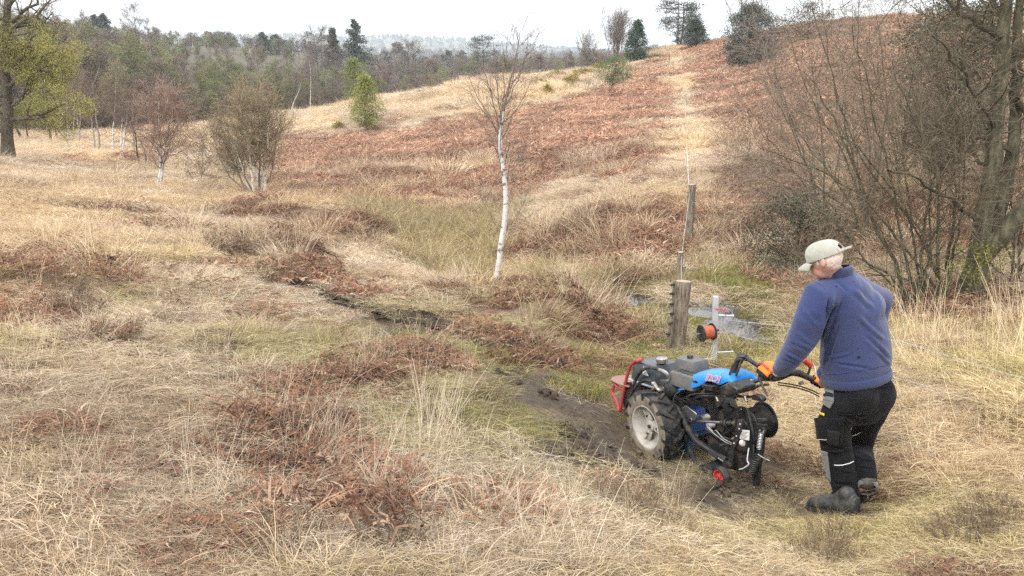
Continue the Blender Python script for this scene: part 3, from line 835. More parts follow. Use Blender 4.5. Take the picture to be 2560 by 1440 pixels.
    put('straw_grass', x[tm], y[tm], z[tm] - .02, sc_[tm] * .9, rz[tm], tint[tm] * np.where(r.random((tm.sum(), 1)) < .6, .38, .75), r.integers(8, 10, tm.sum()), tilt[tm], np.full(tm.sum(), .5))

rk = np.random.default_rng(555)
_t = rk.uniform(0, 1, 260); _L = np.array([(800, 728), (880, 760), (940, 776), (1030, 795), (1110, 815), (1190, 840), (1260, 866), (1390, 915)], float)
_k = _t ** .8 * (len(_L) - 1); _i = np.clip(_k.astype(int), 0, len(_L) - 2); _f = (_k - _i)[:, None]
_uv = _L[_i] * (1 - _f) + _L[_i + 1] * _f + rk.normal(0, 1, (260, 2)) * [10, 5]
_G = np.array([tuple(gpt(*q)) for q in _uv])
_keep = vnoise(_t * 14, _t * 0, 3) > .42
_G = _G[_keep]
put('peat_clods', _G[:, 0], _G[:, 1], _G[:, 2] + .01, rk.uniform(.35, .85, len(_G)), rk.uniform(0, 6.28, len(_G)), rk.uniform(.5, 1.2, (len(_G), 1)) * np.ones((1, 3)), rk.integers(0, 3, len(_G)), np.zeros((len(_G), 2)))
KINDS = {
    'straw_grass': ([p_mat(1), p_mat(2), p_mat(3, 1200, .42, .6), p_mat(4, 1300, .44, 1.4), p_tuft(5, 150, .2), p_tuft(6, 150, .2), p_tuft(7, 150, .22, .2, .5), p_tuft(8, 120, .18), p_mat(9, 420, .26), p_mat(10, 400, .26, 1.5), p_tuft(15, 90, .16, .1, .26)], 'pale dead straw grass lying in mats and tufts over the heath', 'grass'),
    'seed_stalks': ([p_stalks(11), p_stalks(12), p_stalks(13, 28), p_stalks(14, 18)], 'thin pale seed stalks standing above the lying straw', 'grass'),
    'bracken_heap': ([p_bracken(21), p_bracken(22), p_bracken(23, 19), p_bracken(24, 15, .28), p_bracken(25)], 'curled rust brown dead bracken fronds in low heaps on the near bank', 'bracken'),
    'fern_litter': ([p_fernmat(31), p_fernmat(32), p_fernmat(33, 240), p_fernmat(34)], 'reddish brown collapsed bracken covering the hillside', 'bracken'),
    'heather': ([p_heather(41), p_heather(42), p_heather(43, 110)], 'low dark grey brown heather sprigs among the straw', 'heather'),
    'moss': ([p_moss(51), p_moss(52), p_moss(53)], 'green moss and short grass round the puddles', 'moss'),
    'bog_grass': ([p_tuft(61, 110, .16, .15, .4, BOGP), p_tuft(62, 120, .18, .12, .45, BOGP), p_tuft(63, 100, .13, .2, .5, BOGP), p_tuft(64, 110, .2, .1, .3, BOGP), p_tuft(65, 120, .14, .25, .55, BOGP)], 'olive gold rush grass filling the boggy dip', 'grass'),
    'peat_clods': ([p_clod(71), p_clod(72), p_clod(73)], 'dark clods of peat turned up along the wheel rut', 'soil'),
}
for cls, lst in ACC.items():
    P = np.concatenate([a[0] for a in lst]); sc = np.concatenate([a[1] for a in lst]); rz = np.concatenate([a[2] for a in lst])
    ti = np.concatenate([a[3] for a in lst]); tn = np.concatenate([a[4] for a in lst]); ix = np.concatenate([a[5] for a in lst]); zs = np.concatenate([a[6] for a in lst])
    pr, lab, cat = KINDS[cls]
    print('scatter', cls, len(P))
    scatter(cls, pr, P, sc, rz, ti, tn, ix, lab, cat, zs)
# ------------------------------------------------------------------ trees: how one grows
def perp_dirs(T, ang, azm):
    ref = np.where(np.abs(T[..., 2:3]) > .85, np.array([1., 0, 0]), np.array([0, 0, 1.]))
    A = nrm(np.cross(T, ref)); B = np.cross(T, A)
    return nrm(T * np.cos(ang)[:, None] + (A * np.cos(azm)[:, None] + B * np.sin(azm)[:, None]) * np.sin(ang)[:, None])

def march(p, d, ln, m, wander, trop, r):
    n = len(p)
    P = np.zeros((n, m, 3)); P[:, 0] = p
    st = (ln / (m - 1))[:, None]
    for i in range(1, m):
        P[:, i] = P[:, i - 1] + d * st
        d = nrm(d + r.normal(0, wander, (n, 3)) + np.array([0, 0, trop]))
    return P

def taper(r0, m, end=.25):
    return r0[:, None] * (1 - (1 - end) * np.linspace(0, 1, m)[None])

def grow(P, R, per, t0, t1, ang, asd, ln, lvar, rr, m, wander, trop, r, shrink=.5, end=.25, phase=None):
    """children along each parent polyline"""
    n, mp_, _ = P.shape
    t = t0 + (t1 - t0) * (np.arange(per)[None] + r.uniform(0, 1, (n, per))) / per
    f = t * (mp_ - 1); i = np.clip(f.astype(int), 0, mp_ - 2); w_ = (f - i)[..., None]
    ar = np.arange(n)[:, None]
    p = P[ar, i] * (1 - w_) + P[ar, i + 1] * w_
    T = nrm(P[ar, i + 1] - P[ar, i])
    rad = R[ar, i] * (1 - w_[..., 0]) + R[ar, i + 1] * w_[..., 0]
    p = p.reshape(-1, 3); T = T.reshape(-1, 3); N = n * per
    a = np.radians(r.normal(ang, asd, N))
    d = perp_dirs(T, a, r.uniform(0, 2 * math.pi, N))
    L_ = ln * r.uniform(1 - lvar, 1 + lvar, N) * (1 - shrink * ((t - t0) / (t1 - t0 + 1e-6)).ravel())
    C = march(p, d, L_, m, wander, trop, r)
    return C, taper(np.maximum(rad.ravel() * rr, .0015), m, end)

def stem(pts_, r0, r1, m=14, jit=0.0, r=None):
    """a smooth polyline through the given points"""
    pts_ = np.asarray(pts_, float)
    d = np.concatenate([[0], np.cumsum(np.linalg.norm(np.diff(pts_, axis=0), axis=1))])
    t = np.linspace(0, d[-1], m)
    P = np.stack([np.interp(t, d, pts_[:, k]) for k in range(3)], 1)
    for _ in range(2):
        P[1:-1] = (P[:-2] + 2 * P[1:-1] + P[2:]) / 4
    if jit: P[1:-1] += (r or rng).normal(0, jit, (m - 2, 3))
    return P[None], (r0 + (r1 - r0) * (np.linspace(0, 1, m)) ** .8)[None]

def leaves(P, n, size, col, r, spread=.05, down=0., aspect=1.6):
    """leaf quads scattered about the polylines; returns verts, quads, colours"""
    N, m, _ = P.shape
    i = r.integers(0, N, n); f = r.uniform(.2, 1, n) * (m - 1); k = np.clip(f.astype(int), 0, m - 2); w_ = (f - k)[:, None]
    c = P[i, k] * (1 - w_) + P[i, k + 1] * w_ + r.normal(0, spread, (n, 3))
    a = nrm(r.normal(size=(n, 3)) - np.array([0, 0, down])); b = nrm(np.cross(a, r.normal(size=(n, 3))))
    s = size * r.uniform(.6, 1.3, (n, 1))
    V = np.stack([c, c + a * s * .5 + b * s / aspect * .5, c + a * s, c + a * s * .5 - b * s / aspect * .5], 1).reshape(-1, 3)
    col = np.asarray(col); cc_ = col[r.integers(0, len(col), n)] * r.uniform(.75, 1.25, (n, 1))
    return V, [np.arange(n * 4).reshape(n, 4)], rep(cc_, 4)

def twigcol(c, n, r, k):
    return rep(np.asarray(c) * r.uniform(.7, 1.25, (n, 1)), k)

class Tree:
    """polylines gathered into a trunk mesh (limbs) and a crown mesh (twigs and leaves)"""
    def __init__(s, seed):
        s.r = np.random.default_rng(seed); s.t = MB(); s.c = MB(); s.leaf = False
    def limb(s, P, R, k=6, col=(.16, .12, .09)):
        V, F = tubes(P, R, k)
        s.t.add(V, F, twigcol(col, len(P), s.r, P.shape[1] * k)); return s
    def twig(s, P, R, col=(.16, .11, .085), flat=False):
        if flat:
            V, F = ribbons(P, R * 2, r=s.r); k = 2
        else:
            V, F = tubes(P, R, 3); k = 3
        s.c.add(V, F, twigcol(col, len(P), s.r, P.shape[1] * k)); return s
    def foliage(s, P, n, size, col, spread=.05, down=0., aspect=1.6):
        V, F, C = leaves(P, n, size, col, s.r, spread, down, aspect)
        s.c.add(V, F, C, 1); return s
    def make(s, name, label, cat, group=None, loc=(0, 0, 0), rz=0, barkmat=None, leafmat=None, scale=1.0, tint=None):
        o = thing(name, label, cat, loc, rz, group)
        o.scale = (scale,) * 3
        if s.t.V: s.t.build('trunk', barkmat or M_TWIG, o, smooth=True)
        if s.c.V:
            q = s.c.build('crown', [M_TWIG, leafmat or M_LEAF], o)
        if tint is not None: settint(o, tint)
        return o

def settint(o, c):
    for ch in o.children:
        ch.color = (c[0], c[1], c[2], 1)

def dup(o, loc, rz, scale, label=None, group=None, tint=None):
    c = o.copy(); COL.objects.link(c)
    c.location = loc; c.rotation_euler = (0, 0, rz); c.scale = (scale,) * 3 if not isinstance(scale, tuple) else scale
    if label: c['label'] = label
    if group: c['group'] = group
    for ch in list(o.children):
        q = ch.copy(); COL.objects.link(q); q.parent = c
        if tint is not None: q.color = (*tint, 1)
    return c

def gz(x, y):
    return h1(x, y)

# barks
M_BIRCH = noise_mat('birch bark', [(.035, .03, .027), (.16, .14, .125), (.60, .58, .55), (.72, .70, .67)], 3.2, .75, .4, 30, stretch=(2.0, 2.0, 3.6), stops=[.30, .38, .46, .75])
M_BARK = noise_mat('grey brown bark', [(.035, .03, .024), (.10, .085, .062), (.17, .155, .115)], 9, .9, .9, 22, stretch=(3, 3, .8), bdist=.02)
M_BARKG = noise_mat('green algae bark', [(.040, .036, .024), (.095, .088, .055), (.19, .175, .12)], 7, .9, .8, 24, stretch=(3, 3, .8), bdist=.015)

# ---- the big tree at the left edge, in first leaf
def left_tree():
    T = Tree(201); r = T.r
    b = gpt(14, 402); Y = b.y
    P, R = stem([b - Vector((0, 0, .2)), px(16, 345, Y), px(22, 290, Y), px(12, 200, Y + .2), px(16, 80, Y), px(20, -90, Y + .3), px(26, -220, Y)], .235, .06, 18, .03, r)
    R[0, 0] *= 1.5; R[0, 1] *= 1.15
    T.limb(P, R, 10, (.11, .095, .075))
    hand = [[(22, 300), (95, 290), (160, 262), (200, 255)], [(18, 270), (70, 235), (120, 210), (150, 160)], [(16, 215), (60, 190), (110, 175), (150, 182)], [(14, 120), (70, 110), (150, 100), (168, 92)], [(14, 90), (60, 50), (110, 30), (140, -20)],
            [(16, 60), (55, 40), (90, 10), (130, -60)], [(16, 240), (-60, 215), (-120, 160), (-150, 100)], [(16, 150), (-50, 110), (-120, 60), (-160, 20)], [(16, 280), (-60, 280), (-130, 260), (-190, 250)], [(18, 20), (60, -40), (80, -110), (100, -180)], [(16, 330), (-50, 320), (-90, 300), (-140, 290)], [(14, 180), (50, 150), (90, 140), (140, 130)]]
    LP = []; LR = []
    for k, h in enumerate(hand):
        dy = r.uniform(-1.6, 1.6)
        q = [px(u, v, Y + dy * i / 3) for i, (u, v) in enumerate(h)]
        p_, r_ = stem(q, .085, .02, 10, .05, r); LP.append(p_); LR.append(r_)
    for k in range(8):
        t = r.uniform(.3, .95); c = P[0, int(t * 17)]
        p_ = march(c[None], nrm(np.array([[r.normal(0, .4), -.8 if k % 2 else .8, r.uniform(-.1, .5)]])), np.array([r.uniform(2.0, 3.2)]), 10, .12, .02, r)
        LP.append(p_); LR.append(taper(np.array([.07]), 10))
    LP = np.concatenate(LP); LR = np.concatenate(LR)
    T.limb(LP, LR, 6, (.12, .10, .08))
    b1, r1 = grow(LP, LR, 12, .15, 1, 45, 15, 1.15, .4, .5, 7, .16, .01, r); T.limb(b1, r1, 4, (.13, .105, .08))
    b2, r2 = grow(b1, r1, 8, .1, 1, 42, 15, .6, .4, .5, 5, .18, -.05, r); T.twig(b2, np.maximum(r2, .005), (.12, .095, .06), True)
    b3, r3 = grow(b2, r2, 3, .1, 1, 40, 15, .32, .4, .6, 4, .15, -.10, r); T.twig(b3, np.maximum(r3, .004), (.13, .11, .06), True)
    z = b3[:, :, 2].mean(1); low = z < px(0, 90, Y).z + r.normal(0, .4, len(z))
    T.foliage(b3[low], 60000, .046, [[.36, .36, .11], [.43, .42, .14], [.29, .30, .10], [.48, .44, .17], [.31, .28, .12]], .07, .6)
    T.foliage(b3[~low], 2200, .04, [[.22, .20, .08], [.2, .15, .08]], .04, .4)
    return T.make('oak_tree', 'big dark trunked tree with yellow green young leaves at the left edge', 'tree', barkmat=M_BARK)
left_tree()

# ---- the lone silver birch
def birch():
    T = Tree(202); r = T.r
    b = gpt(1238, 712); Y = b.y
    P, R = stem([b - Vector((0, 0, .15)), px(1243, 690, Y), px(1253, 610, Y), px(1266, 520, Y), px(1263, 440, Y), px(1249, 380, Y), px(1250, 320, Y), px(1262, 250, Y), px(1285, 170, Y), px(1300, 80, Y)], .078, .010, 22, .004, r)
    R[0] = np.interp(np.linspace(0, 1, 22), [0, .05, .3, .6, .8, 1], [.070, .054, .046, .034, .017, .005])
    nb = 15
    T.limb(P[:, :nb + 1], R[:, :nb + 1], 10, (1, 1, 1))
    up = MB(); V, F = tubes(P[:, nb:], R[:, nb:], 7); up.add(V, F, (.21, .165, .135))
    forks = [([(1250, 330), (1240, 270), (1215, 190), (1190, 120)], .018), ([(1250, 315), (1262, 230), (1262, 150), (1270, 88)], .016), ([(1252, 345), (1225, 290), (1190, 240), (1172, 190)], .015), ([(1256, 280), (1285, 220), (1310, 160), (1322, 100)], .018),
             ([(1254, 300), (1240, 220), (1238, 150), (1232, 95)], .018), ([(1250, 360), (1280, 290), (1310, 240), (1330, 200)], .018), ([(1257, 410), (1225, 340), (1200, 300), (1180, 285)], .014), ([(1262, 470), (1300, 400), (1330, 350), (1350, 330)], .012),
             ([(1262, 560), (1230, 490), (1205, 450), (1196, 430)], .012), ([(1256, 625), (1290, 560), (1320, 540), (1350, 525)], .010), ([(1258, 580), (1300, 530), (1320, 480), (1325, 460)], .010), ([(1255, 590), (1225, 540), (1205, 500), (1200, 470)], .009),
             ([(1252, 330), (1230, 250), (1225, 180), (1222, 130)], .016), ([(1264, 250), (1290, 180), (1296, 120), (1292, 66)], .014)]
    LP = []; LR = []
    for q, w_ in forks:
        w_ *= .62
        dy = r.uniform(-.45, .45)
        p_, r_ = stem([px(u, v, Y + dy * i / 3) for i, (u, v) in enumerate(q)], w_, .004, 10, .012, r); LP.append(p_); LR.append(r_)
    LP = np.concatenate(LP); LR = np.concatenate(LR)
    V, F = tubes(LP, LR, 6); up.add(V, F, twigcol((.19, .15, .125), len(LP), r, 60))
    T.c = up
    b0, r0 = grow(P[:, 7:], R[:, 7:], 24, 0, 1, 42, 12, .75, .5, .3, 8, .06, .03, r, .3)
    r0 = np.clip(r0, .002, .007)
    T.twig(b0, r0, (.19, .15, .125))
    A = np.concatenate([LP[:, ::1][:, :8], b0[:, :8]]); AR = np.concatenate([LR[:, :8], r0])
    b1, r1 = grow(A, AR, 9, .2, 1, 34, 10, .48, .45, .5, 6, .07, .02, r); T.twig(b1, np.clip(r1, .0022, .004), (.21, .165, .135), True)
    b2, r2 = grow(b1, r1, 4, .2, 1, 36, 12, .24, .4, .6, 4, .08, -.02, r); T.twig(b2, np.clip(r2, .0018, .003), (.21, .165, .135), True)
    return T.make('silver_birch', 'slender lone birch with a leaning white trunk and bare twigs in the boggy dip', 'tree', barkmat=M_BIRCH)
birch()

# ---- prototypes for the bare trees of the wood
def wood_tree(seed, h, kind):
    T = Tree(seed); r = T.r
    white = kind == 'birch'
    bc = (.10, .085, .065) if not white else (1, 1, 1)
    tc_ = {'birch': (.215, .165, .145), 'oak': (.19, .165, .14), 'leafy': (.205, .185, .135), 'beech': (.195, .15, .145)}[kind]
    lean = r.normal(0, .25, 2)
    P, R = stem([(0, 0, -.5), (0, 0, h * .2), (lean[0] * .4 + r.normal(0, .1), lean[1] * .4, h * .5), (lean[0], lean[1], h * .97)], h * .014 + .03, .02, 16, .04 if not white else .05, r)
    T.limb(P, R, 6, bc)
    n1 = 20
    sp = {'birch': (42, .34), 'oak': (60, .46), 'leafy': (50, .38), 'beech': (48, .42)}[kind]
    b0, r0 = grow(P, R, n1, .22 if kind != 'oak' else .28, .97, sp[0], 10, h * sp[1], .25, .45, 9, .11 if kind == 'oak' else .07, .05, r, .55)
    T.limb(b0, r0, 4, bc if not white else (.3, .25, .22))
    b1, r1 = grow(b0, r0, 12, .15, 1, 46, 14, h * .14, .4, .5, 6, .12, .02, r, .4); T.twig(b1, np.maximum(r1, .014), tc_, True)
    b2, r2 = grow(b1, r1, 11, .1, 1, 44, 16, h * .075, .4, .6, 4, .12, -.01 if kind != 'birch' else -.05, r, .3); T.twig(b2, np.maximum(r2 * 0 + .012, .012), tc_, True)
    if kind == 'leafy':
        T.foliage(b2, 3600, .17, [[.25, .29, .10], [.30, .345, .13], [.21, .24, .09]], .18, .3)
    if kind == 'birch':
        T.foliage(b2, 700, .12, [[.29, .28, .10], [.27, .21, .14]], .15, .3)
    return T

WOODP = []
grp = {'birch': 'slim birches of the far wood', 'oak': 'bare spreading trees of the far wood', 'leafy': 'trees in pale green leaf in the far wood', 'beech': 'bare purplish trees of the far wood'}
lab = {'birch': 'bare pale trunked birch of the far wood', 'oak': 'bare grey brown tree of the far wood', 'leafy': 'pale green leafed tree of the far wood', 'beech': 'bare purplish brown tree of the far wood'}
for i, (k, h) in enumerate([('birch', 9), ('birch', 10), ('oak', 11), ('oak', 10), ('leafy', 9), ('leafy', 10), ('beech', 11), ('beech', 12), ('birch', 8)]):
    WOODP.append((k, h, wood_tree(300 + i, h, k)))
_first = {}
def place_wood(i, x, y, s, rz, tint, where):
    k, h, T = WOODP[i]
    label = ('tall ' if s * h > 8.2 else 'short ') + lab[k] + ' ' + where; group = grp[k]
    z = gz(x, y)
    nm = {'birch': 'birch_tree', 'oak': 'oak_tree', 'leafy': 'leafy_tree', 'beech': 'beech_tree'}[k]
    if i not in _first:
        o = T.make(nm, label, 'tree', group, (x, y, z), rz, M_BIRCH if k == 'birch' else M_TWIG, M_LEAF, s)
        settint(o, tint); _first[i] = o
        return o
    return dup(_first[i], (x, y, z), rz, s, label, group, tint)

# the front of the wood: u along the picture, distance, how tall each tree reaches
rw = np.random.default_rng(77)
def top_v(u):            # skyline of the wood
    return np.interp(u, [-200, 0, 150, 330, 480, 600, 700, 850, 950, 1050, 1200, 1350, 1500, 1700], [40, 50, 66, 100, 128, 148, 155, 150, 155, 152, 150, 140, 130, 125])
WHERE = [(-99, 120, 'behind the big left tree'), (120, 300, 'left of the twin stemmed birch'), (300, 470, 'behind the twin stemmed birch'), (470, 690, 'behind the bushy birch clump'), (690, 860, 'right of the bushy birch clump'),
         (860, 1010, 'behind the lime green bushy tree'), (1010, 1180, 'left of the lone birch top'), (1180, 1330, 'behind the lone birch top'), (1330, 1760, 'beyond the gorse on the ridge')]
rear = []
for row, (dy, n, lo) in enumerate([(0, 62, .60), (5, 60, .72), (12, 60, .84), (22, 60, .92), (34, 60, 1.0), (50, 70, 1.0), (72, 80, 1.0), (100, 90, 1.0), (140, 90, 1.0), (190, 90, 1.0)]):
    us = np.linspace(-280, 1790, n) + rw.normal(0, 18, n)
    for u in us:
        Y = edge_y(min(u, 1750)) + dy + rw.uniform(-2.5, 2.5)
        vt = top_v(u) + rw.normal(0, 9)
        x = px(u, 200, Y).x
        z = gz(x, Y)
        hgt = max(4.2, (px(u, vt, Y).z - z) * rw.uniform(.86, 1.05))
        hgt = min(hgt * lo * (1.06 if u < 430 else .86), 18)
        leafy = .42 if 150 < u < 760 else .22
        c = rw.random()
        if c < leafy: i = rw.choice([4, 5])
        elif c < leafy + .26: i = rw.choice([0, 1, 8])
        elif c < leafy + .26 + (.34 if u > 700 else .2): i = rw.choice([6, 7])
        else: i = rw.choice([2, 3])
        t_ = rw.uniform(.8, 1.25) * np.array([1, rw.uniform(.94, 1.03), rw.uniform(.9, 1.05)])
        if row < 4:
            wh = [q[2] for q in WHERE if q[0] <= u < q[1]] or [WHERE[0][2]]
            place_wood(i, x, Y, hgt / WOODP[i][1], rw.uniform(0, 6.28), t_, wh[0])
        else:
            rear.append((x, Y, z, hgt / WOODP[i][1], rw.uniform(0, 6.28), t_, i))
# the trees behind them cannot be told apart: one mass
protos = []
for k, h, T in WOODP:
    mb = MB(); 
    for src in (T.t, T.c):
        off = mb.n; mb.V += src.V; mb.n += src.n
        mb.C += [c * (.12 if (k == 'birch' and src is T.t and c.max() > .9) else 1) for c in src.C]
        mb.F += [f + off for f in src.F]; mb.M += [m * 0 for m in src.M]
    protos.append(mb.mesh('wood_tree', M_HERB))
R_ = [np.array([q[j] for q in rear]) for j in range(7)]
scatter('woodland', protos, np.stack(R_[:3], 1), R_[3], R_[4], np.zeros((len(rear), 2)), R_[5], R_[6], 'the mass of bare trees filling the valley behind the edge of the wood', 'wood')
# brambles, saplings and dead bracken under the edge of the wood
def p_brush(seed):
    r = np.random.default_rng(seed); mb = MB(); n = 70
    b = disc(r, n, .7); az = r.uniform(0, 6.28, n); p0 = np.radians(r.uniform(0, 35, n))
    blades(mb, b, az, p0, p0 + np.radians(r.uniform(-10, 40, n)), r.uniform(.8, 2.4, n), r.uniform(.02, .05, n), np.array([[.11, .085, .065], [.15, .11, .085], [.10, .10, .05], [.17, .12, .08]])[r.integers(0, 4, n)] * r.uniform(.7, 1.2, (n, 1)), 5, .3, r=r, wob=.2)
    return mb.mesh('brush', M_HERB)
n = 900
uu = rw.uniform(-300, 1800, n); YY = edge_y(np.minimum(uu, 1750)) + rw.uniform(-1.5, 16, n)
xx = (uu - 1280) / FPX * (YY * 1.02)
scatter('undergrowth', [p_brush(91), p_brush(92), p_brush(93)], np.stack([xx, YY, H(xx, YY)], 1), rw.uniform(.7, 1.3, n), rw.uniform(0, 6.28, n), np.zeros((n, 2)), rw.uniform(.7, 1.3, (n, 1)) * np.ones((1, 3)), rw.integers(0, 3, n), 'dark brushwood under the edge of the far wood', 'undergrowth')
# ------------------------------------------------------------------ trees one can point to
def multi(name, label, cat, base, nst, h, spread, bias=(0, 0, 0), seed=1, r0=.02, stemcol=(.14, .105, .08), twc=(.15, .105, .08), n1=10, n2=7, n3=0, R0=.25, l1=.36, l2=.17, l3=.08, a1=38, tw=.003, wander=.06,
          trop=.03, group=None, barkmat=None, leaf=None, leafmat=None, gather=0.0, hv=.25, t1=.25, thing_only=True):
    """a shrub of many stems from one stool"""
    T = Tree(seed); r = T.r
    p = disc(r, nst, R0); p[:, 2] = -.15
    a = r.uniform(0, 6.28, nst); th = np.radians(np.abs(r.normal(0, spread, nst)))
    d = nrm(np.stack([np.sin(th) * np.cos(a), np.sin(th) * np.sin(a), np.cos(th)], 1) + np.array(bias))
    ln = h * r.uniform(1 - hv, 1.05, nst)
    P = march(p, d, ln, 14, wander, trop, r); R = taper(r0 * r.uniform(.6, 1.2, nst), 14, .15)
    T.limb(P, R, 6, stemcol)
    b1, r1 = grow(P, R, n1, t1, .98, a1, 12, h * l1, .35, .55, 9, wander * 1.3, trop, r, .5); r1 = np.maximum(r1, tw); T.twig(b1, r1, twc)
    b2, r2 = grow(b1, r1, n2, .15, 1, 40, 14, h * l2, .4, .6, 6, wander * 1.6, trop * .6, r, .35); r2 = np.clip(r2, tw * .7, tw * 1.6); T.twig(b2, r2, twc, True)
    last = b2
    if n3:
        b3, r3 = grow(b2, r2, n3, .1, 1, 42, 14, h * l3, .4, .7, 4, wander * 1.6, 0, r, .3); T.twig(b3, np.clip(r3, tw * .5, tw), twc, True); last = b3
    if leaf:
        n, size, cols, sprd = leaf
        T.foliage(last, n, size, cols, sprd, .2)
    return T.make(name, label, cat, group, tuple(base), 0, barkmat, leafmat)

def evergreen(name, label, cat, base, h, w, prof, seed, ncl, per, lsize, cols, clr, trunk=.12, group=None, mat=None, bark=(.10, .08, .06), low=.0, shell=.6, lean=(0, 0), stems=1, barkmat=None, flat=1.0, aspect=1.8):
    """trunk, limbs and leaf clumps that fill an uneven envelope; prof lists (height share, half width share)"""
    T = Tree(seed); r = T.r
    tt = r.uniform(low, 1, ncl) ** .9
    pr = np.array(prof)
    rad = np.interp(tt, pr[:, 0], pr[:, 1]) * w
    a = r.uniform(0, 6.28, ncl)
    lobe = .72 + .55 * vnoise(np.cos(a) * 1.7 + seed, np.sin(a) * 1.7 + tt * 4, seed)
    q = np.sqrt(r.uniform(shell ** 2 * .3, 1, ncl)) * lobe
    C = np.stack([np.cos(a) * rad * q + lean[0] * tt, np.sin(a) * rad * q + lean[1] * tt, tt * h], 1)
    for k in range(stems):
        off = disc(r, 1, .12 * (stems > 1))[0]
        P, R = stem([off - np.array([0, 0, .3]), off + np.array([0, 0, h * .3]) + np.array([lean[0] * .3, lean[1] * .3, 0]) + (r.normal(0, .12 * w, 3) * [1, 1, 0] if stems > 1 else 0), np.array([lean[0] * .9, lean[1] * .9, h * .95])], trunk / (1 if stems == 1 else 1.7), trunk * .15, 14, .02, r)
        T.limb(P, R, 7, bark)
    z0 = np.clip(C[:, 2] - np.hypot(C[:, 0], C[:, 1]) * r.uniform(.25, .8, ncl), .08 * h, h * .93)
    S0 = np.stack([lean[0] * z0 / h, lean[1] * z0 / h, z0], 1)
    mid = (S0 + C) / 2 + r.normal(0, .05 * w, (ncl, 3))
    LP = np.stack([S0, mid, C], 1); T.limb(LP, np.tile(np.array([[.028, .018, .008]]), (ncl, 1)) * (trunk / .12) * .8, 4, bark)
    # leaves round each clump
    n = ncl * per
    cen = np.repeat(C, per, 0) + r.normal(0, 1, (n, 3)) * clr * np.array([1, 1, .75 * flat])
    ax = nrm(r.normal(size=(n, 3)) * np.array([1, 1, .8]) + np.array([0, 0, .25])); bx = nrm(np.cross(ax, r.normal(size=(n, 3))))
    s = lsize * r.uniform(.6, 1.35, (n, 1))
    V = np.stack([cen, cen + ax * s * .5 + bx * s / aspect * .5, cen + ax * s, cen + ax * s * .5 - bx * s / aspect * .5], 1).reshape(-1, 3)
    cols = np.asarray(cols); ctone = np.repeat(r.uniform(.8, 1.2, (ncl, 1)), per, 0)
    cc_ = cols[r.integers(0, len(cols), n)] * r.uniform(.75, 1.25, (n, 1)) * ctone
    T.c.add(V, [np.arange(n * 4).reshape(n, 4)], rep(cc_, 4), 1)
    return T.make(name, label, cat, group, tuple(base), 0, barkmat, mat or M_EVER)

ROUND = [(0, .55), (.15, .85), (.4, 1), (.65, .9), (.85, .6), (1, .15)]
CONE = [(0, .75), (.12, 1), (.4, .8), (.7, .45), (1, .04)]
EGG = [(0, .1), (.14, .45), (.3, .95), (.5, 1), (.75, .68), (1, .1)]
DARKG = [[.028, .05, .026], [.04, .065, .033], [.022, .038, .024], [.055, .08, .045]]
PINEG = [[.06, .085, .062], [.08, .11, .08], [.045, .065, .05]]

def at_ridge(u, v, Y):
    p = px(u, v, Y); return Vector((p.x, Y, gz(p.x, Y)))

def span(u1, v1, Y, base):
    """height above the base of the point seen at v1, in metres"""
    return px(u1, v1, Y).z - base.z

# twin stemmed white birch and its neighbours
def twin_birch():
    b = gpt(398, 470); Y = b.y
    T = Tree(401); r = T.r
    qs = [([(393, 475), (400, 440), (403, 400), (400, 350), (397, 300), (398, 252)], .06), ([(402, 470), (405, 430), (412, 390), (425, 340), (432, 300), (430, 270)], .05)]
    LP, LR = [], []
    for q, w_ in qs:
        p_, r_ = stem([px(u, v, Y) for u, v in q], w_, .008, 16, .01, r); LP.append(p_); LR.append(r_)
    LP = np.concatenate(LP); LR = np.concatenate(LR)
    T.limb(LP, LR, 8, (1, 1, 1))
    b0, r0 = grow(LP, LR, 34, .22, 1, 44, 12, 1.15, .4, .4, 8, .08, .02, r, .45); r0 = np.clip(r0, .004, .012); T.twig(b0, r0, (.23, .165, .13))
    b1, r1 = grow(b0, r0, 9, .15, 1, 40, 12, .6, .4, .6, 6, .1, .0, r, .4); T.twig(b1, np.clip(r1, .004, .007), (.27, .19, .15), True)
    b2, r2 = grow(b1, r1, 6, .1, 1, 40, 12, .3, .4, .6, 4, .1, -.03, r, .3); T.twig(b2, np.clip(r2, .003, .005), (.29, .20, .155), True)
    T.make('silver_birch', 'twin stemmed white birch with a rounded pink brown haze of twigs', 'tree', barkmat=M_BIRCH)
twin_birch()

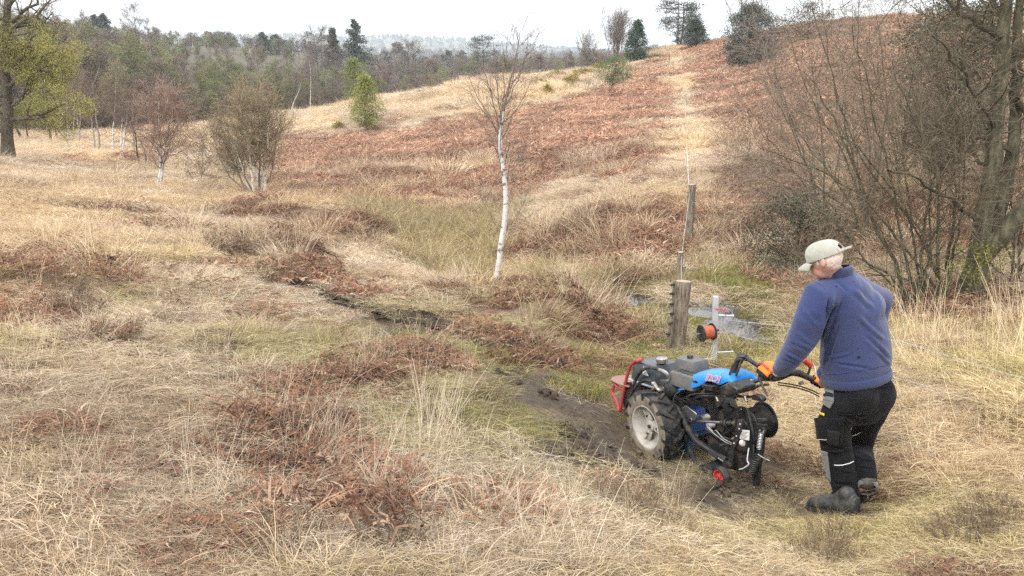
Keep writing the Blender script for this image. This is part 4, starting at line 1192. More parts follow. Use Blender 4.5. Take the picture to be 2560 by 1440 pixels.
def clump_birch():
    b = gpt(642, 487); Y = b.y
    T = Tree(402); r = T.r
    qs = [([(640, 492), (632, 450), (625, 400), (612, 320), (600, 260)], .05, 1), ([(652, 492), (640, 440), (632, 380), (628, 300), (630, 240)], .05, 1), ([(660, 492), (668, 420), (670, 360), (668, 300), (672, 270)], .042, 1), ([(630, 488), (600, 450), (575, 390), (560, 330)], .04, 0), ([(636, 490), (612, 440), (590, 370), (582, 300)], .04, 1),
          ([(645, 490), (650, 420), (650, 340), (645, 250)], .04, 0), ([(622, 480), (580, 450), (550, 400), (535, 350)], .032, 0), ([(655, 488), (680, 430), (688, 370), (690, 330)], .03, 0), ([(648, 490), (660, 440), (662, 380), (655, 300)], .03, 1), ([(634, 486), (605, 420), (602, 340), (608, 270)], .035, 0)]
    for wht in (1, 0):
        LP, LR = [], []
        for q, w_, k in qs:
            if k != wht: continue
            dy = r.uniform(-.8, .8)
            p_, r_ = stem([px(u, v, Y + dy * i / 4) for i, (u, v) in enumerate(q)], w_, .01, 14, .015, r); LP.append(p_); LR.append(r_)
        LP = np.concatenate(LP); LR = np.concatenate(LR)
        if wht: T.limb(LP, LR, 8, (1, 1, 1)); A, AR = LP, LR
        else:
            V, F = tubes(LP, LR, 6); T.c.add(V, F, twigcol((.20, .165, .13), len(LP), r, 14 * 6)); A = np.concatenate([A, LP]); AR = np.concatenate([AR, LR])
    b0, r0 = grow(A, AR, 18, .25, 1, 36, 12, 1.0, .4, .45, 8, .08, .06, r, .4); r0 = np.clip(r0, .004, .012); T.twig(b0, r0, (.22, .175, .125))
    b1, r1 = grow(b0, r0, 9, .15, 1, 36, 12, .55, .4, .6, 6, .1, .04, r, .4); T.twig(b1, np.clip(r1, .004, .007), (.27, .215, .15), True)
    b2, r2 = grow(b1, r1, 5, .1, 1, 38, 12, .28, .4, .6, 4, .1, 0, r, .3); T.twig(b2, np.clip(r2, .003, .005), (.30, .24, .16), True)
    T.foliage(b2, 5000, .03, [[.34, .29, .14], [.30, .24, .14]], .04)
    T.make('birch_clump', 'bushy clump of white and grey birch stems with an olive brown crown', 'tree', barkmat=M_BIRCH)
clump_birch()
b = gpt(585, 455); b.x -= .1; b.y += .8; b.z = gz(b.x, b.y)
evergreen('gorse_bush', 'dark green evergreen bush at the foot of the bushy birch clump', 'bush', b, 1.35, .75, ROUND, 403, 60, 60, .05, DARKG, .14, .04)

def whip(name, label, pts_, Y, w_, col, seed, mat=None, tw=(.17, .125, .10), n=14, l=.7):
    T = Tree(seed); r = T.r
    P, R = stem([px(u, v, Y) for u, v in pts_], w_, .006, 14, .012, r)
    T.limb(P, R, 7, col)
    b0, r0 = grow(P, R, n, .3, 1, 40, 12, l, .4, .5, 7, .1, .03, r, .4); T.twig(b0, np.clip(r0, .004, .01), tw)
    b1, r1 = grow(b0, r0, 7, .15, 1, 40, 12, l * .5, .4, .6, 5, .1, 0, r, .4); T.twig(b1, np.clip(r1, .003, .006), tw, True)
    b2, r2 = grow(b1, r1, 4, .15, 1, 40, 12, l * .28, .4, .6, 4, .1, 0, r, .4); T.twig(b2, np.clip(r2, .003, .005), tw, True)
    return T.make(name, label, 'tree', barkmat=mat)
def whip_at(u, v, name, label, pts_, w_, col, seed, **k):
    Y = gpt(u, v).y
    return whip(name, label, [(pts_[0][0], pts_[0][1] + 6)] + list(pts_), Y, w_, col, seed, **k)
WHT = (1, 1, 1); DRK = (.11, .075, .06); GRY = (.30, .27, .235)
whip_at(350, 415, 'young_oak', 'dark stemmed bare sapling just left of the twin stemmed birch', [(349, 418), (343, 380), (340, 340), (325, 300), (320, 262)], .055, DRK, 411, n=16, l=1.3)
whip_at(366, 420, 'young_oak', 'short dark leaning sapling close against the twin stemmed birch', [(366, 420), (364, 385), (352, 350), (335, 325)], .035, DRK, 412, n=10, l=.8)
whip_at(485, 480, 'birch_sapling', 'thin white birch sapling leaning left of the bushy clump, nearest of a pair', [(486, 482), (480, 440), (478, 400), (470, 370)], .022, WHT, 413, mat=M_BIRCH, n=12, l=.6)
whip_at(502, 474, 'birch_sapling', 'thin white birch sapling curving right of its pair', [(501, 476), (502, 445), (507, 415), (506, 380)], .022, WHT, 414, mat=M_BIRCH, n=12, l=.6)
whip_at(524, 433, 'birch_sapling', 'short white birch sapling at the left foot of the bushy clump', [(524, 434), (521, 408), (517, 380), (505, 340), (500, 300)], .03, WHT, 415, mat=M_BIRCH, n=18, l=1.3)
for k, (u, v, top, lean, lb) in enumerate([(282, 384, 190, 8, 'tall pale birch with forked white foot at the field edge'), (303, 384, 235, 4, 'pale birch next to the forked one at the field edge'), (308, 384, 250, 14, 'pale birch leaning right at the field edge'), (237, 380, 240, -14, 'grey birch leaning left at the field edge'),
                                           (250, 382, 210, -20, 'slender grey birch crossing the leaning one'), (172, 362, 250, -6, 'pale pole birch beside the yellow green tree crown'), (182, 364, 260, 4, 'second pale pole birch beside the yellow green tree crown'), (198, 366, 230, 6, 'dark pole birch just right of the pale pole birches'), (335, 385, 270, -4, 'thin birch between the forked birch and the dark sapling')]):
    whip_at(u, v, 'birch_tree', lb, [(u, v), (u + lean * .2, v - (v - top) * .3), (u + lean * .7, v - (v - top) * .65), (u + lean, top)], .075, (1, 1, 1) if 'grey' not in lb and 'dark' not in lb else GRY, 420 + k, mat=M_BIRCH if 'grey' not in lb and 'dark' not in lb else None, n=22, l=1.7)
# fallen pale birch leaning out of the wood
whip('birch_tree', 'white birch leaning steeply right out of the wood edge', [(205, 260), (222, 230), (240, 195), (248, 165)], 72, .10, WHT, 431, mat=M_BIRCH, n=12, l=1.6)
whip('birch_tree', 'crooked white birch bent like an elbow at the wood edge', [(728, 285), (733, 255), (748, 230), (752, 205)], 84, .09, WHT, 432, mat=M_BIRCH, n=14, l=1.6)
whip('birch_tree', 'tall straight white birch beside the crooked one', [(776, 285), (776, 240), (778, 200), (774, 150)], 85, .09, WHT, 433, mat=M_BIRCH, n=20, l=1.8)
# three little red stemmed trees under the big tree's crown
for k, (u, v, lb) in enumerate([(70, 356, 'small red stemmed tree nearest the big trunk'), (131, 362, 'small red stemmed tree, the middle of three under the big crown'), (145, 358, 'small red stemmed tree, the outermost of three under the big crown'), (57, 354, 'stout short grey trunk behind the small red stemmed trees')]):
    b = gpt(u, v)
    multi('small_tree', lb, 'tree', b, 2 if k < 3 else 1, 3.0, 12, seed=440 + k, r0=.06 if k < 3 else .12, stemcol=(.16, .085, .06) if k < 3 else (.15, .13, .10), twc=(.12, .10, .06), n1=14, n2=8, n3=4, R0=.05, l1=.5, l2=.22, l3=.1, a1=58, tw=.006, leaf=(2600, .08, [[.20, .20, .05], [.25, .25, .07]], .1), t1=.45)
# the lime green bushy tree on the bracken edge
b = gpt(918, 332)
o = evergreen('bushy_tree', 'lime green bushy little tree on the edge of the bracken', 'tree', b, span(918, 192, b.y, b), 1.02, [(0, .15), (.16, .55), (.3, 1), (.5, 1), (.72, .66), (.9, .3), (1, .06)], 451, 210, 46, .085, [[.26, .29, .085], [.33, .35, .11], [.19, .22, .07], [.38, .38, .15]], .15, .05, mat=M_LEAF, stems=4, low=.13, bark=(.2, .15, .11))
b = at_ridge(888, 270, 83)
evergreen('birch_tree', 'pale lime birch in leaf behind the lime green bushy tree', 'tree', b, span(888, 150, 83, b), 1.25, EGG, 452, 120, 36, .15, [[.19, .22, .075], [.23, .26, .09]], .26, .06, mat=M_LEAF, low=.15)
# hawthorn on the bracken hill
b = gpt(1522, 246)
evergreen('hawthorn_bush', 'leaning hawthorn with green leaf above bare stems on the bracken hill', 'bush', b, span(1540, 142, b.y, b), 1.25, [(0, .05), (.3, .35), (.5, .9), (.72, 1), (.9, .7), (1, .2)], 453, 120, 46, .075, [[.13, .18, .085], [.17, .225, .10], [.10, .135, .07], [.21, .24, .12]], .15, .05, mat=M_LEAF, stems=5, low=.38, lean=(.55, .2), bark=(.2, .125, .095), shell=.4)
# gorse
GOR = [[.13, .14, .05], [.17, .16, .05], [.09, .10, .04], [.45, .33, .03], [.50, .36, .03]]
for k, (u, v, h_, w_, lb) in enumerate([(1430, 226, 1.25, .65, 'yellow flowered gorse bush standing alone, largest on the ridge'), (1369, 240, .75, .38, 'small upright yellow gorse bush at the bracken edge'), (1340, 190, .55, .55, 'yellow tipped gorse bush at the ridge top by the lone birch'), (1395, 196, .6, 1.1, 'low wide olive gorse patch on the ridge'),
                                        (1462, 190, .6, 1.3, 'low wide gorse patch between the gorse bush and the hawthorn'), (1350, 215, .5, .9, 'low gorse patch below the ridge behind the birch twigs'), (1500, 178, .7, 1.0, 'gorse scrub behind the hawthorn on the ridge'), (846, 325, .4, .35, 'tiny yellow gorse left of the lime green bushy tree'), (1640, 150, .5, 1.0, 'low dark gorse beside the ridge top post')]):
    b = gpt(u, v)
    evergreen('gorse_bush', lb, 'bush', b, h_, w_, ROUND, 460 + k, 46 if w_ < 1 else 90, 40, .07, GOR if k != 8 else GOR[:3], .12, .04, mat=M_LEAF, group='gorse bushes on the ridge')
# skyline trees on the ridge
b = at_ridge(1540, 148, 96)
multi('bare_tree', 'fan shaped bare tree of many upright stems on the skyline', 'tree', b, 14, span(1555, 22, 96, b), 13, seed=471, r0=.07, stemcol=(.17, .14, .115), twc=(.19, .155, .13), n1=12, n2=7, n3=3, R0=.3, l1=.34, l2=.14, l3=.07, a1=24, tw=.014, trop=.05, wander=.05)
b = at_ridge(1462, 160, 112)
multi('bare_tree', 'smaller bare tree of upright stems left of the fan shaped one', 'tree', b, 9, span(1462, 78, 112, b), 13, seed=472, r0=.07, stemcol=(.2, .17, .14), twc=(.2, .165, .14), n1=10, n2=7, n3=2, R0=.3, l1=.34, l2=.14, l3=.07, a1=26, tw=.015, trop=.05, wander=.05)
b = at_ridge(1592, 148, 88)
evergreen('holly_tree', 'dark green conical evergreen beside the fan shaped bare tree', 'tree', b, span(1592, 55, 88, b), 1.6, [(0, .7), (.15, 1), (.4, .92), (.65, .62), (.85, .3), (1, .05)], 473, 190, 46, .16, [[.045, .085, .05], [.06, .105, .06], [.035, .06, .04]], .2, .1)
b = at_ridge(1733, 132, 90)
evergreen('yew_tree', 'dark rounded yew in front of the tall pine on the ridge', 'tree', b, span(1735, 52, 90, b), 1.75, [(0, .1), (.16, .5), (.3, .95), (.5, .9), (.75, .55), (1, .1)], 474, 190, 46, .15, [[.05, .07, .045], [.065, .09, .055], [.035, .05, .035]], .2, .1, low=.14)
def pine(u, v, Y, top, label, seed, w_=3.0, nlay=8, stems=2, base=None):
    b = base or at_ridge(u, v, Y); h = span(u, top, Y, b)
    T = Tree(seed); r = T.r
    LP, LR = [], []
    for k in range(stems):
        P, R = stem([(k * .45 - .2, 0, -.3), (k * .55 - .25, .1, h * .4), (k * .7 - .4, 0, h * (.97 - .12 * k))], .17, .03, 14, .04, r); LP.append(P); LR.append(R)
    LP = np.concatenate(LP); LR = np.concatenate(LR); T.limb(LP, LR, 8, (.12, .095, .075))
    nb = nlay * 7
    t = np.concatenate([r.uniform(.12, .2, 4), r.uniform(.24, .99, nb)]); nb = len(t)
    a = r.uniform(0, 6.28, nb)
    ln = w_ * np.interp(t, [0, .2, .45, .7, .9, 1], [.55, .7, .95, .9, .6, .25]) * r.uniform(.55, 1.1, nb)
    i = (t * 12.9).astype(int); s_ = r.integers(0, stems, nb)
    p = LP[s_, i]
    d = nrm(np.stack([np.cos(a), np.sin(a), r.uniform(-.05, .45, nb)], 1))
    B = march(p, d, ln, 8, .1, .03, r); RB = taper(np.full(nb, .05), 8, .2); T.limb(B, RB, 5, (.11, .09, .07))
    b1, r1 = grow(B, RB, 8, .45, 1, 45, 14, .75, .3, .5, 4, .1, .10, r, .2); T.twig(b1, np.maximum(r1, .012), (.10, .085, .06), True)
    n = len(b1) * 18
    c = np.repeat(b1[:, 2:].mean(1), 18, 0) + r.normal(0, 1, (n, 3)) * np.array([.34, .34, .075])
    ax = nrm(r.normal(size=(n, 3)) * [1, 1, .5] + [0, 0, .5]); bx = nrm(np.cross(ax, r.normal(size=(n, 3)))); s = .22 * r.uniform(.6, 1.3, (n, 1))
    V = np.stack([c, c + ax * s * .5 + bx * s * .14, c + ax * s, c + ax * s * .5 - bx * s * .14], 1).reshape(-1, 3)
    T.c.add(V, [np.arange(n * 4).reshape(n, 4)], rep(np.array(PINEG)[r.integers(0, 3, n)] * r.uniform(.7, 1.3, (n, 1)), 4), 1)
    return T.make('pine_tree', label, 'tree', None, tuple(b), 0, None, M_EVER)
pine(1697, 128, 98, -28, 'tall layered dark pine on the crest of the path', 475, 2.9)
b = gpt(1868, 166)
evergreen('holly_tree', 'big rounded blue green holly on the bracken hill', 'tree', b, span(1870, 14, b.y, b), 2.15, [(0, .45), (.08, .8), (.3, .95), (.55, 1), (.8, .72), (1, .12)], 476, 340, 60, .10, [[.05, .075, .06], [.065, .09, .07], [.035, .052, .045], [.085, .11, .09]], .2, .1)
b = at_ridge(1850, 120, 75)
multi('bare_tree', 'bare grey tree rising behind the big rounded holly', 'tree', b, 7, span(1850, -40, 75, b), 16, seed=477, r0=.06, stemcol=(.2, .17, .15), twc=(.2, .17, .145), n1=12, n2=7, n3=3, R0=.4, l1=.34, l2=.14, l3=.07, a1=28, tw=.010, trop=.04)
b = at_ridge(2020, 80, 66)
evergreen('hawthorn_bush', 'broad brown green bush on the right skyline behind the thicket', 'bush', b, span(2020, 18, 66, b) + .2, 2.6, ROUND, 478, 150, 40, .11, [[.10, .09, .05], [.12, .10, .07], [.08, .085, .05]], .25, .06)
b = at_ridge(2335, 30, 78)
multi('bare_tree', 'pale hazy bush on the skyline at the upper right', 'bush', b, 9, 1.3, 30, seed=479, r0=.03, stemcol=(.25, .22, .19), twc=(.26, .24, .19), n1=9, n2=6, n3=3, R0=.9, tw=.012)
# trees that stick out of the far wood
def fir(u, vb, Y, top, label, seed, w_, gcol=PINEG, ragged=.3):
    p = px(u, top, Y); z = gz(p.x, Y); h = p.z - z; zb = px(u, vb, Y).z - z
    T = Tree(seed); r = T.r
    P, R = stem([(0, 0, -.4), (0, 0, h * .5), (r.normal(0, .1), 0, h)], .2, .02, 12, .03, r); T.limb(P, R, 6, (.1, .08, .065))
    nl = 16; t = np.repeat(np.linspace(max(.05, zb / h * .5), .97, nl), 9) + r.uniform(-.02, .02, nl * 9)
    a = r.uniform(0, 6.28, len(t)); ln = (w_ * (1 - np.clip(t, 0, .98)) ** .8 + .12) * r.uniform(1 - ragged, 1 + ragged, len(t))
    p0 = np.stack([0 * t, 0 * t, t * h], 1); d = nrm(np.stack([np.cos(a), np.sin(a), r.uniform(-.15, .35, len(t))], 1))
    B = march(p0, d, ln, 6, .08, -.06, r); T.limb(B, taper(np.full(len(t), .035), 6), 3, (.1, .08, .06))
    n = len(B) * 30; i = np.repeat(np.arange(len(B)), 30); f = r.uniform(.2, 1, n) * 5; k = np.clip(f.astype(int), 0, 4); w2 = (f - k)[:, None]
    c = B[i, k] * (1 - w2) + B[i, k + 1] * w2 + r.normal(0, 1, (n, 3)) * [.16, .16, .12]
    ax = nrm(r.normal(size=(n, 3)) - [0, 0, .4]); bx = nrm(np.cross(ax, r.normal(size=(n, 3)))); s = .38 * r.uniform(.6, 1.3, (n, 1))
    V = np.stack([c, c + ax * s * .5 + bx * s * .2, c + ax * s, c + ax * s * .5 - bx * s * .2], 1).reshape(-1, 3)
    T.c.add(V, [np.arange(n * 4).reshape(n, 4)], rep(np.array(gcol)[r.integers(0, len(gcol), n)] * r.uniform(.7, 1.3, (n, 1)), 4), 1)
    return T.make('fir_tree', label, 'tree', None, (p.x, Y, z), 0, None, M_EVER)
fir(234, 60, 165, 38, 'dark fir above the wood at the upper left, left of a pair', 481, 3.0)
fir(256, 60, 166, 36, 'dark ragged fir above the wood, right of a pair', 482, 3.4, ragged=.5)
fir(655, 118, 190, 82, 'slim dark fir above the hazy green part of the wood', 483, 3.2)
fir(688, 122, 192, 88, 'twin topped broad dark fir right of the slim fir', 484, 5.2)
fir(886, 120, 135, 50, 'tall ragged fir rising above the middle of the wood', 485, 4.2, ragged=.55)
fir(830, 110, 140, 70, 'small reddish fir left of the tall ragged fir', 486, 2.6, [[.09, .075, .06], [.07, .07, .05]])
pine(1213, 160, 135, 80, 'dark broad pine behind the top of the lone birch', 487, 4.2, 9, 1)
pine(562, 110, 200, 82, 'flat topped dark pine low on the skyline of the wood', 488, 4.0, 8, 1)
def big_oak(u, Y, top, label, seed, w_=1.0, tint=(1, 1, 1)):
    p = px(u, top, Y); z = gz(p.x, Y); h = p.z - z
    T = wood_tree(seed, h / .97, 'oak')
    return T.make('oak_tree', label, 'tree', None, (p.x, Y, z), 0, None, M_LEAF)
big_oak(332, 150, 28, 'wide bare oak crown standing up on the left skyline', 491)
big_oak(205, 150, 42, 'low bare oak crown left of the paired firs', 492)
big_oak(275, 100, 95, 'heavy dark limbed bare oak inside the left wood', 493)
big_oak(1020, 120, 118, 'bare oak at the low gap of the skyline', 494)
big_oak(790, 112, 84, 'purplish bare tree beside the tall ragged fir', 495)

# distant valley woods, lines of crowns that nobody could count
def p_crown(seed, con):
    r = np.random.default_rng(seed); mb = MB(); n = 90
    a = r.uniform(0, 6.28, n); zt = r.uniform(.15, 1, n)
    rad = (np.interp(zt, [0, .4, 1], [.35, .5, .12]) if not con else (1 - zt) * .35 + .03) * np.sqrt(r.uniform(.2, 1, n))
    c = np.stack([np.cos(a) * rad, np.sin(a) * rad, zt], 1)
    ax = nrm(r.normal(size=(n, 3))); bx = nrm(np.cross(ax, r.normal(size=(n, 3)))); s = .26 if not con else .2
    V = np.stack([c - ax * s * .5, c + bx * s * .4, c + ax * s * .5, c - bx * s * .4], 1).reshape(-1, 3)
    mb.add(V, [np.arange(n * 4).reshape(n, 4)], rep(np.ones((n, 3)) * r.uniform(.7, 1.3, (n, 1)), 4))
    return mb.mesh('far_crown', M_HERB)
rf = np.random.default_rng(99)
n1_ = 6500
uu = rf.uniform(-500, 2000, n1_); YY = np.concatenate([rf.uniform(330, 700, 900), rf.uniform(700, 1300, 1400), rf.uniform(1400, 2300, 4200)])
xx = (uu - 1280) / FPX * YY * 1.03
con = (rf.random(n1_) < .18).astype(int)
tn = np.where(con[:, None] == 1, [[.05, .065, .05]], [[.12, .105, .08]]) * rf.uniform(.7, 1.4, (n1_, 1))
scatter('distant_woodland', [p_crown(1, 0), p_crown(2, 0), p_crown(3, 1)], np.stack([xx, YY, H(xx, YY) - 1], 1), rf.uniform(7, 13, n1_) * np.where(YY > 1400, .8, 1), rf.uniform(0, 6.28, n1_), np.zeros((n1_, 2)), tn, np.where(con == 1, 2, rf.integers(0, 2, n1_)), 'hazy bluish woods filling the distant valley and ridge', 'wood')
# ------------------------------------------------------------------ the thicket on the right
def big_right():
    b = gpt(2425, 742); Y = b.y
    T = Tree(501); r = T.r
    qs = [([(2418, 770), (2430, 700), (2448, 620), (2462, 540), (2478, 430), (2490, 330), (2500, 200), (2512, 60), (2520, -80)], .135, .055, 0), ([(2440, 700), (2475, 600), (2508, 500), (2530, 380), (2540, 250), (2540, 100), (2555, -60)], .10, .04, .25),
          ([(2450, 640), (2500, 590), (2560, 520), (2640, 430), (2720, 300)], .13, .06, -.5)]
    LP, LR = [], []
    for q, a_, b_, dy in qs:
        p_, r_ = stem([px(u, v, Y + dy * i / len(q)) for i, (u, v) in enumerate(q)], a_, b_, 20, .008, r); LP.append(p_); LR.append(r_)
    LP = np.concatenate(LP); LR = np.concatenate(LR); LR[0, :2] *= 1.25
    T.limb(LP, LR, 12, (1, 1, 1))
    lim = [([(2512, 100), (2440, 60), (2380, 10), (2310, -30)], .05), ([(2500, 200), (2560, 140), (2600, 60)], .05), ([(2478, 430), (2420, 380), (2370, 330), (2330, 300)], .028), ([(2490, 330), (2430, 230), (2390, 150), (2330, 90)], .03), ([(2515, 60), (2480, -10), (2450, -80)], .04), ([(2540, 250), (2580, 300), (2620, 330)], .04),
           ([(2462, 560), (2400, 520), (2340, 470), (2280, 440), (2220, 425)], .030), ([(2530, 380), (2450, 340), (2380, 330), (2300, 345)], .026), ([(2520, 0), (2440, -40), (2300, -60), (2200, -90)], .04), ([(2555, 130), (2480, 110), (2420, 70), (2360, 60)], .024)]
    BP, BR = [], []
    for q, w_ in lim:
        dy = r.uniform(-1, 1)
        p_, r_ = stem([px(u, v, Y + dy * i / 3) for i, (u, v) in enumerate(q)], w_, .008, 12, .02, r); BP.append(p_); BR.append(r_)
    BP = np.concatenate(BP); BR = np.concatenate(BR)
    V, F = tubes(BP, BR, 7); T.c.add(V, F, twigcol((.095, .085, .06), len(BP), r, 84))
    A = np.concatenate([BP, LP[:, 8:20]]); AR = np.concatenate([BR, LR[:, 8:20] * .3])
    b1, r1 = grow(A, AR, 12, .15, 1, 52, 16, .9, .4, .45, 9, .13, .02, r, .3); T.twig(b1, np.clip(r1, .004, .012), (.105, .09, .06))
    b2, r2 = grow(b1, r1, 7, .15, 1, 45, 15, .42, .4, .6, 6, .15, .0, r, .3); T.twig(b2, np.clip(r2, .0025, .004), (.12, .10, .07), True)
    b3, r3 = grow(b2, r2, 3, .15, 1, 45, 15, .2, .4, .6, 4, .15, .0, r, .3); T.twig(b3, np.full_like(r3, .0018), (.13, .105, .07), True)
    return T.make('old_tree', 'thick dark forked old trunk at the right edge of the thicket', 'tree', barkmat=M_BARKG)
big_right()

def hazel(u, v, stems_, label, seed, col=(.085, .072, .05), twc=(.15, .12, .085), n1=14, n2=8, dyr=.8, l1=.85, name='hazel_bush', w0=.02, n3=3):
    b = gpt(u, v); Y = b.y
    T = Tree(seed); r = T.r
    LP, LR = [], []
    for q, w_ in stems_:
        dy = r.uniform(-dyr, dyr)
        q = [(u + r.normal(0, 12), v + 14)] + q
        p_, r_ = stem([px(a, c, Y + dy * i / len(q)) for i, (a, c) in enumerate(q)], w_, max(.005, w_ * .16), 16, .015, r); LP.append(p_); LR.append(r_)
    LP = np.concatenate(LP); LR = np.concatenate(LR)
    T.limb(LP, LR, 8, (1, 1, 1))
    b1, r1 = grow(LP, LR, n1, .2, 1, 42, 14, l1, .4, .5, 9, .1, .03, r, .35); T.twig(b1, np.clip(r1, .003, .009), twc)
    b2, r2 = grow(b1, r1, n2, .15, 1, 42, 15, l1 * .5, .4, .6, 6, .13, .0, r, .3); T.twig(b2, np.clip(r2, .002, .0035), twc, True)
    if n3:
        b3, r3 = grow(b2, r2, n3, .15, 1, 45, 15, l1 * .25, .4, .6, 4, .13, .0, r, .3); T.twig(b3, np.full_like(r3, .0017), np.array(twc) * 1.1, True)
    return T.make(name, label, 'bush', 'bare bushes of the thicket', barkmat=M_BARKG)

hazel(2290, 770, [([(2265, 720), (2225, 640), (2180, 550), (2150, 460), (2120, 380), (2060, 250), (2010, 180)], .030), ([(2280, 700), (2250, 600), (2240, 480), (2200, 360), (2160, 200), (2130, 60)], .022), ([(2300, 690), (2310, 560), (2330, 430), (2340, 300), (2350, 160), (2330, 20)], .022),
                  ([(2300, 700), (2280, 560), (2262, 440), (2255, 330), (2280, 200), (2300, 120)], .018), ([(2270, 730), (2200, 670), (2120, 640), (2040, 640), (1980, 650)], .014), ([(2310, 700), (2330, 600), (2320, 480), (2380, 330), (2400, 240)], .018), ([(2260, 740), (2190, 690), (2100, 560), (1990, 500), (1870, 505)], .014)],
      'nearest many stemmed bare bush right of the capped man', 511)
hazel(2360, 760, [([(2350, 690), (2340, 600), (2350, 480), (2320, 360), (2260, 260), (2230, 150)], .024), ([(2360, 690), (2380, 560), (2390, 440), (2370, 300), (2350, 200)], .026), ([(2370, 700), (2400, 560), (2410, 420), (2430, 280), (2460, 180)], .02), ([(2345, 720), (2280, 640), (2200, 540), (2130, 470), (2000, 400), (1900, 370)], .018),
                  ([(2350, 700), (2310, 600), (2270, 520), (2180, 400), (2090, 330), (1980, 270)], .018), ([(2340, 730), (2250, 690), (2160, 680), (2080, 700)], .012), ([(2350, 680), (2290, 560), (2170, 440), (2090, 250), (2060, 120), (2030, 20)], .018)],
      'many stemmed bare bush at the foot of the thick old trunk', 512)
hazel(2170, 600, [([(2160, 520), (2140, 420), (2110, 300), (2080, 180), (2060, 60)], .03), ([(2150, 540), (2080, 440), (2010, 350), (1930, 250), (1900, 180)], .026), ([(2150, 540), (2060, 480), (1970, 420), (1900, 390), (1850, 400)], .02), ([(2180, 520), (2200, 400), (2220, 280), (2210, 150), (2190, 40)], .026), ([(2160, 540), (2110, 380), (2030, 260), (1990, 150), (1960, 60)], .024),
                  ([(2170, 500), (2180, 380), (2160, 240), (2140, 130), (2150, -20)], .024), ([(2190, 540), (2240, 420), (2270, 300), (2300, 180)], .022), ([(2150, 560), (2050, 520), (1960, 500), (1880, 470)], .016)],
      'wide bare grey brown bush behind the capped man, its twigs fanning left', 513, twc=(.20, .17, .13), l1=1.15, n1=18, n2=9)
hazel(2060, 540, [([(2040, 470), (2010, 380), (1970, 280), (1940, 180), (1920, 80)], .026), ([(2030, 480), (1970, 410), (1910, 330), (1870, 270)], .022), ([(2060, 470), (2060, 360), (2040, 250), (2030, 130)], .026), ([(2030, 500), (1950, 460), (1890, 430), (1850, 430)], .018), ([(2080, 470), (2100, 370), (2120, 260), (2100, 150)], .022), ([(2040, 480), (1990, 350), (1950, 230), (1880, 120)], .02)],
      'hazy reddish twiggy bush, farthest left of the thicket', 514, twc=(.225, .175, .145), l1=1.25, n1=20, n2=9)
hazel(2480, 560, [([(2470, 450), (2450, 330), (2420, 200), (2400, 80)], .03), ([(2480, 450), (2500, 320), (2530, 200), (2540, 60)], .03), ([(2460, 480), (2400, 400), (2340, 300), (2290, 200), (2260, 100)], .024), ([(2500, 470), (2560, 380), (2620, 280)], .024), ([(2460, 460), (2380, 350), (2310, 270), (2240, 210)], .022)],
      'bare bush behind the thick old trunk', 515, twc=(.19, .165, .12), l1=1.2, n1=18, n2=9)
hazel(2250, 470, [([(2240, 400), (2220, 300), (2190, 200), (2170, 90)], .03), ([(2260, 400), (2290, 280), (2320, 180), (2330, 100)], .03), ([(2240, 410), (2170, 330), (2090, 260), (2020, 200)], .024), ([(2270, 420), (2350, 330), (2420, 260)], .024), ([(2245, 400), (2210, 280), (2130, 180), (2080, 100)], .024)],
      'bare bush up the slope in the middle of the thicket', 516, twc=(.21, .175, .135), l1=1.5, n1=18, n2=9)
hazel(2540, 720, [([(2545, 640), (2560, 540), (2590, 430)], .025), ([(2530, 650), (2500, 560), (2510, 450), (2480, 300)], .02), ([(2520, 690), (2450, 640), (2390, 620), (2330, 640)], .014), ([(2550, 680), (2600, 600), (2640, 500)], .02), ([(2530, 670), (2540, 580), (2520, 450), (2560, 300)], .02)],
      'low tangled bare bush at the very right edge', 517, n1=12)
b = gpt(2040, 700); b.y += .9; b.z = gz(b.x, b.y)
evergreen('holly_bush', 'low dark green holly behind the peaked cap', 'bush', b, 1.25, .95, ROUND, 521, 170, 40, .035, [[.03, .05, .022], [.042, .066, .03], [.02, .034, .018], [.06, .075, .04]], .10, .04)
b = gpt(2395, 330); b.y = 16; b.z = gz(px(2395, 330, 16).x, 16); b.x = px(2395, 200, 16).x
evergreen('holly_tree', 'dark green holly high in the thicket behind the thick old trunk', 'tree', b, max(2.0, px(2395, 10, 16).z - b.z), 1.45, [(0, .1), (.3, .45), (.5, .9), (.75, 1), (1, .45)], 522, 380, 50, .055, [[.04, .066, .03], [.055, .085, .038], [.03, .048, .024], [.08, .10, .05]], .13, .06, low=.2)
# honeysuckle in first leaf on the old trunk
T = Tree(523); r = T.r
q = [([(2300, 700), (2360, 650), (2420, 640), (2470, 660)], .008), ([(2330, 660), (2400, 690), (2460, 690), (2500, 670)], .007), ([(2380, 650), (2430, 620), (2480, 640), (2530, 640)], .006)]
Yh = gpt(2425, 742).y - .35
A = np.concatenate([stem([px(u, v, Yh) for u, v in qq], w_, .004, 12, .03, r)[0] for qq, w_ in q]); AR = np.full((3, 12), .006)
T.limb(A, AR, 5, (.16, .13, .08)); b1, r1 = grow(A, AR, 14, .1, 1, 60, 20, .3, .4, .6, 6, .2, 0, r); T.twig(b1, np.full_like(r1, .003), (.16, .14, .08))
T.foliage(b1, 900, .028, [[.26, .26, .05], [.33, .32, .08], [.20, .21, .05]], .04)
T.make('honeysuckle', 'yellow green leafed climber across the foot of the thick old trunk', 'climber')
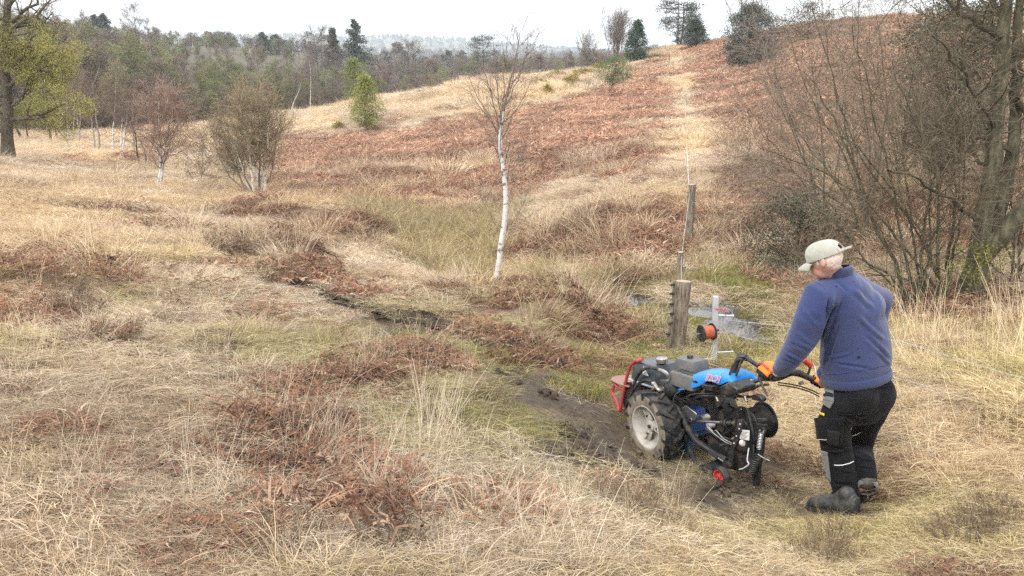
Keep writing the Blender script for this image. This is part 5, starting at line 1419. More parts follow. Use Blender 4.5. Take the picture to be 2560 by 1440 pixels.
# a bare dead whip and pale dead stems on the bank
for k, (q, lb) in enumerate([([(1164, 700), (1166, 675), (1163, 655), (1168, 640)], 'pale dead whip standing left of the lone birch foot'), ([(1262, 762), (1261, 745), (1264, 730), (1263, 722)], 'short pale dead stick right of the lone birch foot')]):
    Y = gpt(*q[0]).y
    T = Tree(530 + k); P, R = stem([px(u, v, Y) for u, v in q], .009, .004, 8, .006, T.r); T.limb(P, R, 5, (.55, .45, .36))
    b1, r1 = grow(P, R, 3, .3, .9, 35, 10, .2, .3, .6, 5, .06, .05, T.r); T.limb(b1, r1, 4, (.55, .45, .36))
    T.make('dead_sapling', lb, 'sapling')
# ------------------------------------------------------------------ plain materials for made things
def mat(name, col, rough=.5, metal=0., spec=.5, bump=0., bscale=60, dirt=None, dscale=9, damt=.55):
    """paint, rubber or metal with wear and mud that follow noise"""
    m, t, b = new_mat(name)
    b.inputs['Roughness'].default_value = rough; b.inputs['Metallic'].default_value = metal; b.inputs['Specular IOR Level'].default_value = spec
    tcd = t.nodes.new('ShaderNodeTexCoord')
    n = t.nodes.new('ShaderNodeTexNoise'); n.inputs['Scale'].default_value = dscale; n.inputs['Detail'].default_value = 8; n.inputs['Roughness'].default_value = .65
    t.links.new(tcd.outputs['Object'], n.inputs['Vector'])
    r = t.nodes.new('ShaderNodeValToRGB'); e = r.color_ramp.elements
    d = dirt or tuple(c * .6 for c in col)
    e[0].position = damt - .06; e[0].color = (*col, 1); e[1].position = damt + .10; e[1].color = (*d, 1)
    t.links.new(n.outputs['Fac'], r.inputs[0]); t.links.new(r.outputs[0], b.inputs['Base Color'])
    rr_ = t.nodes.new('ShaderNodeMapRange'); rr_.inputs['From Min'].default_value = .35; rr_.inputs['From Max'].default_value = .65
    rr_.inputs['To Min'].default_value = max(.03, rough - .12); rr_.inputs['To Max'].default_value = min(1, rough + .2)
    t.links.new(n.outputs['Fac'], rr_.inputs['Value']); t.links.new(rr_.outputs[0], b.inputs['Roughness'])
    if bump:
        n2 = t.nodes.new('ShaderNodeTexNoise'); n2.inputs['Scale'].default_value = bscale; n2.inputs['Detail'].default_value = 4
        t.links.new(tcd.outputs['Object'], n2.inputs['Vector'])
        bp = t.nodes.new('ShaderNodeBump'); bp.inputs['Strength'].default_value = bump; bp.inputs['Distance'].default_value = .004
        t.links.new(n2.outputs['Fac'], bp.inputs['Height']); t.links.new(bp.outputs[0], b.inputs['Normal'])
    return m

MUDC = (.17, .14, .105)
M_BLACK = mat('black painted steel', (.018, .018, .02), .45, 0, .5, .2, 80, (.075, .062, .048), 14, .56)
M_DARK = mat('oily grey steel', (.05, .05, .052), .4, .6, .5, .3, 60, (.10, .082, .062), 16, .52)
M_STEEL = mat('worn bright steel', (.42, .41, .40), .35, .9, .5, .1, 60, (.22, .17, .13), 18, .56)
M_GALV = mat('galvanised steel', (.47, .49, .51), .5, .3, .5, .1, 60, (.36, .37, .38), 12, .55)
M_RED = mat('worn red paint', (.40, .05, .055), .42, 0, .5, .15, 60, (.22, .10, .09), 18, .6)
M_REDPL = mat('muddy red deck', (.30, .12, .11), .7, 0, .3, .4, 60, (.25, .18, .14), 10, .47)
M_BLUE = mat('bright blue plastic', (.022, .22, .62), .3, 0, .5, .03, 60, (.10, .25, .47), 11, .64)
M_BLUE2 = mat('dark blue casting', (.015, .07, .26), .45, 0, .5, .2, 60, (.09, .09, .10), 16, .56)
M_TANK = mat('dark grey tank paint', (.045, .055, .065), .28, 0, .55, .05, 60, (.09, .09, .085), 9, .58)
M_ENG = mat('grey engine plastic', (.10, .105, .107), .5, 0, .4, .2, 60, (.15, .135, .11), 11, .52)
M_RUB = mat('black rubber', (.017, .018, .020), .55, 0, .4, .3, 60, (.075, .063, .05), 14, .55)
M_MUDT = mat('mud caked tyre wall', (.235, .20, .155), .9, 0, .2, .9, 30, (.12, .10, .078), 17, .5)
M_RIM = mat('dusty beige wheel rim', (.42, .40, .35), .6, 0, .35, .2, 60, (.27, .235, .19), 9, .55)
M_WHITE = mat('white label', (.62, .62, .60), .6, 0, .3, 0, 60, (.5, .49, .46), 9, .6)
M_ORANGE = mat('orange cord', (.46, .125, .07), .6, 0, .3, .4, 120, (.34, .09, .05), 12, .55)
M_REDRIM = mat('bright red plastic rim', (.55, .045, .04), .4, 0, .5, 0, 60, (.28, .07, .05), 20, .6)
M_POST = noise_mat('weathered post wood', [(.07, .058, .045), (.21, .175, .135), (.36, .31, .25)], 9, .85, .9, 26, stretch=(5, 5, .7), bdist=.012)
M_CUT = noise_mat('sawn wood end', [(.30, .25, .18), (.44, .38, .29)], 14, .85, .3, 40)

def bev(me, w_, seg=2):
    import bmesh
    bm = bmesh.new(); bm.from_mesh(me)
    bmesh.ops.bevel(bm, geom=[e for e in bm.edges], offset=w_, segments=seg, affect='EDGES', profile=.6)
    bm.to_mesh(me); bm.free()
    for p in me.polygons: p.use_smooth = True
    try: me.set_sharp_from_angle(angle=math.radians(38))
    except Exception: pass

def raw(name, V, F, m, parent=None, smooth=False):
    me = bpy.data.meshes.new(name); me.from_pydata([tuple(v) for v in V], [], [tuple(int(i) for i in f) for f in F]); me.update()
    for q in (m if isinstance(m, list) else [m]): me.materials.append(q)
    if smooth:
        for p in me.polygons: p.use_smooth = True
        try: me.set_sharp_from_angle(angle=math.radians(42))
        except Exception: pass
    return link(name, me, parent)

class Kit:
    """a frame in which parts of one thing are laid out; vertices are stored relative to its root"""
    def __init__(s, root, o, ax, ay, az):
        s.root = root; s.o = Vector(o); s.ax, s.ay, s.az = Vector(ax).normalized(), Vector(ay).normalized(), Vector(az).normalized()
        s.b = Vector(root.location)
    def W(s, x, y, z): return s.o + s.ax * x + s.ay * y + s.az * z
    def on(s, u, v, y=None, x=None, z=None):
        """the point of the plane y = const (or x, z = const) that the photograph shows at (u, v)"""
        d = ray(u, v); e = Vector((0, 0, EYE)) - s.o
        a, k = (s.ay, y) if y is not None else ((s.ax, x) if x is not None else (s.az, z))
        t = (k - e.dot(a)) / d.dot(a)
        return Vector((0, 0, EYE)) + d * t
    def rel(s, p): return Vector(p) - s.b
    def box(s, name, x, y, z, m, bevel=.01, parent=None, taper_=0, rot=None):
        V = []
        for kz in (0, 1):
            for ky in (0, 1):
                for kx in (0, 1):
                    tx = taper_ * kz
                    xx = x[kx] + (tx if kx == 0 else -tx); yy = y[ky] + (tx if ky == 0 else -tx)
                    V.append(s.rel(s.W(xx, yy, z[kz])))
        F = [(0, 2, 3, 1), (4, 5, 7, 6), (0, 1, 5, 4), (1, 3, 7, 5), (3, 2, 6, 7), (2, 0, 4, 6)]
        o = raw(name, V, F, m, parent or s.root)
        if bevel: bev(o.data, bevel)
        return o
    def tube(s, name, pts_, r, m, n=None, k=8, parent=None, smooth_=True):
        P = np.array([tuple(s.rel(p)) for p in pts_]); 
        if smooth_ and len(P) > 2:
            P = catmull(P, n or 6)
        R = np.full(len(P), r) if np.isscalar(r) else np.interp(np.linspace(0, 1, len(P)), np.linspace(0, 1, len(r)), r)
        V, F = tubes(P[None], R[None], k, True)
        fs = [tuple(q) for f in F for q in f]
        return raw(name, V, fs, m, parent or s.root, True)
    def cyl(s, name, p0, p1, r, m, k=20, parent=None, bevel=0.0):
        p0, p1 = Vector(p0), Vector(p1); d = (p1 - p0).normalized()
        if bevel:
            P = [p0, p0 + d * bevel * .3, p0 + d * bevel, p1 - d * bevel, p1 - d * bevel * .3, p1]; R = [r - bevel, r - bevel * .3, r, r, r - bevel * .3, r - bevel]
        else: P = [p0, p1]; R = [r, r] if np.isscalar(r) else list(r)
        P = np.array([tuple(s.rel(p)) for p in P])
        V, F = tubes(P[None], np.array(R)[None], k, True)
        return raw(name, V, [tuple(q) for f in F for q in f], m, parent or s.root, True)
    def plate(s, name, pts_, thick, m, nrm_=None, parent=None, bevel=0):
        """a flat polygon with thickness along nrm_"""
        P = [Vector(p) for p in pts_]; nn = Vector(nrm_ if nrm_ is not None else s.ay).normalized() * thick / 2
        n = len(P)
        V = [s.rel(p + nn) for p in P] + [s.rel(p - nn) for p in P]
        F = [tuple(range(n)), tuple(range(2 * n - 1, n - 1, -1))] + [(i, i + n, (i + 1) % n + n, (i + 1) % n)[::-1] for i in range(n)]
        o = raw(name, V, F, m, parent or s.root)
        import bmesh
        bm = bmesh.new(); bm.from_mesh(o.data); bmesh.ops.recalc_face_normals(bm, faces=bm.faces); bm.to_mesh(o.data); bm.free()
        if bevel: bev(o.data, bevel, 1)
        return o
    def lathe(s, name, c, ax, prof, m, k=32, parent=None, mi=None, wob=0):
        """profile of (along axis, radius) turned about ax through c"""
        c = Vector(c); ax = Vector(ax).normalized()
        a = ax.orthogonal().normalized(); b = ax.cross(a)
        V = []; F = []; n = len(prof); MI = []
        for i in range(k):
            th = 2 * math.pi * i / k
            d = a * math.cos(th) + b * math.sin(th)
            for (q, r) in prof: V.append(s.rel(c + ax * q + d * r))
        for i in range(k):
            j = (i + 1) % k
            for t in range(n - 1):
                F.append((i * n + t, j * n + t, j * n + t + 1, i * n + t + 1)); MI.append(mi[t] if mi else 0)
        o = raw(name, V, F, m, parent or s.root, True)
        if mi: o.data.polygons.foreach_set('material_index', MI)
        return o

def catmull(P, n):
    P = np.asarray(P, float); Q = np.concatenate([[2 * P[0] - P[1]], P, [2 * P[-1] - P[-2]]]); out = []
    for i in range(1, len(Q) - 2):
        t = np.linspace(0, 1, n, endpoint=False)[:, None]
        a, b, c, d = Q[i - 1], Q[i], Q[i + 1], Q[i + 2]
        out.append(.5 * (2 * b + (c - a) * t + (2 * a - 5 * b + 4 * c - d) * t ** 2 + (3 * b - a - 3 * c + d) * t ** 3))
    return np.concatenate(out + [P[-1:]])

# ------------------------------------------------------------------ fence: posts, stake, reel, wire
def post(name, label, base, top, r_, seed, cut=True, mat_=None, rough_=.06):
    base, top = Vector(base), Vector(top)
    o = thing(name, label, 'post', tuple(base))
    rr = np.random.default_rng(seed)
    n, k = 18, 22
    P = np.linspace(np.array([0, 0, -.25]), np.array(top - base), n); P[1:-1, :2] += rr.normal(0, r_ * .05, (n - 2, 2))
    R = r_ * (1.06 - .10 * np.linspace(0, 1, n)) * (1 + rr.normal(0, .02, n))
    V, F = tubes(P[None], R[None], k, False)
    V = V.reshape(n, k, 3)
    ridge = 1 + rough_ * (vnoise(np.arange(k)[None] * 1.7 + np.zeros((n, 1)), np.arange(n)[:, None] * .35 + seed, seed) - .5) * 2
    V = P[:, None] + (V - P[:, None]) * ridge[..., None]
    W = [tuple(v) for v in V.reshape(-1, 3)]
    body = raw('shaft', W, [tuple(q) for q in F[0]], mat_ or M_POST, o, True)
    ring = V[-1]; c = ring.mean(0)
    axd = (P[-1] - P[-2]); axd /= np.linalg.norm(axd)
    inner = c + (ring - c) * .9 + axd * .004
    raw('cut_top', [tuple(v) for v in ring] + [tuple(v) for v in inner], [tuple(range(k, 2 * k))] + [(i, (i + 1) % k, (i + 1) % k + k, i + k) for i in range(k)], M_CUT, o)
    return o
Yp = 7.9
pb = px(1689, 872, Yp); pb.z = gz(pb.x, pb.y)
tp = post('fence_post', 'thick ridged round wooden fence post beside the steel stake', pb, px(1709, 703, Yp), .084, 601, rough_=.09)
# a split stake carrying black insulators, fixed to the side of the thick post
sb = px(1668, 880, Yp - .12); st_ = thing('insulator_stake', 'thin split wooden stake with black insulators against the thick post', 'stake', (sb.x, sb.y, gz(sb.x, sb.y)))
k_ = Kit(st_, st_.location, (1, 0, 0), (0, 1, 0), (0, 0, 1))
sp_ = [st_.location + Vector((0, 0, -.1)), px(1673, 830, Yp - .12), px(1682, 760, Yp - .12), px(1686, 702, Yp - .12)]
k_.tube('shaft', sp_, [.020, .018, .017, .014], M_POST, k=7)
for (u, v) in [(1683, 712), (1682, 734), (1681, 760), (1681, 784), (1678, 808), (1672, 834)]:
    p = px(u, v, Yp - .14)
    i_ = k_.cyl('insulator', p + Vector((-.03, -.01, 0)), p + Vector((.02, .01, 0)), .013, M_RUB, 10, bevel=.004)
    k_.tube('pin', [p + Vector((-.03, -.01, 0)), p + Vector((-.045, -.015, .012)), p + Vector((-.03, -.02, .02))], .004, M_STEEL, k=5, parent=i_)
b_ = gpt(1722, 604); post('fence_post', 'grey fence post with lichen standing across the boggy dip', b_, px(1731, 461, b_.y), .072, 602)
b_ = gpt(1697, 693); post('fence_stake', 'short brown stake in the bog behind the thick post', b_, px(1702, 630, b_.y), .045, 603)
b_ = gpt(1673, 160); t_ = px(1673, 134, b_.y); post('fence_post', 'small lone post on the crest of the mown path', b_, t_, .07, 604)
b_ = gpt(1717, 268); post('fence_stake', 'thin pale stake halfway up the mown path', b_, px(1714, 236, b_.y), .035, 605, mat_=M_CUT)

def steel_stake():
    Y = 7.35
    g = px(1785, 910, Y); g.z = gz(g.x, g.y)
    o = thing('steel_stake', 'galvanised steel tube stake with side pins behind the machine', 'stake', tuple(g))
    top = px(1789, 741, Y); ax = (top - g).normalized()
    K = Kit(o, g, (1, 0, 0), (0, 1, 0), ax)
    h = (top - g).length
    K.box('tube', (-.026, .026), (-.026, .026), (-.3, h), M_GALV, .004)
    def pin(u0, v0, u1, v1, r_=.011):
        a = px(u0, v0, Y - .01); b = px(u1, v1, Y - .05)
        K.cyl('pin', a, b, r_, M_GALV, 10, bevel=.003); return b
    e = pin(1795, 788, 1832, 790); K.cyl('pin_end', e - Vector((.004, 0, 0)), e + Vector((.008, 0, 0)), .019, M_GALV, 12)
    pin(1793, 881, 1834, 879, .009); pin(1780, 897, 1738, 899, .010)
    c = px(1789, 772, Y - .03)
    K.tube('red_tie', [c, px(1800, 772, Y - .05), px(1812, 779, Y - .06), px(1810, 783, Y - .06)], .007, M_REDRIM, k=6)
    K.tube('clamp', [px(1781, 822, Y - .03), px(1789, 826, Y - .04), px(1797, 825, Y - .03)], .010, M_RUB, k=6)
    # the reel of orange cord hung on the left
    a = px(1752, 834, Y - .06); b = px(1782, 829, Y - .02); ax = (b - a).normalized(); L_ = (b - a).length
    rl = thing('cord_reel', 'black reel of orange cord hanging on the steel stake', 'reel', tuple((a + b) / 2))
    R_ = Kit(rl, (a + b) / 2, ax, Vector((0, 1, 0)), Vector((0, 0, 1)))
    R_.lathe('flange', a, ax, [(0, .02), (0, .088), (.008, .09), (.010, .03)], M_RUB, 28); R_.lathe('flange', b, ax, [(-.01, .03), (-.008, .09), (0, .088), (0, .02)], M_RUB, 28)
    pr = [(.012, .02)]
    for i in range(9): pr += [(.012 + (L_ - .024) * (i + .0) / 9, .062), (.012 + (L_ - .024) * (i + .5) / 9, .068)]
    pr += [(L_ - .012, .068), (L_ - .012, .02)]
    R_.lathe('cord', a, ax, pr, M_ORANGE, 26)
    R_.cyl('axle', a - ax * .05, b + ax * .02, .009, M_STEEL, 10)
steel_stake()

def wire(label, pts_, r_=.0028, m=None, sag=0.0):
    o = thing('fence_wire', label, 'wire', tuple(pts_[0]))
    K = Kit(o, pts_[0], (1, 0, 0), (0, 1, 0), (0, 0, 1))
    P = []
    for a, b in zip(pts_[:-1], pts_[1:]):
        for i in range(8):
            t = i / 8; q = Vector(a).lerp(Vector(b), t); q.z -= sag * 4 * t * (1 - t); P.append(q)
    P.append(Vector(pts_[-1]))
    K.tube('strand', P, r_, m or M_GALV, k=5, smooth_=False); return o
wire('top fence wire running from the thick post past the man to the right', [px(1716, 786, Yp - .09), px(1962, 815, 6.7), px(2250, 852, 5.7), px(2700, 985, 4.6)], .0018, sag=.01)
wire('middle fence wire running past the steel stake behind the man', [px(1712, 812, Yp - .09), px(1800, 828, 7.3), px(1955, 864, 6.5), px(2300, 960, 5.2), px(2700, 1075, 4.3)], .0018, sag=.01)
wire('lowest fence wire running low past the boots of the man', [px(1700, 880, Yp - .09), px(1960, 980, 5.9), px(2180, 1073, 4.8), px(2560, 1216, 3.9), px(2700, 1275, 3.6)], .0018)
wire('pale wire climbing the mown path from the grey post', [px(1723, 478, gpt(1722, 604).y - .1), px(1716, 350, 29.5), px(1713, 238, 47)], .006, M_WHITE)
wire('slack wire between the thick post and the grey post', [px(1703, 712, Yp - .09), px(1704, 640, 12), px(1724, 482, gpt(1722, 604).y - .1)], .0035)

# ------------------------------------------------------------------ a brick house glimpsed at the edge of the wood
def house():
    Y = 104; c = px(1172, 208, Y); z = gz(c.x, Y)
    o = thing('brick_house', 'small red brick house half hidden behind the lone birch twigs', 'house', (c.x, Y, z), math.radians(20))
    zt = px(1172, 206, Y).z - z; w_, d_ = 1.2, 1.0
    MBK = noise_mat('red brick', [(.19, .075, .055), (.28, .12, .09)], 6, .85, .4, 30); MTL = noise_mat('roof tile', [(.20, .13, .10), (.30, .2, .16)], 6, .8, .4, 30)
    V = [(-w_, -d_, -1), (w_, -d_, -1), (w_, d_, -1), (-w_, d_, -1), (-w_, -d_, zt), (w_, -d_, zt), (w_, d_, zt), (-w_, d_, zt), (-w_, 0, zt + .7), (w_, 0, zt + .7)]
    raw('wall', V, [(0, 1, 5, 4), (1, 2, 6, 9, 5), (2, 3, 7, 6), (3, 0, 4, 8, 7)], MBK, o)
    for s_ in (-1, 1):
        e = .25
        V = [(-w_ - e, s_ * (d_ + e), zt - .12), (w_ + e, s_ * (d_ + e), zt - .12), (w_ + e, 0, zt + .78), (-w_ - e, 0, zt + .78)]
        V += [(x, y, zz + .1) for x, y, zz in V]
        rf_ = raw('roof', V, [(0, 1, 2, 3), (4, 5, 6, 7), (0, 1, 5, 4), (1, 2, 6, 5), (2, 3, 7, 6), (3, 0, 4, 7)], MTL, o)
    K = Kit(o, (0, 0, 0), (1, 0, 0), (0, 1, 0), (0, 0, 1)); K.b = Vector((0, 0, 0))
    K.box('chimney', (.5, .8), (-.15, .15), (zt + .3, zt + 1.1), MBK, .02)
    for x in (-.9, .3):
        wn = K.box('window', (x, x + .6), (-d_ - .03, -d_ + .02), (zt - .8, zt - .15), M_WHITE, .01)
        K.box('pane', (x + .06, x + .54), (-d_ - .034, -d_ - .028), (zt - .74, zt - .21), M_TANK, 0, parent=wn)
house()
# ------------------------------------------------------------------ the walking tractor with its cable layer
def tractor():
    psi, pit = math.radians(26), math.radians(10)
    f0 = Vector((-math.sin(psi), math.cos(psi), 0)); lf = Vector((-math.cos(psi), -math.sin(psi), 0)); up = Vector((0, 0, 1))
    near = px(1640, 1152, 4.75); O = near - lf * .30; O.z = near.z
    fw = f0 * math.cos(pit) - up * math.sin(pit); hu = f0 * math.sin(pit) + up * math.cos(pit)
    A = O + f0 * .11 + up * .215
    root = thing('walking_tractor', 'muddy two wheeled walking tractor with blue hood and cable laying plough', 'tractor', tuple(O))
    K = Kit(root, A, fw, lf, hu)
    W = K.W
    def N(u, v, y): return K.on(u, v, y=y)
    # wheels
    def wheel(y, side):
        c = W(0, y, 0); ax = lf * side
        wo = bpy.data.objects.new('wheel', None); COL.objects.link(wo); wo.parent = root
        prof = [(-.070, .150), (-.076, .175), (-.078, .205), (-.070, .228), (-.05, .236), (0, .24), (.05, .236), (.070, .228), (.078, .205), (.076, .175), (.070, .150)]
        t_ = K.lathe('tyre', c, ax, prof, [M_RUB, M_MUDT], 48, wo, mi=[1, 1, 1, 0, 0, 0, 0, 1, 1, 1])
        r_ = random.Random(3)
        a = hu; b = ax.cross(a)
        # chevron lugs
        Vs = []; Fs = []
        for i in range(14):
            for sg in (-1, 1):
                th0 = 2 * math.pi * (i + (.5 if sg > 0 else 0)) / 14
                q0, q1 = .0, .078 * sg
                dth = .26
                ring = []
                for (q, dt, r0, r1) in ((q0 - sg * .012, 0, .232, .256), (q0 + (q1 - q0) * .55, dth * .5, .232, .258), (q1, dth, .205, .250), (q1 * 1.01, dth * 1.04, .195, .222)):
                    for (da, rr) in ((-.058, r0), (-.045, r1), (.045, r1), (.058, r0)):
                        th = th0 + dt + da
                        ring.append(c + ax * q + (a * math.cos(th) + b * math.sin(th)) * rr)
                n0 = len(Vs); Vs += [K.rel(p) for p in ring]
                for s_ in range(3):
                    for t in range(3):
                        Fs.append((n0 + s_ * 4 + t, n0 + s_ * 4 + t + 1, n0 + (s_ + 1) * 4 + t + 1, n0 + (s_ + 1) * 4 + t))
                Fs.append((n0, n0 + 1, n0 + 2, n0 + 3)); Fs.append((n0 + 12, n0 + 13, n0 + 14, n0 + 15))
        raw('tread_lug', Vs, Fs, M_RUB, wo)
        K.lathe('rim', c, ax, [(-.066, .152), (.060, .152), (.072, .158), (.072, .148), (.050, .138), (.035, .128), (.0, .122), (-.02, .118), (-.02, .0)], M_RIM, 36, wo)
        for i in range(3):
            th = 2 * math.pi * i / 3 + .5
            d = a * math.cos(th) + b * math.sin(th); e = ax.cross(d)
            pts_ = [c + d * .03 + e * .028, c + d * .125 + e * .040, c + d * .125 - e * .040, c + d * .03 - e * .028]
            K.plate('spoke', [p + ax * .015 for p in pts_], .014, M_RIM, ax, wo, .003)
            K.plate('rib', [c + d * .04 + ax * .02, c + d * .122 + ax * .045, c + d * .122 + ax * .012, c + d * .04 + ax * .012], .012, M_RIM, e, wo)
            K.cyl('bolt', c + d * .075 + ax * .018, c + d * .075 + ax * .034, .009, M_DARK, 6, wo)
        K.cyl('hub', c - ax * .03, c + ax * .032, .036, M_RIM, 18, wo, .006)
        K.cyl('axle_end', c + ax * .03, c + ax * .045, .013, M_DARK, 8, wo)
        return wo
    wheel(.255, 1); wheel(-.255, -1)
    K.cyl('axle', W(0, -.22, 0), W(0, .22, 0), .028, M_DARK, 14)
    # red front guard and weight deck
    K.tube('guard', [W(.36, .12, .375), N(1606, 899, .11), N(1588, 903, .11), N(1573, 922, .11), N(1560, 975, .11), N(1548, 1030, .11), N(1530, 1008, .06), N(1523, 994, .0), N(1530, 975, -.04)], .0125, M_RED, 5, 10)
    K.tube('guard_brace', [N(1530, 952, .08), N(1545, 968, .10), N(1562, 975, .11)], .012, M_RED, 4, 8)
    K.tube('guard_brace', [N(1548, 1028, .11), N(1540, 1000, .06), N(1532, 985, .03), N(1536, 962, .02), N(1550, 950, .0)], .013, M_RED, 5, 8)
    K.tube('guard', [W(.47, -.13, .22), W(.52, -.13, .20), W(.60, -.13, .05), W(.66, -.12, -.06)], .0125, M_RED, 5, 8)
    K.tube('guard_brace', [N(1548, 1030, .11), W(.66, 0, -.075), W(.66, -.12, -.06)], .012, M_RED, 4, 8)
    hz = (K.on(1530, 950, y=.1) - A).dot(hu)
    dk = [K.on(u, v, z=hz) for u, v in ((1526, 950), (1530, 944), (1545, 940), (1606, 938), (1612, 950), (1572, 968), (1545, 960))]
    K.plate('weight_deck', dk, .012, M_REDPL, hu, bevel=.004)
    K.plate('front_plate', [W(.50, .09, .02), W(.62, .09, -.05), W(.60, .09, .16), W(.50, .09, .18)], .012, M_DARK)
    K.cyl('weight', W(.56, -.07, .04), W(.56, .07, .04), .07, M_DARK, 20, bevel=.01)
    # engine
    K.box('engine_block', (.06, .44), (-.13, .10), (-.03, .20), M_DARK, .02)
    for i in range(6): K.box('cooling_fin', (.10 + .045 * i, .118 + .045 * i), (-.12, .125), (.02, .19), M_DARK, .002)
    K.box('crankcase', (.12, .42), (.06, .14), (-.06, .12), M_ENG, .03)
    K.cyl('recoil_cover', W(.27, .12, .07), W(.27, .165, .07), .085, M_ENG, 24, bevel=.012)
    tk = K.box('fuel_tank', (.13, .46), (-.15, .135), (.205, .375), M_TANK, .034, taper_=.03)
    K.box('tank_seam', (.10, .47), (-.155, .142), (.213, .224), M_GALV, .004, parent=tk)
    pc = N(1655, 902, .02)
    K.lathe('fuel_cap', pc - hu * .012, hu, [(0, .042), (.012, .042), (.014, .046), (.03, .046), (.036, .040), (.038, 0)], M_STEEL, 26, parent=tk)
    K.plate('warning_label', [W(.452 - .0, .06, .33), W(.455, .10, .255), W(.458, .01, .255)], .002, M_WHITE, fw, tk)
    K.plate('warning_label', [N(1609, 916, .137), N(1621, 940, .137), N(1606, 936, .137)], .003, M_WHITE, lf, tk)
    ab = K.box('air_filter', (-.20, .03), (-.12, .045), (.345, .455), M_ENG, .022, taper_=.014)
    K.cyl('filter_knob', W(-.08, -.03, .455), W(-.08, -.03, .477), .022, M_BLACK, 12, ab, .005)
    mc = K.box('muffler_cover', (-.30, -.03), (-.02, .14), (.285, .385), M_ENG, .02, taper_=.012)
    for i in range(6): K.box('cover_slot', (-.26 + .034 * i, -.245 + .034 * i), (.02, .11), (.383, .388), M_BLACK, 0, parent=mc)
    # hydraulic tank, lying across
    c0 = N(1658, 973, .17)
    hc = K.lathe('oil_tank', c0, -lf, [(0, 0), (0, .060), (.006, .066), (.33, .066), (.336, .060), (.336, 0)], M_TANK, 28)
    K.lathe('end_plate', c0 + lf * .004, lf, [(-.012, .071), (.002, .071), (.006, .066), (.006, .03), (.012, .026), (.012, 0)], M_BLACK, 28, hc)
    K.cyl('oil_cap', W(-.17, .06, .30), W(-.17, .06, .34), .026, M_RUB, 14, hc, .006)
    K.tube('fitting', [c0 + lf * .005, c0 + lf * .035, N(1640, 966, .20), N(1632, 957, .20)], .016, M_STEEL, 4, 8)
    K.cyl('fitting_nut', c0 + lf * .01, c0 + lf * .03, .024, M_STEEL, 6)
    K.tube('fitting', [N(1672, 945, .15), N(1668, 935, .16), N(1658, 928, .17), N(1648, 925, .17)], .014, M_STEEL, 4, 8)
    K.tube('oil_hose', [N(1634, 957, .20), N(1618, 951, .2), N(1600, 957, .19), N(1585, 974, .18), N(1572, 1000, .17), N(1566, 1020, .13)], .0125, M_RUB, 6, 8)
    K.tube('oil_hose', [N(1650, 925, .17), N(1628, 919, .17), N(1608, 924, .17), N(1592, 943, .17), N(1580, 975, .17), N(1570, 1005, .15)], .0125, M_RUB, 6, 8)
    # gearbox and carrying frame
    K.box('gearbox', (-.16, .10), (-.09, .09), (-.10, .10), M_BLUE2, .02)
    K.box('gearbox_flange', (-.20, -.155), (-.075, .11), (-.04, .07), M_BLUE2, .008)
    for (y, z) in ((.10, .05), (.10, -.02), (-.05, .05)): K.cyl('bolt', W(-.205, y - .01, z), W(-.19, y - .01, z), .010, M_STEEL, 6)
    K.box('drawbar', (-.14, -.06), (.02, .085), (-.20, -.08), M_BLUE2, .01)
    K.box('clutch_case', (-.05, .14), (-.09, .09), (.08, .24), M_DARK, .025)
    K.box('bracket', (-.24, -.06), (-.05, .05), (.15, .20), M_BLACK, .012)
    K.plate('side_bracket', [N(1695, 1023, .11), N(1715, 1013, .11), N(1742, 1034, .11), N(1738, 1052, .11), N(1712, 1044, .11)], .008, M_STEEL, lf, bevel=.002)
    K.plate('side_bracket', [W(-.05, .10, .22), W(-.20, .10, .12), W(-.24, .10, -.02), W(-.08, .10, .02)], .012, M_BLACK, lf)
    K.cyl('pivot_boss', N(1762, 1045, 0) - lf * .03, N(1762, 1045, 0) + lf * .035, .028, M_STEEL, 14, bevel=.006)
    K.cyl('pivot_boss', N(1778, 1062, .0) - lf * .02, N(1778, 1062, 0) + lf * .03, .022, M_GALV, 14, bevel=.004)
    K.cyl('pivot_boss', N(1735, 1092, .08) - lf * .02, N(1735, 1092, .08) + lf * .03, .026, M_DARK, 14, bevel=.004)
    # hood
    st = [((1699, 974), (1697, 977)), ((1708, 960), (1716, 974)), ((1724, 943), (1742, 970)), ((1742, 935), (1758, 962)), ((1760, 931), (1768, 953)), ((1776, 930), (1780, 953)), ((1792, 933), (1792, 961)), ((1802, 938), (1802, 964)),
          ((1809, 932), (1812, 958)), ((1820, 931), (1822, 955)), ((1830, 935), (1831, 959)), ((1837, 942), (1838, 964)), ((1840, 950), (1841, 969)), ((1841, 956), (1842, 971))]
    V = []; prof = []
    for (tp_, lo) in st:
        a_ = N(*tp_, .085); b_ = N(*lo, .13)
        fa, ha = (a_ - A).dot(fw), (a_ - A).dot(hu); fb, hb = (b_ - A).dot(fw), (b_ - A).dot(hu)
        mi_ = (fb * .6 + fa * .4, hb + (ha - hb) * .5)
        row = [(fb, .130, hb), (mi_[0], .127, mi_[1]), (fa, .098, ha - .004), (fa, .07, ha + .004), (fa, .03, ha + .008), (fa, -.01, ha + .006), (fa, -.045, ha - .002), (mi_[0], -.066, mi_[1]), (fb, -.07, hb)]
        V.append([K.rel(W(*q)) for q in row])
    n = len(V); m = 9
    F = [(i * m + j, i * m + j + 1, (i + 1) * m + j + 1, (i + 1) * m + j) for i in range(n - 1) for j in range(m - 1)]
    hood = raw('hood', [p for r_ in V for p in r_], F, M_BLUE, root, True)
    md = hood.modifiers.new('thick', 'SOLIDIFY'); md.thickness = .006
    sb = hood.modifiers.new('round', 'SUBSURF'); sb.levels = 1; sb.render_levels = 2
    K.plate('vent', [N(1730, 952, .132), N(1740, 951, .132), N(1747, 957, .132), N(1738, 958, .132)], .004, M_BLACK, lf, hood)
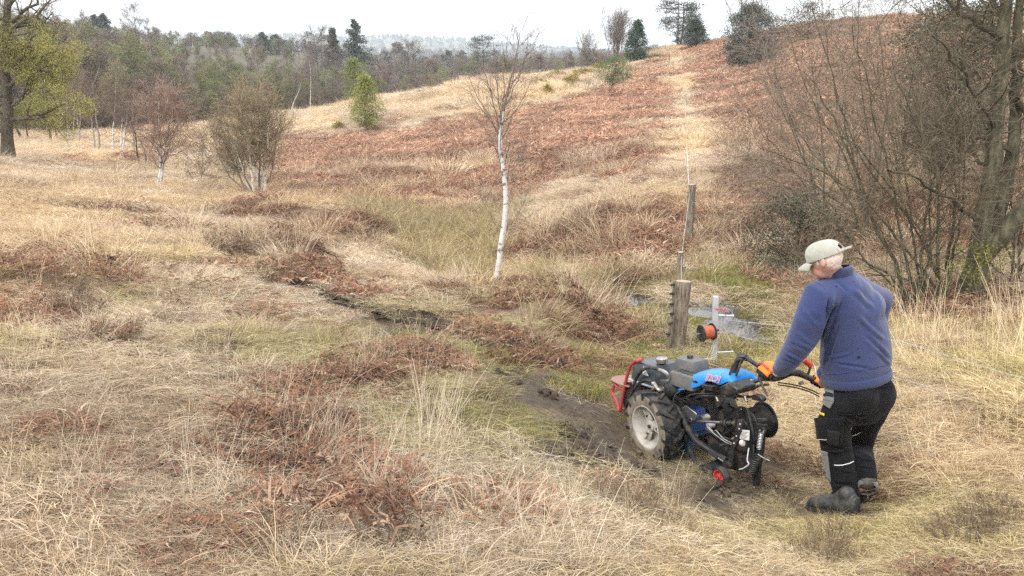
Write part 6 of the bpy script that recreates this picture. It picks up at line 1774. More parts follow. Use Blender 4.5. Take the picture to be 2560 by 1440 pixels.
    # lettering on the side of the hood
    pA, pB, pC = N(1762, 950, .150), N(1803, 958, .150), N(1765, 934, .128)
    xax = (pB - pA).normalized(); yax = (pC - pA); yax = (yax - xax * yax.dot(xax)).normalized(); zax = xax.cross(yax)
    for (nm, mt, off, zz) in (('lettering', M_RED, 0, .003), ('lettering_edge', M_WHITE, .006, .0015)):
        cu = bpy.data.curves.new(nm, 'FONT'); cu.body = '32CH'; cu.size = .060; cu.extrude = .001; cu.offset = off * .3; cu.space_character = .95
        cu.materials.append(mt)
        t0 = bpy.data.objects.new(nm, cu); COL.objects.link(t0); bpy.context.view_layer.update()
        tm_ = bpy.data.meshes.new_from_object(t0.evaluated_get(bpy.context.evaluated_depsgraph_get())); bpy.data.objects.remove(t0)
        tx = link(nm, tm_, hood)
        M4 = Matrix.Identity(4)
        for i, a_ in enumerate((xax, yax, zax)):
            for j in range(3): M4[j][i] = a_[j]
        M4.translation = K.rel(pA + zax * zz)
        tx.matrix_local = M4
    K.box('hood_base', (-.34, -.06), (-.09, .085), (.23, .30), M_BLACK, .02)
    K.plate('steering_head', [N(1822, 962, .10), N(1846, 950, .10), N(1868, 966, .10), N(1866, 980, .10), N(1845, 985, .10), N(1828, 982, .10)], .16, M_BLACK, lf, bevel=.008)
    K.plate('hood_bracket', [N(1768, 956, .10), N(1800, 962, .10), N(1796, 975, .10), N(1775, 968, .10)], .12, M_BLACK, lf, bevel=.004)
    K.tube('steering_stem', [W(-.12, 0, .24), W(-.28, 0, .30), W(-.50, .02, .36)], .03, M_BLACK, 4, 10)
    # handlebar
    K.tube('steering_column', [N(1822, 985, .05), N(1832, 965, .06), N(1836, 930, .06), N(1842, 905, .05), N(1850, 893, .04), N(1862, 892, .02)], [.022, .02, .018, .017, .017, .016], M_BLACK, 5, 10)
    K.tube('cable_bundle', [N(1815, 985, .09), N(1822, 950, .10), N(1828, 925, .10), N(1842, 900, .09), N(1856, 900, .07), N(1852, 908, .07), N(1840, 940, .09)], .008, M_RUB, 5, 6)
    lh = [N(1846, 888, .02), N(1862, 892, .02), N(1882, 906, .01), N(1898, 918, .0), N(1918, 934, -.005), N(1932, 945, -.005)]
    hb_ = K.tube('handlebar', lh, .0125, M_BLACK, 5, 10)
    K.tube('grip', lh[3:], .019, M_RUB, 5, 12, parent=hb_)
    K.tube('thumb_lever', [N(1846, 890, .02), N(1856, 886, .02), N(1866, 891, .02)], .010, M_BLACK, 4, 7, parent=hb_)
    K.tube('brake_lever', [N(1893, 912, .02), N(1905, 908, .03), N(1920, 922, .03)], .006, M_RED, 4, 6, parent=hb_)
    K.tube('clutch_lever', [N(1896, 938, .03), N(1903, 958, .03), N(1910, 972, .03), N(1919, 991, .03)], [.008, .008, .007, .005], M_BLACK, 4, 7)
    K.tube('lower_bar', [N(1858, 964, .04), N(1880, 957, .0), N(1905, 948, -.06), W(-.62, -.30, .36), W(-.62, -.42, .37)], .013, M_BLACK, 5, 9)
    K.tube('lower_bar', [N(1860, 972, .06), N(1880, 972, .04), N(1898, 964, .0), W(-.60, -.25, .33)], .009, M_BLACK, 5, 8)
    rh = [K.on(1940, 946, x=-.62), K.on(1965, 935, x=-.62), K.on(1990, 932, x=-.63), K.on(2015, 941, x=-.64), K.on(2045, 957, x=-.66)]
    rb = K.tube('handlebar', rh, [.014, .02, .024, .022, .016], M_BLACK, 5, 10)
    K.tube('grip', rh[2:], .019, M_RUB, 4, 10, parent=rb)
    p0 = K.on(2008, 898, x=-.66); p1 = K.on(2027, 914, x=-.66)
    K.cyl('red_switch', p0, p1, .019, M_REDRIM, 12, rb, .006)
    K.tube('switch_stem', [p1, K.on(2022, 930, x=-.65), K.on(2018, 941, x=-.64)], .008, M_BLACK, 3, 6, parent=rb)
    K.cyl('pivot_bolt', K.on(2000, 958, x=-.60), K.on(2006, 957, x=-.64), .014, M_STEEL, 8, rb)
    for d_ in (0, 6): K.tube('cable', [K.on(1945, 956 + d_, x=-.62), K.on(1985, 962 + d_, x=-.62), K.on(2020, 972 + d_, x=-.62), K.on(2048, 985 + d_, x=-.62)], .005, M_RUB, 4, 5)
    K.tube('cable', [N(1860, 900, .02), N(1880, 905, .03), N(1900, 915, .01), N(1925, 920, -.03), K.on(1960, 932, x=-.62)], .005, M_RUB, 5, 5)
    # gear rod
    gr = K.tube('gear_rod', [N(1727, 1003, .10), N(1742, 993, .11), N(1770, 990, .11), N(1885, 992, .05)], .0075, M_BLACK, 4, 8)
    K.plate('gear_knob', [N(1884, 986, .05), N(1902, 986, .05), N(1912, 996, .05), N(1910, 1004, .05), N(1896, 1001, .05), N(1884, 998, .05)], .04, M_BLACK, lf, gr, .006)
    K.tube('gear_rod', [N(1705, 1000, .13), N(1725, 988, .13), N(1750, 984, .12), N(1785, 985, .10)], .005, M_BLACK, 4, 6)
    K.tube('throttle_cable', [N(1700, 978, .14), N(1690, 985, .15), N(1683, 1000, .15), N(1684, 1012, .15), N(1690, 1018, .14)], .004, M_STEEL, 5, 5)
    for s_ in ((1755, 985, 1762, 972), (1790, 990, 1795, 1003), (1862, 990, 1866, 1003)): K.cyl('rod_clip', N(s_[0], s_[1], .1), N(s_[2], s_[3], .1), .007, M_STEEL, 6)
    for k_ in range(7):
        r_ = random.Random(k_ + 5); u0, v0 = 1690 + 25 * k_, 975 + r_.uniform(0, 25)
        K.tube('cable', [N(u0, v0, .08), N(u0 + 14, v0 + r_.uniform(-10, 14), .10), N(u0 + 30, v0 + r_.uniform(-4, 22), .06)], .004, M_RUB, 4, 5)
    # cable laying plough
    K.tube('feed_pipe', [N(1668, 1012, .13), N(1682, 1014, .14), N(1698, 1028, .14), N(1715, 1062, .14), N(1738, 1100, .12), N(1775, 1126, .08), N(1815, 1150, .06)], [.018, .020, .021, .022, .022, .021, .020], M_RUB, 6, 10)
    K.tube('feed_pipe', [N(1690, 1040, .11), N(1712, 1090, .11), N(1730, 1140, .12), N(1748, 1172, .13)], .014, M_RUB, 6, 8)
    K.cyl('pipe_mouth', N(1757, 1176, .15), N(1800, 1160, .02), .035, M_BLACK, 20)
    K.lathe('mouth_ring', N(1757, 1176, .15), (N(1757, 1176, .15) - N(1800, 1160, .02)), [(-.01, .030), (.0, .030), (.004, .037), (-.014, .038)], M_DARK, 20)
    K.plate('plough_plate', [N(1766, 1092, .03), N(1800, 1088, .03), N(1850, 1105, .03), N(1886, 1112, .03), N(1885, 1165, .03), N(1868, 1183, .03), N(1812, 1168, .03), N(1778, 1135, .03)], .014, M_BLACK, lf, bevel=.003)
    K.plate('coulter', [N(1880, 1100, .0), N(1912, 1100, .0), N(1902, 1165, .0), N(1898, 1215, .0), N(1885, 1215, .0), N(1880, 1170, .0)], .022, M_BLACK, lf, bevel=.003)
    K.plate('coulter_arm', [N(1893, 1058, .0), N(1915, 1062, .0), N(1908, 1110, .0), N(1886, 1110, .0)], .03, M_BLACK, lf, bevel=.003)
    K.plate('link_arm', [N(1846, 1048, .09), N(1857, 1050, .09), N(1855, 1075, .09), N(1838, 1120, .09), N(1832, 1165, .09), N(1820, 1172, .09), N(1826, 1120, .09), N(1840, 1085, .09)], .012, M_BLACK, lf, bevel=.002)
    for (u, v) in ((1850, 1060), (1848, 1072), (1841, 1090), (1835, 1108)): K.cyl('arm_hole', N(u, v, .097), N(u, v, .099), .005, M_STEEL, 8)
    K.cyl('cross_shaft', N(1706, 1051, .10), N(1838, 1058, .06), .0095, M_STEEL, 10)
    K.tube('spring_clip', [N(1697, 1047, .12), N(1704, 1051, .12), N(1711, 1047, .12), N(1719, 1051, .12), N(1727, 1045, .12), N(1729, 1053, .12), N(1720, 1055, .12)], .0035, M_STEEL, 4, 5)
    for (u, v, r_) in ((1806, 1056, .02), (1815, 1057, .026), (1826, 1058, .018), (1838, 1059, .024)): K.cyl('shaft_collar', N(u - 3, v, .07), N(u + 3, v, .065), r_, M_DARK, 14, bevel=.004)
    K.tube('chain_wire', [N(1765, 1060, .07), N(1782, 1078, .07), N(1790, 1076, .07), N(1808, 1096, .08), N(1830, 1108, .09)], .0035, M_STEEL, 4, 5)
    K.tube('chain_wire', [N(1768, 1068, .07), N(1790, 1088, .07), N(1815, 1106, .08), N(1832, 1113, .09)], .0035, M_STEEL, 4, 5)
    K.tube('ram', [N(1766, 1072, .06), N(1800, 1094, .06), N(1826, 1110, .06)], .013, M_DARK, 3, 8); K.tube('ram_rod', [N(1826, 1110, .06), N(1850, 1124, .06)], .007, M_STEEL, 3, 8)
    K.tube('ram', [N(1752, 1112, .09), N(1780, 1135, .09), N(1795, 1144, .09)], .011, M_DARK, 3, 8); K.tube('ram_rod', [N(1795, 1144, .09), N(1812, 1156, .09)], .006, M_STEEL, 3, 8)
    K.cyl('peg', N(1800, 1113, .12), N(1822, 1112, .06), .010, M_DARK, 10, bevel=.003)
    K.box('motor', tuple(sorted(((N(1850, 1095, .04) - A).dot(fw), (N(1876, 1115, .04) - A).dot(fw)))), (.0, .08), tuple(sorted(((N(1860, 1122, .04) - A).dot(hu), (N(1860, 1098, .04) - A).dot(hu)))), M_DARK, .008)
    K.cyl('motor_cap', N(1856, 1108, .09), N(1856, 1108, .05), .022, M_STEEL, 12, bevel=.004)
    lb_ = K.plate('maker_label', [N(1850, 1074, .085), N(1874, 1076, .085), N(1873, 1101, .085), N(1850, 1097, .085)], .003, M_WHITE, lf)
    for i in range(6):
        v0 = 1079 + i * 3.2
        K.plate('print_line', [N(1853, v0, .0872), N(1870 - (i % 3) * 3, v0 + 1.2, .0872), N(1870 - (i % 3) * 3, v0 + 2.3, .0872), N(1853, v0 + 1.1, .0872)], .0006, M_ENG, lf, lb_)
    # springs
    def spring(p0, p1, r_, n, w_, m):
        p0, p1 = Vector(p0), Vector(p1); d = (p1 - p0); L_ = d.length; d.normalize(); a = d.orthogonal().normalized(); b = d.cross(a)
        P = [p0 + d * (L_ * i / (n * 8)) + (a * math.cos(i * math.pi / 4) + b * math.sin(i * math.pi / 4)) * r_ for i in range(n * 8 + 1)]
        K.tube('spring', P, w_, m, k=5, smooth_=False)
    spring(N(1904, 1076, .05), N(1897, 1121, .05), .014, 12, .003, M_STEEL)
    spring(N(1893, 1140, .04), N(1880, 1178, .04), .024, 8, .005, M_BLACK)
    K.tube('spring_hook', [N(1903, 1078, .05), N(1908, 1070, .05), N(1914, 1078, .05)], .006, M_BLACK, 4, 6)
    K.tube('foot_peg', [N(1896, 1136, .02), N(1908, 1144, .02), N(1925, 1152, .02)], .006, M_STEEL, 4, 6)
    K.tube('loose_wire', [N(1872, 1120, .08), N(1868, 1150, .1), N(1872, 1160, .1), N(1860, 1170, .1), N(1848, 1174, .1)], .004, M_WHITE, 5, 5)
    # drum of black cable
    cL = N(1862, 1062, -.03); cR = cL - lf * .17
    dr = bpy.data.objects.new('cable_drum', None); COL.objects.link(dr); dr.parent = root
    K.lathe('flange', cL, lf, [(-.004, .02), (-.004, .118), (.0, .122), (.004, .118), (.006, .03), (.012, .026), (.012, 0)], M_BLACK, 40, dr)
    K.lathe('flange', cR, lf, [(-.004, .0), (-.004, .118), (.0, .122), (.004, .118), (.004, .03)], M_BLACK, 40, dr)
    pr = []
    for i in range(13): pr += [(-.005 - .16 * i / 13, .092), (-.005 - .16 * (i + .5) / 13, .100)]
    K.lathe('wound_cable', cL, lf, pr, M_RUB, 36, dr)
    for i in range(6):
        th = i * math.pi / 3 + .3
        K.cyl('flange_hole', cL + (fw * math.cos(th) + hu * math.sin(th)) * .104 + lf * .004, cL + (fw * math.cos(th) + hu * math.sin(th)) * .104 + lf * .0055, .006, M_WHITE if i == 1 else M_DARK, 8, dr)
    K.tube('drum_stay', [N(1868, 1020, .03), N(1880, 1070, .03), N(1886, 1100, .02)], .008, M_BLACK, 3, 6)
    K.plate('drum_bracket', [N(1893, 1046, -.03), N(1916, 1047, -.03), N(1916, 1053, -.03), N(1894, 1053, -.03)], .02, M_BLACK, lf)
    # guide wheel
    gw = bpy.data.objects.new('guide_wheel', None); COL.objects.link(gw); gw.parent = root
    c = N(1803, 1191, .15)
    K.lathe('tyre', c, lf, [(-.025, .045), (-.027, .060), (-.018, .068), (0, .071), (.018, .068), (.027, .060), (.025, .045)], M_RUB, 30, gw)
    K.lathe('rim', c, lf, [(-.02, .046), (.022, .046), (.026, .048), (.024, .040), (.006, .038), (.004, .030)], M_REDRIM, 30, gw)
    K.cyl('hub', c - lf * .02, c + lf * .022, .014, M_REDRIM, 14, gw, .003)
    for i in range(9):
        th = i * 2 * math.pi / 9; d = fw * math.cos(th) + hu * math.sin(th)
        K.tube('spoke', [c + d * .012 + lf * .012, c + d * .041 + lf * .010], .0045, M_REDRIM, k=5, parent=gw, smooth_=False)
    K.plate('wheel_fork', [N(1803, 1186, .11), N(1812, 1186, .11), N(1822, 1155, .09), N(1810, 1150, .09)], .012, M_BLACK, lf)
    K.cyl('wheel_axle', c - lf * .05, c + lf * .026, .008, M_STEEL, 8)
    return root, K
TR, TRK = tractor()
# ------------------------------------------------------------------ the man
def loft(secs, k=20, ends=True):
    """closed tube through sections (centre, rx, ry, xdir, ydir)"""
    V = []; F = []
    for (c, rx, ry, xd, yd) in secs:
        for i in range(k):
            th = 2 * math.pi * i / k
            V.append(tuple(Vector(c) + Vector(xd) * (rx * math.cos(th)) + Vector(yd) * (ry * math.sin(th))))
    n = len(secs)
    for s in range(n - 1):
        for i in range(k):
            j = (i + 1) % k
            F.append((s * k + i, s * k + j, (s + 1) * k + j, (s + 1) * k + i))
    F.append(tuple(range(k))[::-1]); F.append(tuple(range((n - 1) * k, n * k)))
    return V, F

def limb(pts_, rad, k=16, cap=True):
    """round tapered tube with domed ends"""
    P = [Vector(p) for p in pts_]; R = list(rad)
    if cap:
        d0 = (P[0] - P[1]).normalized(); d1 = (P[-1] - P[-2]).normalized()
        P = [P[0] + d0 * R[0] * .92, P[0] + d0 * R[0] * .6] + P + [P[-1] + d1 * R[-1] * .6, P[-1] + d1 * R[-1] * .92]
        R = [R[0] * .3, R[0] * .8] + R + [R[-1] * .8, R[-1] * .3]
    V, F = tubes(np.array([tuple(p) for p in P])[None], np.array(R)[None], k, True)
    return [tuple(v) for v in V], [tuple(q) for f in F for q in f]

def ellipsoid(c, r, ax, ay, az, k=20, n=12):
    c = Vector(c); V = []; F = []
    for j in range(n + 1):
        ph = math.pi * (j + .02) / (n + .04)
        for i in range(k):
            th = 2 * math.pi * i / k
            V.append(tuple(c + ax * (r[0] * math.sin(ph) * math.cos(th)) + ay * (r[1] * math.sin(ph) * math.sin(th)) + az * (r[2] * math.cos(ph))))
    for j in range(n):
        for i in range(k):
            F.append((j * k + i, (j + 1) * k + i, (j + 1) * k + (i + 1) % k, j * k + (i + 1) % k))
    F.append(tuple(range(k))); F.append(tuple(range(n * k, (n + 1) * k))[::-1])
    return V, F

def fuse(name, shapes, vox, smooth_it, mats, parent, origin, after=None):
    """join closed shapes into one continuous skin"""
    V = []; F = []
    for (v, f) in shapes:
        o = len(V); V += v; F += [tuple(i + o for i in q) for q in f]
    me = bpy.data.meshes.new(name + '_raw'); me.from_pydata(V, [], F); me.update()
    import bmesh
    bm = bmesh.new(); bm.from_mesh(me); bmesh.ops.recalc_face_normals(bm, faces=bm.faces); bm.to_mesh(me); bm.free()
    ob = bpy.data.objects.new(name + '_raw', me); COL.objects.link(ob)
    m = ob.modifiers.new('r', 'REMESH'); m.mode = 'VOXEL'; m.voxel_size = vox
    m2 = ob.modifiers.new('s', 'SMOOTH'); m2.factor = .5; m2.iterations = smooth_it
    dg = bpy.context.evaluated_depsgraph_get(); dg.update()
    me2 = bpy.data.meshes.new_from_object(ob.evaluated_get(dg))
    bpy.data.objects.remove(ob); bpy.data.meshes.remove(me)
    me2.name = name
    n = len(me2.vertices); co = np.empty(n * 3); me2.vertices.foreach_get('co', co); co = co.reshape(n, 3)
    if after is not None:
        nr = np.empty(n * 3); me2.vertices.foreach_get('normal', nr); co = after(co, nr.reshape(n, 3))
    co = co - np.array(origin)
    me2.vertices.foreach_set('co', co.ravel())
    me2.materials.clear()
    for q in mats: me2.materials.append(q)
    for p in me2.polygons: p.use_smooth = True; 
    me2.update()
    return link(name, me2, parent)

M_SKIN = mat('weathered skin', (.50, .30, .24), .55, 0, .4, .15, 90, (.52, .255, .205), 30, .5)
M_HAIR = noise_mat('short white hair', [(.46, .33, .27), (.62, .50, .44), (.74, .68, .64)], 60, .8, .6, 160, bdist=.004)
def cloth_mat(name, col, col2, rough=.9, weave=420, bump=.25, sheen=.25, fade=5):
    m, t, b = new_mat(name)
    tcd = t.nodes.new('ShaderNodeTexCoord')
    n = t.nodes.new('ShaderNodeTexNoise'); n.inputs['Scale'].default_value = fade; n.inputs['Detail'].default_value = 6
    n2 = t.nodes.new('ShaderNodeTexNoise'); n2.inputs['Scale'].default_value = weave; n2.inputs['Detail'].default_value = 2
    for q in (n, n2): t.links.new(tcd.outputs['Object'], q.inputs['Vector'])
    r = t.nodes.new('ShaderNodeMix'); r.data_type = 'RGBA'; r.inputs['A'].default_value = (*col, 1); r.inputs['B'].default_value = (*col2, 1)
    mr = t.nodes.new('ShaderNodeMapRange'); mr.inputs['From Min'].default_value = .35; mr.inputs['From Max'].default_value = .65
    t.links.new(n.outputs['Fac'], mr.inputs['Value']); t.links.new(mr.outputs[0], r.inputs['Factor'])
    t.links.new(r.outputs['Result'], b.inputs['Base Color']); b.inputs['Roughness'].default_value = rough; b.inputs['Specular IOR Level'].default_value = .2
    b.inputs['Sheen Weight'].default_value = sheen
    bp = t.nodes.new('ShaderNodeBump'); bp.inputs['Strength'].default_value = bump; bp.inputs['Distance'].default_value = .002
    n3 = t.nodes.new('ShaderNodeTexNoise'); n3.inputs['Scale'].default_value = 26; n3.inputs['Detail'].default_value = 4; n3.inputs['Distortion'].default_value = .6
    t.links.new(tcd.outputs['Object'], n3.inputs['Vector'])
    bp2 = t.nodes.new('ShaderNodeBump'); bp2.inputs['Strength'].default_value = .35; bp2.inputs['Distance'].default_value = .008
    t.links.new(n3.outputs['Fac'], bp2.inputs['Height']); t.links.new(n2.outputs['Fac'], bp.inputs['Height'])
    t.links.new(bp2.outputs[0], bp.inputs['Normal']); t.links.new(bp.outputs[0], b.inputs['Normal'])
    return m
M_SWEAT = cloth_mat('navy sweatshirt fleece', (.031, .044, .122), (.041, .056, .148))
M_RIB = cloth_mat('navy ribbing', (.028, .039, .108), (.036, .049, .128), weave=300, bump=.5)
M_TROU = cloth_mat('black work trouser cloth', (.0045, .0048, .006), (.009, .009, .0105), fade=8, sheen=.04)
M_GREYC = cloth_mat('grey tough cloth', (.13, .135, .14), (.17, .17, .17), weave=260, bump=.5)
M_BLKC = cloth_mat('black webbing', (.010, .010, .011), (.016, .016, .017), weave=260, bump=.5, sheen=.05)
M_PIPE = mat('white reflective piping', (.72, .73, .74), .5, 0, .4, 0, 60, (.6, .6, .6), 10, .6)
M_CAP = cloth_mat('pale stone cap cotton', (.33, .335, .28), (.40, .40, .345), fade=18)
M_GLO = cloth_mat('orange knit glove', (.80, .20, .022), (.88, .26, .04), fade=20)
M_GLB = cloth_mat('black rubber palm', (.014, .014, .015), (.03, .028, .026), fade=20, sheen=0)
M_BOOT = mat('scuffed black boot leather', (.032, .036, .040), .5, 0, .4, .3, 60, (.085, .078, .068), 14, .52)
M_BOOT2 = mat('scuffed brown grey boot leather', (.060, .054, .047), .6, 0, .35, .3, 60, (.11, .095, .075), 14, .5)
M_SOLE = mat('boot sole rubber', (.018, .017, .016), .7, 0, .3, .3, 60, (.07, .058, .045), 14, .5)
M_TAGY = mat('yellow cloth tag', (.60, .46, .05), .7, 0, .2)

def man():
    th = math.radians(45)
    fwd = Vector((-math.cos(th), math.sin(th), 0)); lft = Vector((-fwd.y, fwd.x, 0)); up = Vector((0, 0, 1))
    feet = px(2118, 1272, 4.06)
    og = Vector((feet.x, feet.y, gz(feet.x, feet.y)))
    # joints read off the photograph
    hipL, hipR = px(2112, 1002, 4.06), px(2184, 998, 4.24)
    kneL, kneR = px(2091, 1122, 4.10), px(2146, 1122, 4.33)
    gR = gpt(2169, 1258); gL = gpt(2143, 1288); gT = gpt(2018, 1268)
    ankL, ankR = px(2120, 1246, 4.06), px(2166, 1212, gR.y - .02)
    shL, shR = px(2047, 742, 3.95), px(2192, 752, 4.27)
    elL, wrL = px(2006, 846, 4.00), px(1950, 924, 4.19)
    elR, wrR = px(2160, 850, 4.46), px(2062, 932, 4.52)
    neck = px(2082, 684, 4.04)
    hd = math.radians(42)
    hf = Vector((-math.cos(hd) * math.cos(.42), math.sin(hd) * math.cos(.42), -math.sin(.42))); hl = Vector((-math.sin(hd), -math.cos(hd), 0)); hu = hf.cross(hl)
    if hu.z < 0: hu = -hu
    hf, hl, hu = hf * .93, hl * .93, hu * .93
    hc = px(2062, 645, 3.99)
    # ---- one continuous body, mostly under the clothes
    sp = [px(2142, 985, 4.15), px(2138, 930, 4.14), px(2133, 850, 4.12), px(2122, 770, 4.09), px(2106, 718, 4.06)]
    sh = []
    tx = [(.155, .115), (.15, .12), (.16, .12), (.165, .105), (.12, .08)]
    sh.append(loft([(c, a * .9, b * .9, lft, fwd) for c, (a, b) in zip(sp, tx)]))
    sh.append(limb([sp[-1], neck, hc - hu * .03], [.062, .060, .058]))
    sh.append(ellipsoid(hc + hf * -.004 + hu * .002, (.094, .074, .093), hf, hl, hu))
    sh.append(ellipsoid(hc + hf * .040 - hu * .056, (.052, .047, .060), hf, hl, hu))       # jaw
    sh.append(ellipsoid(hc + hf * .078 - hu * .098, (.020, .022, .018), hf, hl, hu))       # chin
    sh.append(limb([hc + hf * .092 + hu * .008, hc + hf * .112 - hu * .032], [.009, .014]))  # nose
    sh.append(limb([hc + hf * .085 + hl * .035 + hu * .018, hc + hf * .085 - hl * .035 + hu * .018], [.012, .012]))
    sh.append(limb([hc + hf * .090 + hl * .018 - hu * .064, hc + hf * .090 - hl * .018 - hu * .064], [.008, .008]))  # lips
    for s_ in (1, -1):
        e = hc + hl * (.080 * s_) - hf * .006 - hu * .016
        sh.append(ellipsoid(e - hf * .006, (.020, .008, .034), (hf * .9 - hl * (.45 * s_)).normalized(), (hl * s_ * .9 + hf * .45).normalized(), (hu - hf * .15).normalized(), 12, 8))
    sh.append(limb([shL, elL, wrL], [.05, .042, .03])); sh.append(limb([shR, elR, wrR], [.05, .042, .03]))
    sh.append(limb([sp[-1] + lft * .05, shL], [.05, .05])); sh.append(limb([sp[-1] - lft * .05, shR], [.05, .05]))
    sh.append(limb([hipL, kneL, ankL], [.075, .055, .04])); sh.append(limb([hipR, kneR, ankR], [.075, .055, .04]))
    sh.append(limb([hipL, hipR], [.08, .08]))
    tl = (px(2030, 1262, 4.11) - ankL).normalized()
    sh.append(limb([ankL - up * .02, ankL - up * .06 + Vector((tl.x, tl.y, 0)) * .13], [.036, .028])); sh.append(limb([ankR, ankR - up * .08 + fwd * .1], [.036, .03]))
    body = fuse('person', sh, .0075, 5, [M_SKIN], None, og)
    body.location = og
    tag(body, 'person in a navy sweatshirt, pale cap and black work trousers bending to steer the tractor', 'person')
    # eyes
    for s_ in (1, -1):
        v, f = ellipsoid(hc + hf * .084 + hl * (.032 * s_) - hu * .0, (.010, .012, .010), hf, hl, hu, 10, 8)
        raw('eye', [Vector(q) - og for q in v], f, M_PIPE, body, True)
    # ---- hair: a cropped white fringe round the back and sides below the cap
    def hair_cut(co, nr):
        return co + nr * ((vnoise(co[:, 0] * 260, co[:, 2] * 260 + co[:, 1] * 130, 3) - .5) * .004)[:, None]
    hs = [ellipsoid(hc - hf * .014 + hu * .004, (.0885, .0765, .086), hf, hl, hu), ellipsoid(hc - hf * .040 - hu * .044, (.040, .052, .040), hf, hl, hu, 14, 10)]
    for s_ in (1, -1): hs.append(ellipsoid(hc + hf * .022 + hl * (.0665 * s_) - hu * .004, (.013, .007, .026), hf, hl, hu, 12, 8))
    fuse('hair', hs, .006, 3, [M_HAIR], body, og, hair_cut)
    # ---- cap
    ct = Vector(hc) + hu * .030
    V = []; F = []; k = 40; n = 12
    for j in range(n + 1):
        ph = math.pi / 2 * (j / n)
        for i in range(k):
            t = 2 * math.pi * i / k
            rr = math.cos(ph) ** .75 if j < n else .001
            z = -.010 + .081 * math.sin(ph) ** .95
            seam = 1 - .012 * abs(math.cos(3 * t + .5)) ** 30
            dz = (-.018 - .010 * math.cos(t)) if j == 0 else 0
            V.append(ct + hf * ((.107 * math.cos(t) - .004) * rr * seam) + hl * (.086 * math.sin(t) * rr * seam) + hu * (z + dz))
    F = [(j * k + i, j * k + (i + 1) % k, (j + 1) * k + (i + 1) % k, (j + 1) * k + i) for j in range(n) for i in range(k)]
    # leave the opening above the strap at the back
    def ang(i): return 2 * math.pi * (i + .5) / k
    F = [q for q in F if not (abs(ang(q[0] % k) - math.pi) < .36 and 1 <= q[0] // k <= 3 - (abs(ang(q[0] % k) - math.pi) > .22))]
    cap = raw('cap', [p - og for p in V], F, M_CAP, body, True)
    sm = cap.modifiers.new('s', 'SOLIDIFY'); sm.thickness = .003; sm.offset = 1
    su = cap.modifiers.new('u', 'SUBSURF'); su.levels = 1; su.render_levels = 1
    # peak
    V = []; F = []; a0 = 1.05
    for j in range(8):
        q = j / 7
        for i in range(17):
            t = -a0 + 2 * a0 * i / 16
            e = .106 * math.cos(t) - .004 + q * .068 * max(0, math.cos(t * 1.25)) ** .5
            s_ = .086 * math.sin(t) * (1 - .10 * q)
            drop = -.034 - .006 * q - .020 * q * q - .014 * (t / a0) ** 2 * (.4 + q)
            V.append(ct + hf * e + hl * s_ + hu * drop)
    F = [(j * 17 + i, j * 17 + i + 1, (j + 1) * 17 + i + 1, (j + 1) * 17 + i) for j in range(7) for i in range(16)]
    pk = raw('peak', [p - og for p in V], F, M_CAP, cap, True); sm = pk.modifiers.new('s', 'SOLIDIFY'); sm.thickness = .004
    K = Kit(body, og, hf, hl, hu)
    for q in range(6):
        t = q * math.pi / 3 + math.pi / 6; P = []
        for j in range(11):
            ph = math.pi / 2 * (j / 10.6); rr = math.cos(ph) ** .75
            P.append(ct + hf * ((.1085 * math.cos(t) - .004) * rr) + hl * (.0875 * math.sin(t) * rr) + hu * (-.010 + .0825 * math.sin(ph) ** .95 + (-.018 - .010 * math.cos(t)) * (1 - j / 10) ** 6))
        if abs(t - math.pi) > .3: K.tube('cap_seam', P, .0016, M_CAP, k=5, parent=cap, smooth_=False)
    K.cyl('button', ct + hu * .070, ct + hu * .075, .008, M_CAP, 10, cap, .002)
    st_ = []
    for i in range(9):
        t = math.pi - .5 + i * .125
        st_.append(ct + hf * (.110 * math.cos(t) - .005) + hl * (.089 * math.sin(t)) + hu * (-.010))
    for i in range(8):
        pass
    tail = [st_[0], ct - hf * .118 - hu * .012 - hl * .01, ct - hf * .126 - hl * .045 - hu * .02, ct - hf * .138 - hl * .075 - hu * .024]
    def strap(nm, P, w_):
        V = []; n_ = len(P)
        for p in P: V += [Vector(p) + hu * w_ - og, Vector(p) - hu * w_ - og]
        o = raw(nm, V, [(2 * i, 2 * i + 1, 2 * i + 3, 2 * i + 2) for i in range(n_ - 1)], M_CAP, cap, True)
        s2 = o.modifiers.new('s', 'SOLIDIFY'); s2.thickness = .003
    strap('strap', st_, .009)
    strap('strap_end', [ct - hf * .112 - hl * .03 - hu * .010, ct - hf * .120 - hl * .055 - hu * .011, ct - hf * .124 - hl * .085 - hu * .012, ct - hf * .126 - hl * .108 - hu * .013], .007)
    K.tube('opening_edge', [ct + hf * (-.105 * math.cos(a) ** .6 if False else -.108) + hl * (.040 * math.cos(a)) + hu * (-.004 + .034 * math.sin(a)) + hf * (.014 * math.sin(a)) for a in np.linspace(0, math.pi, 9)], .003, M_CAP, 3, 5, cap)
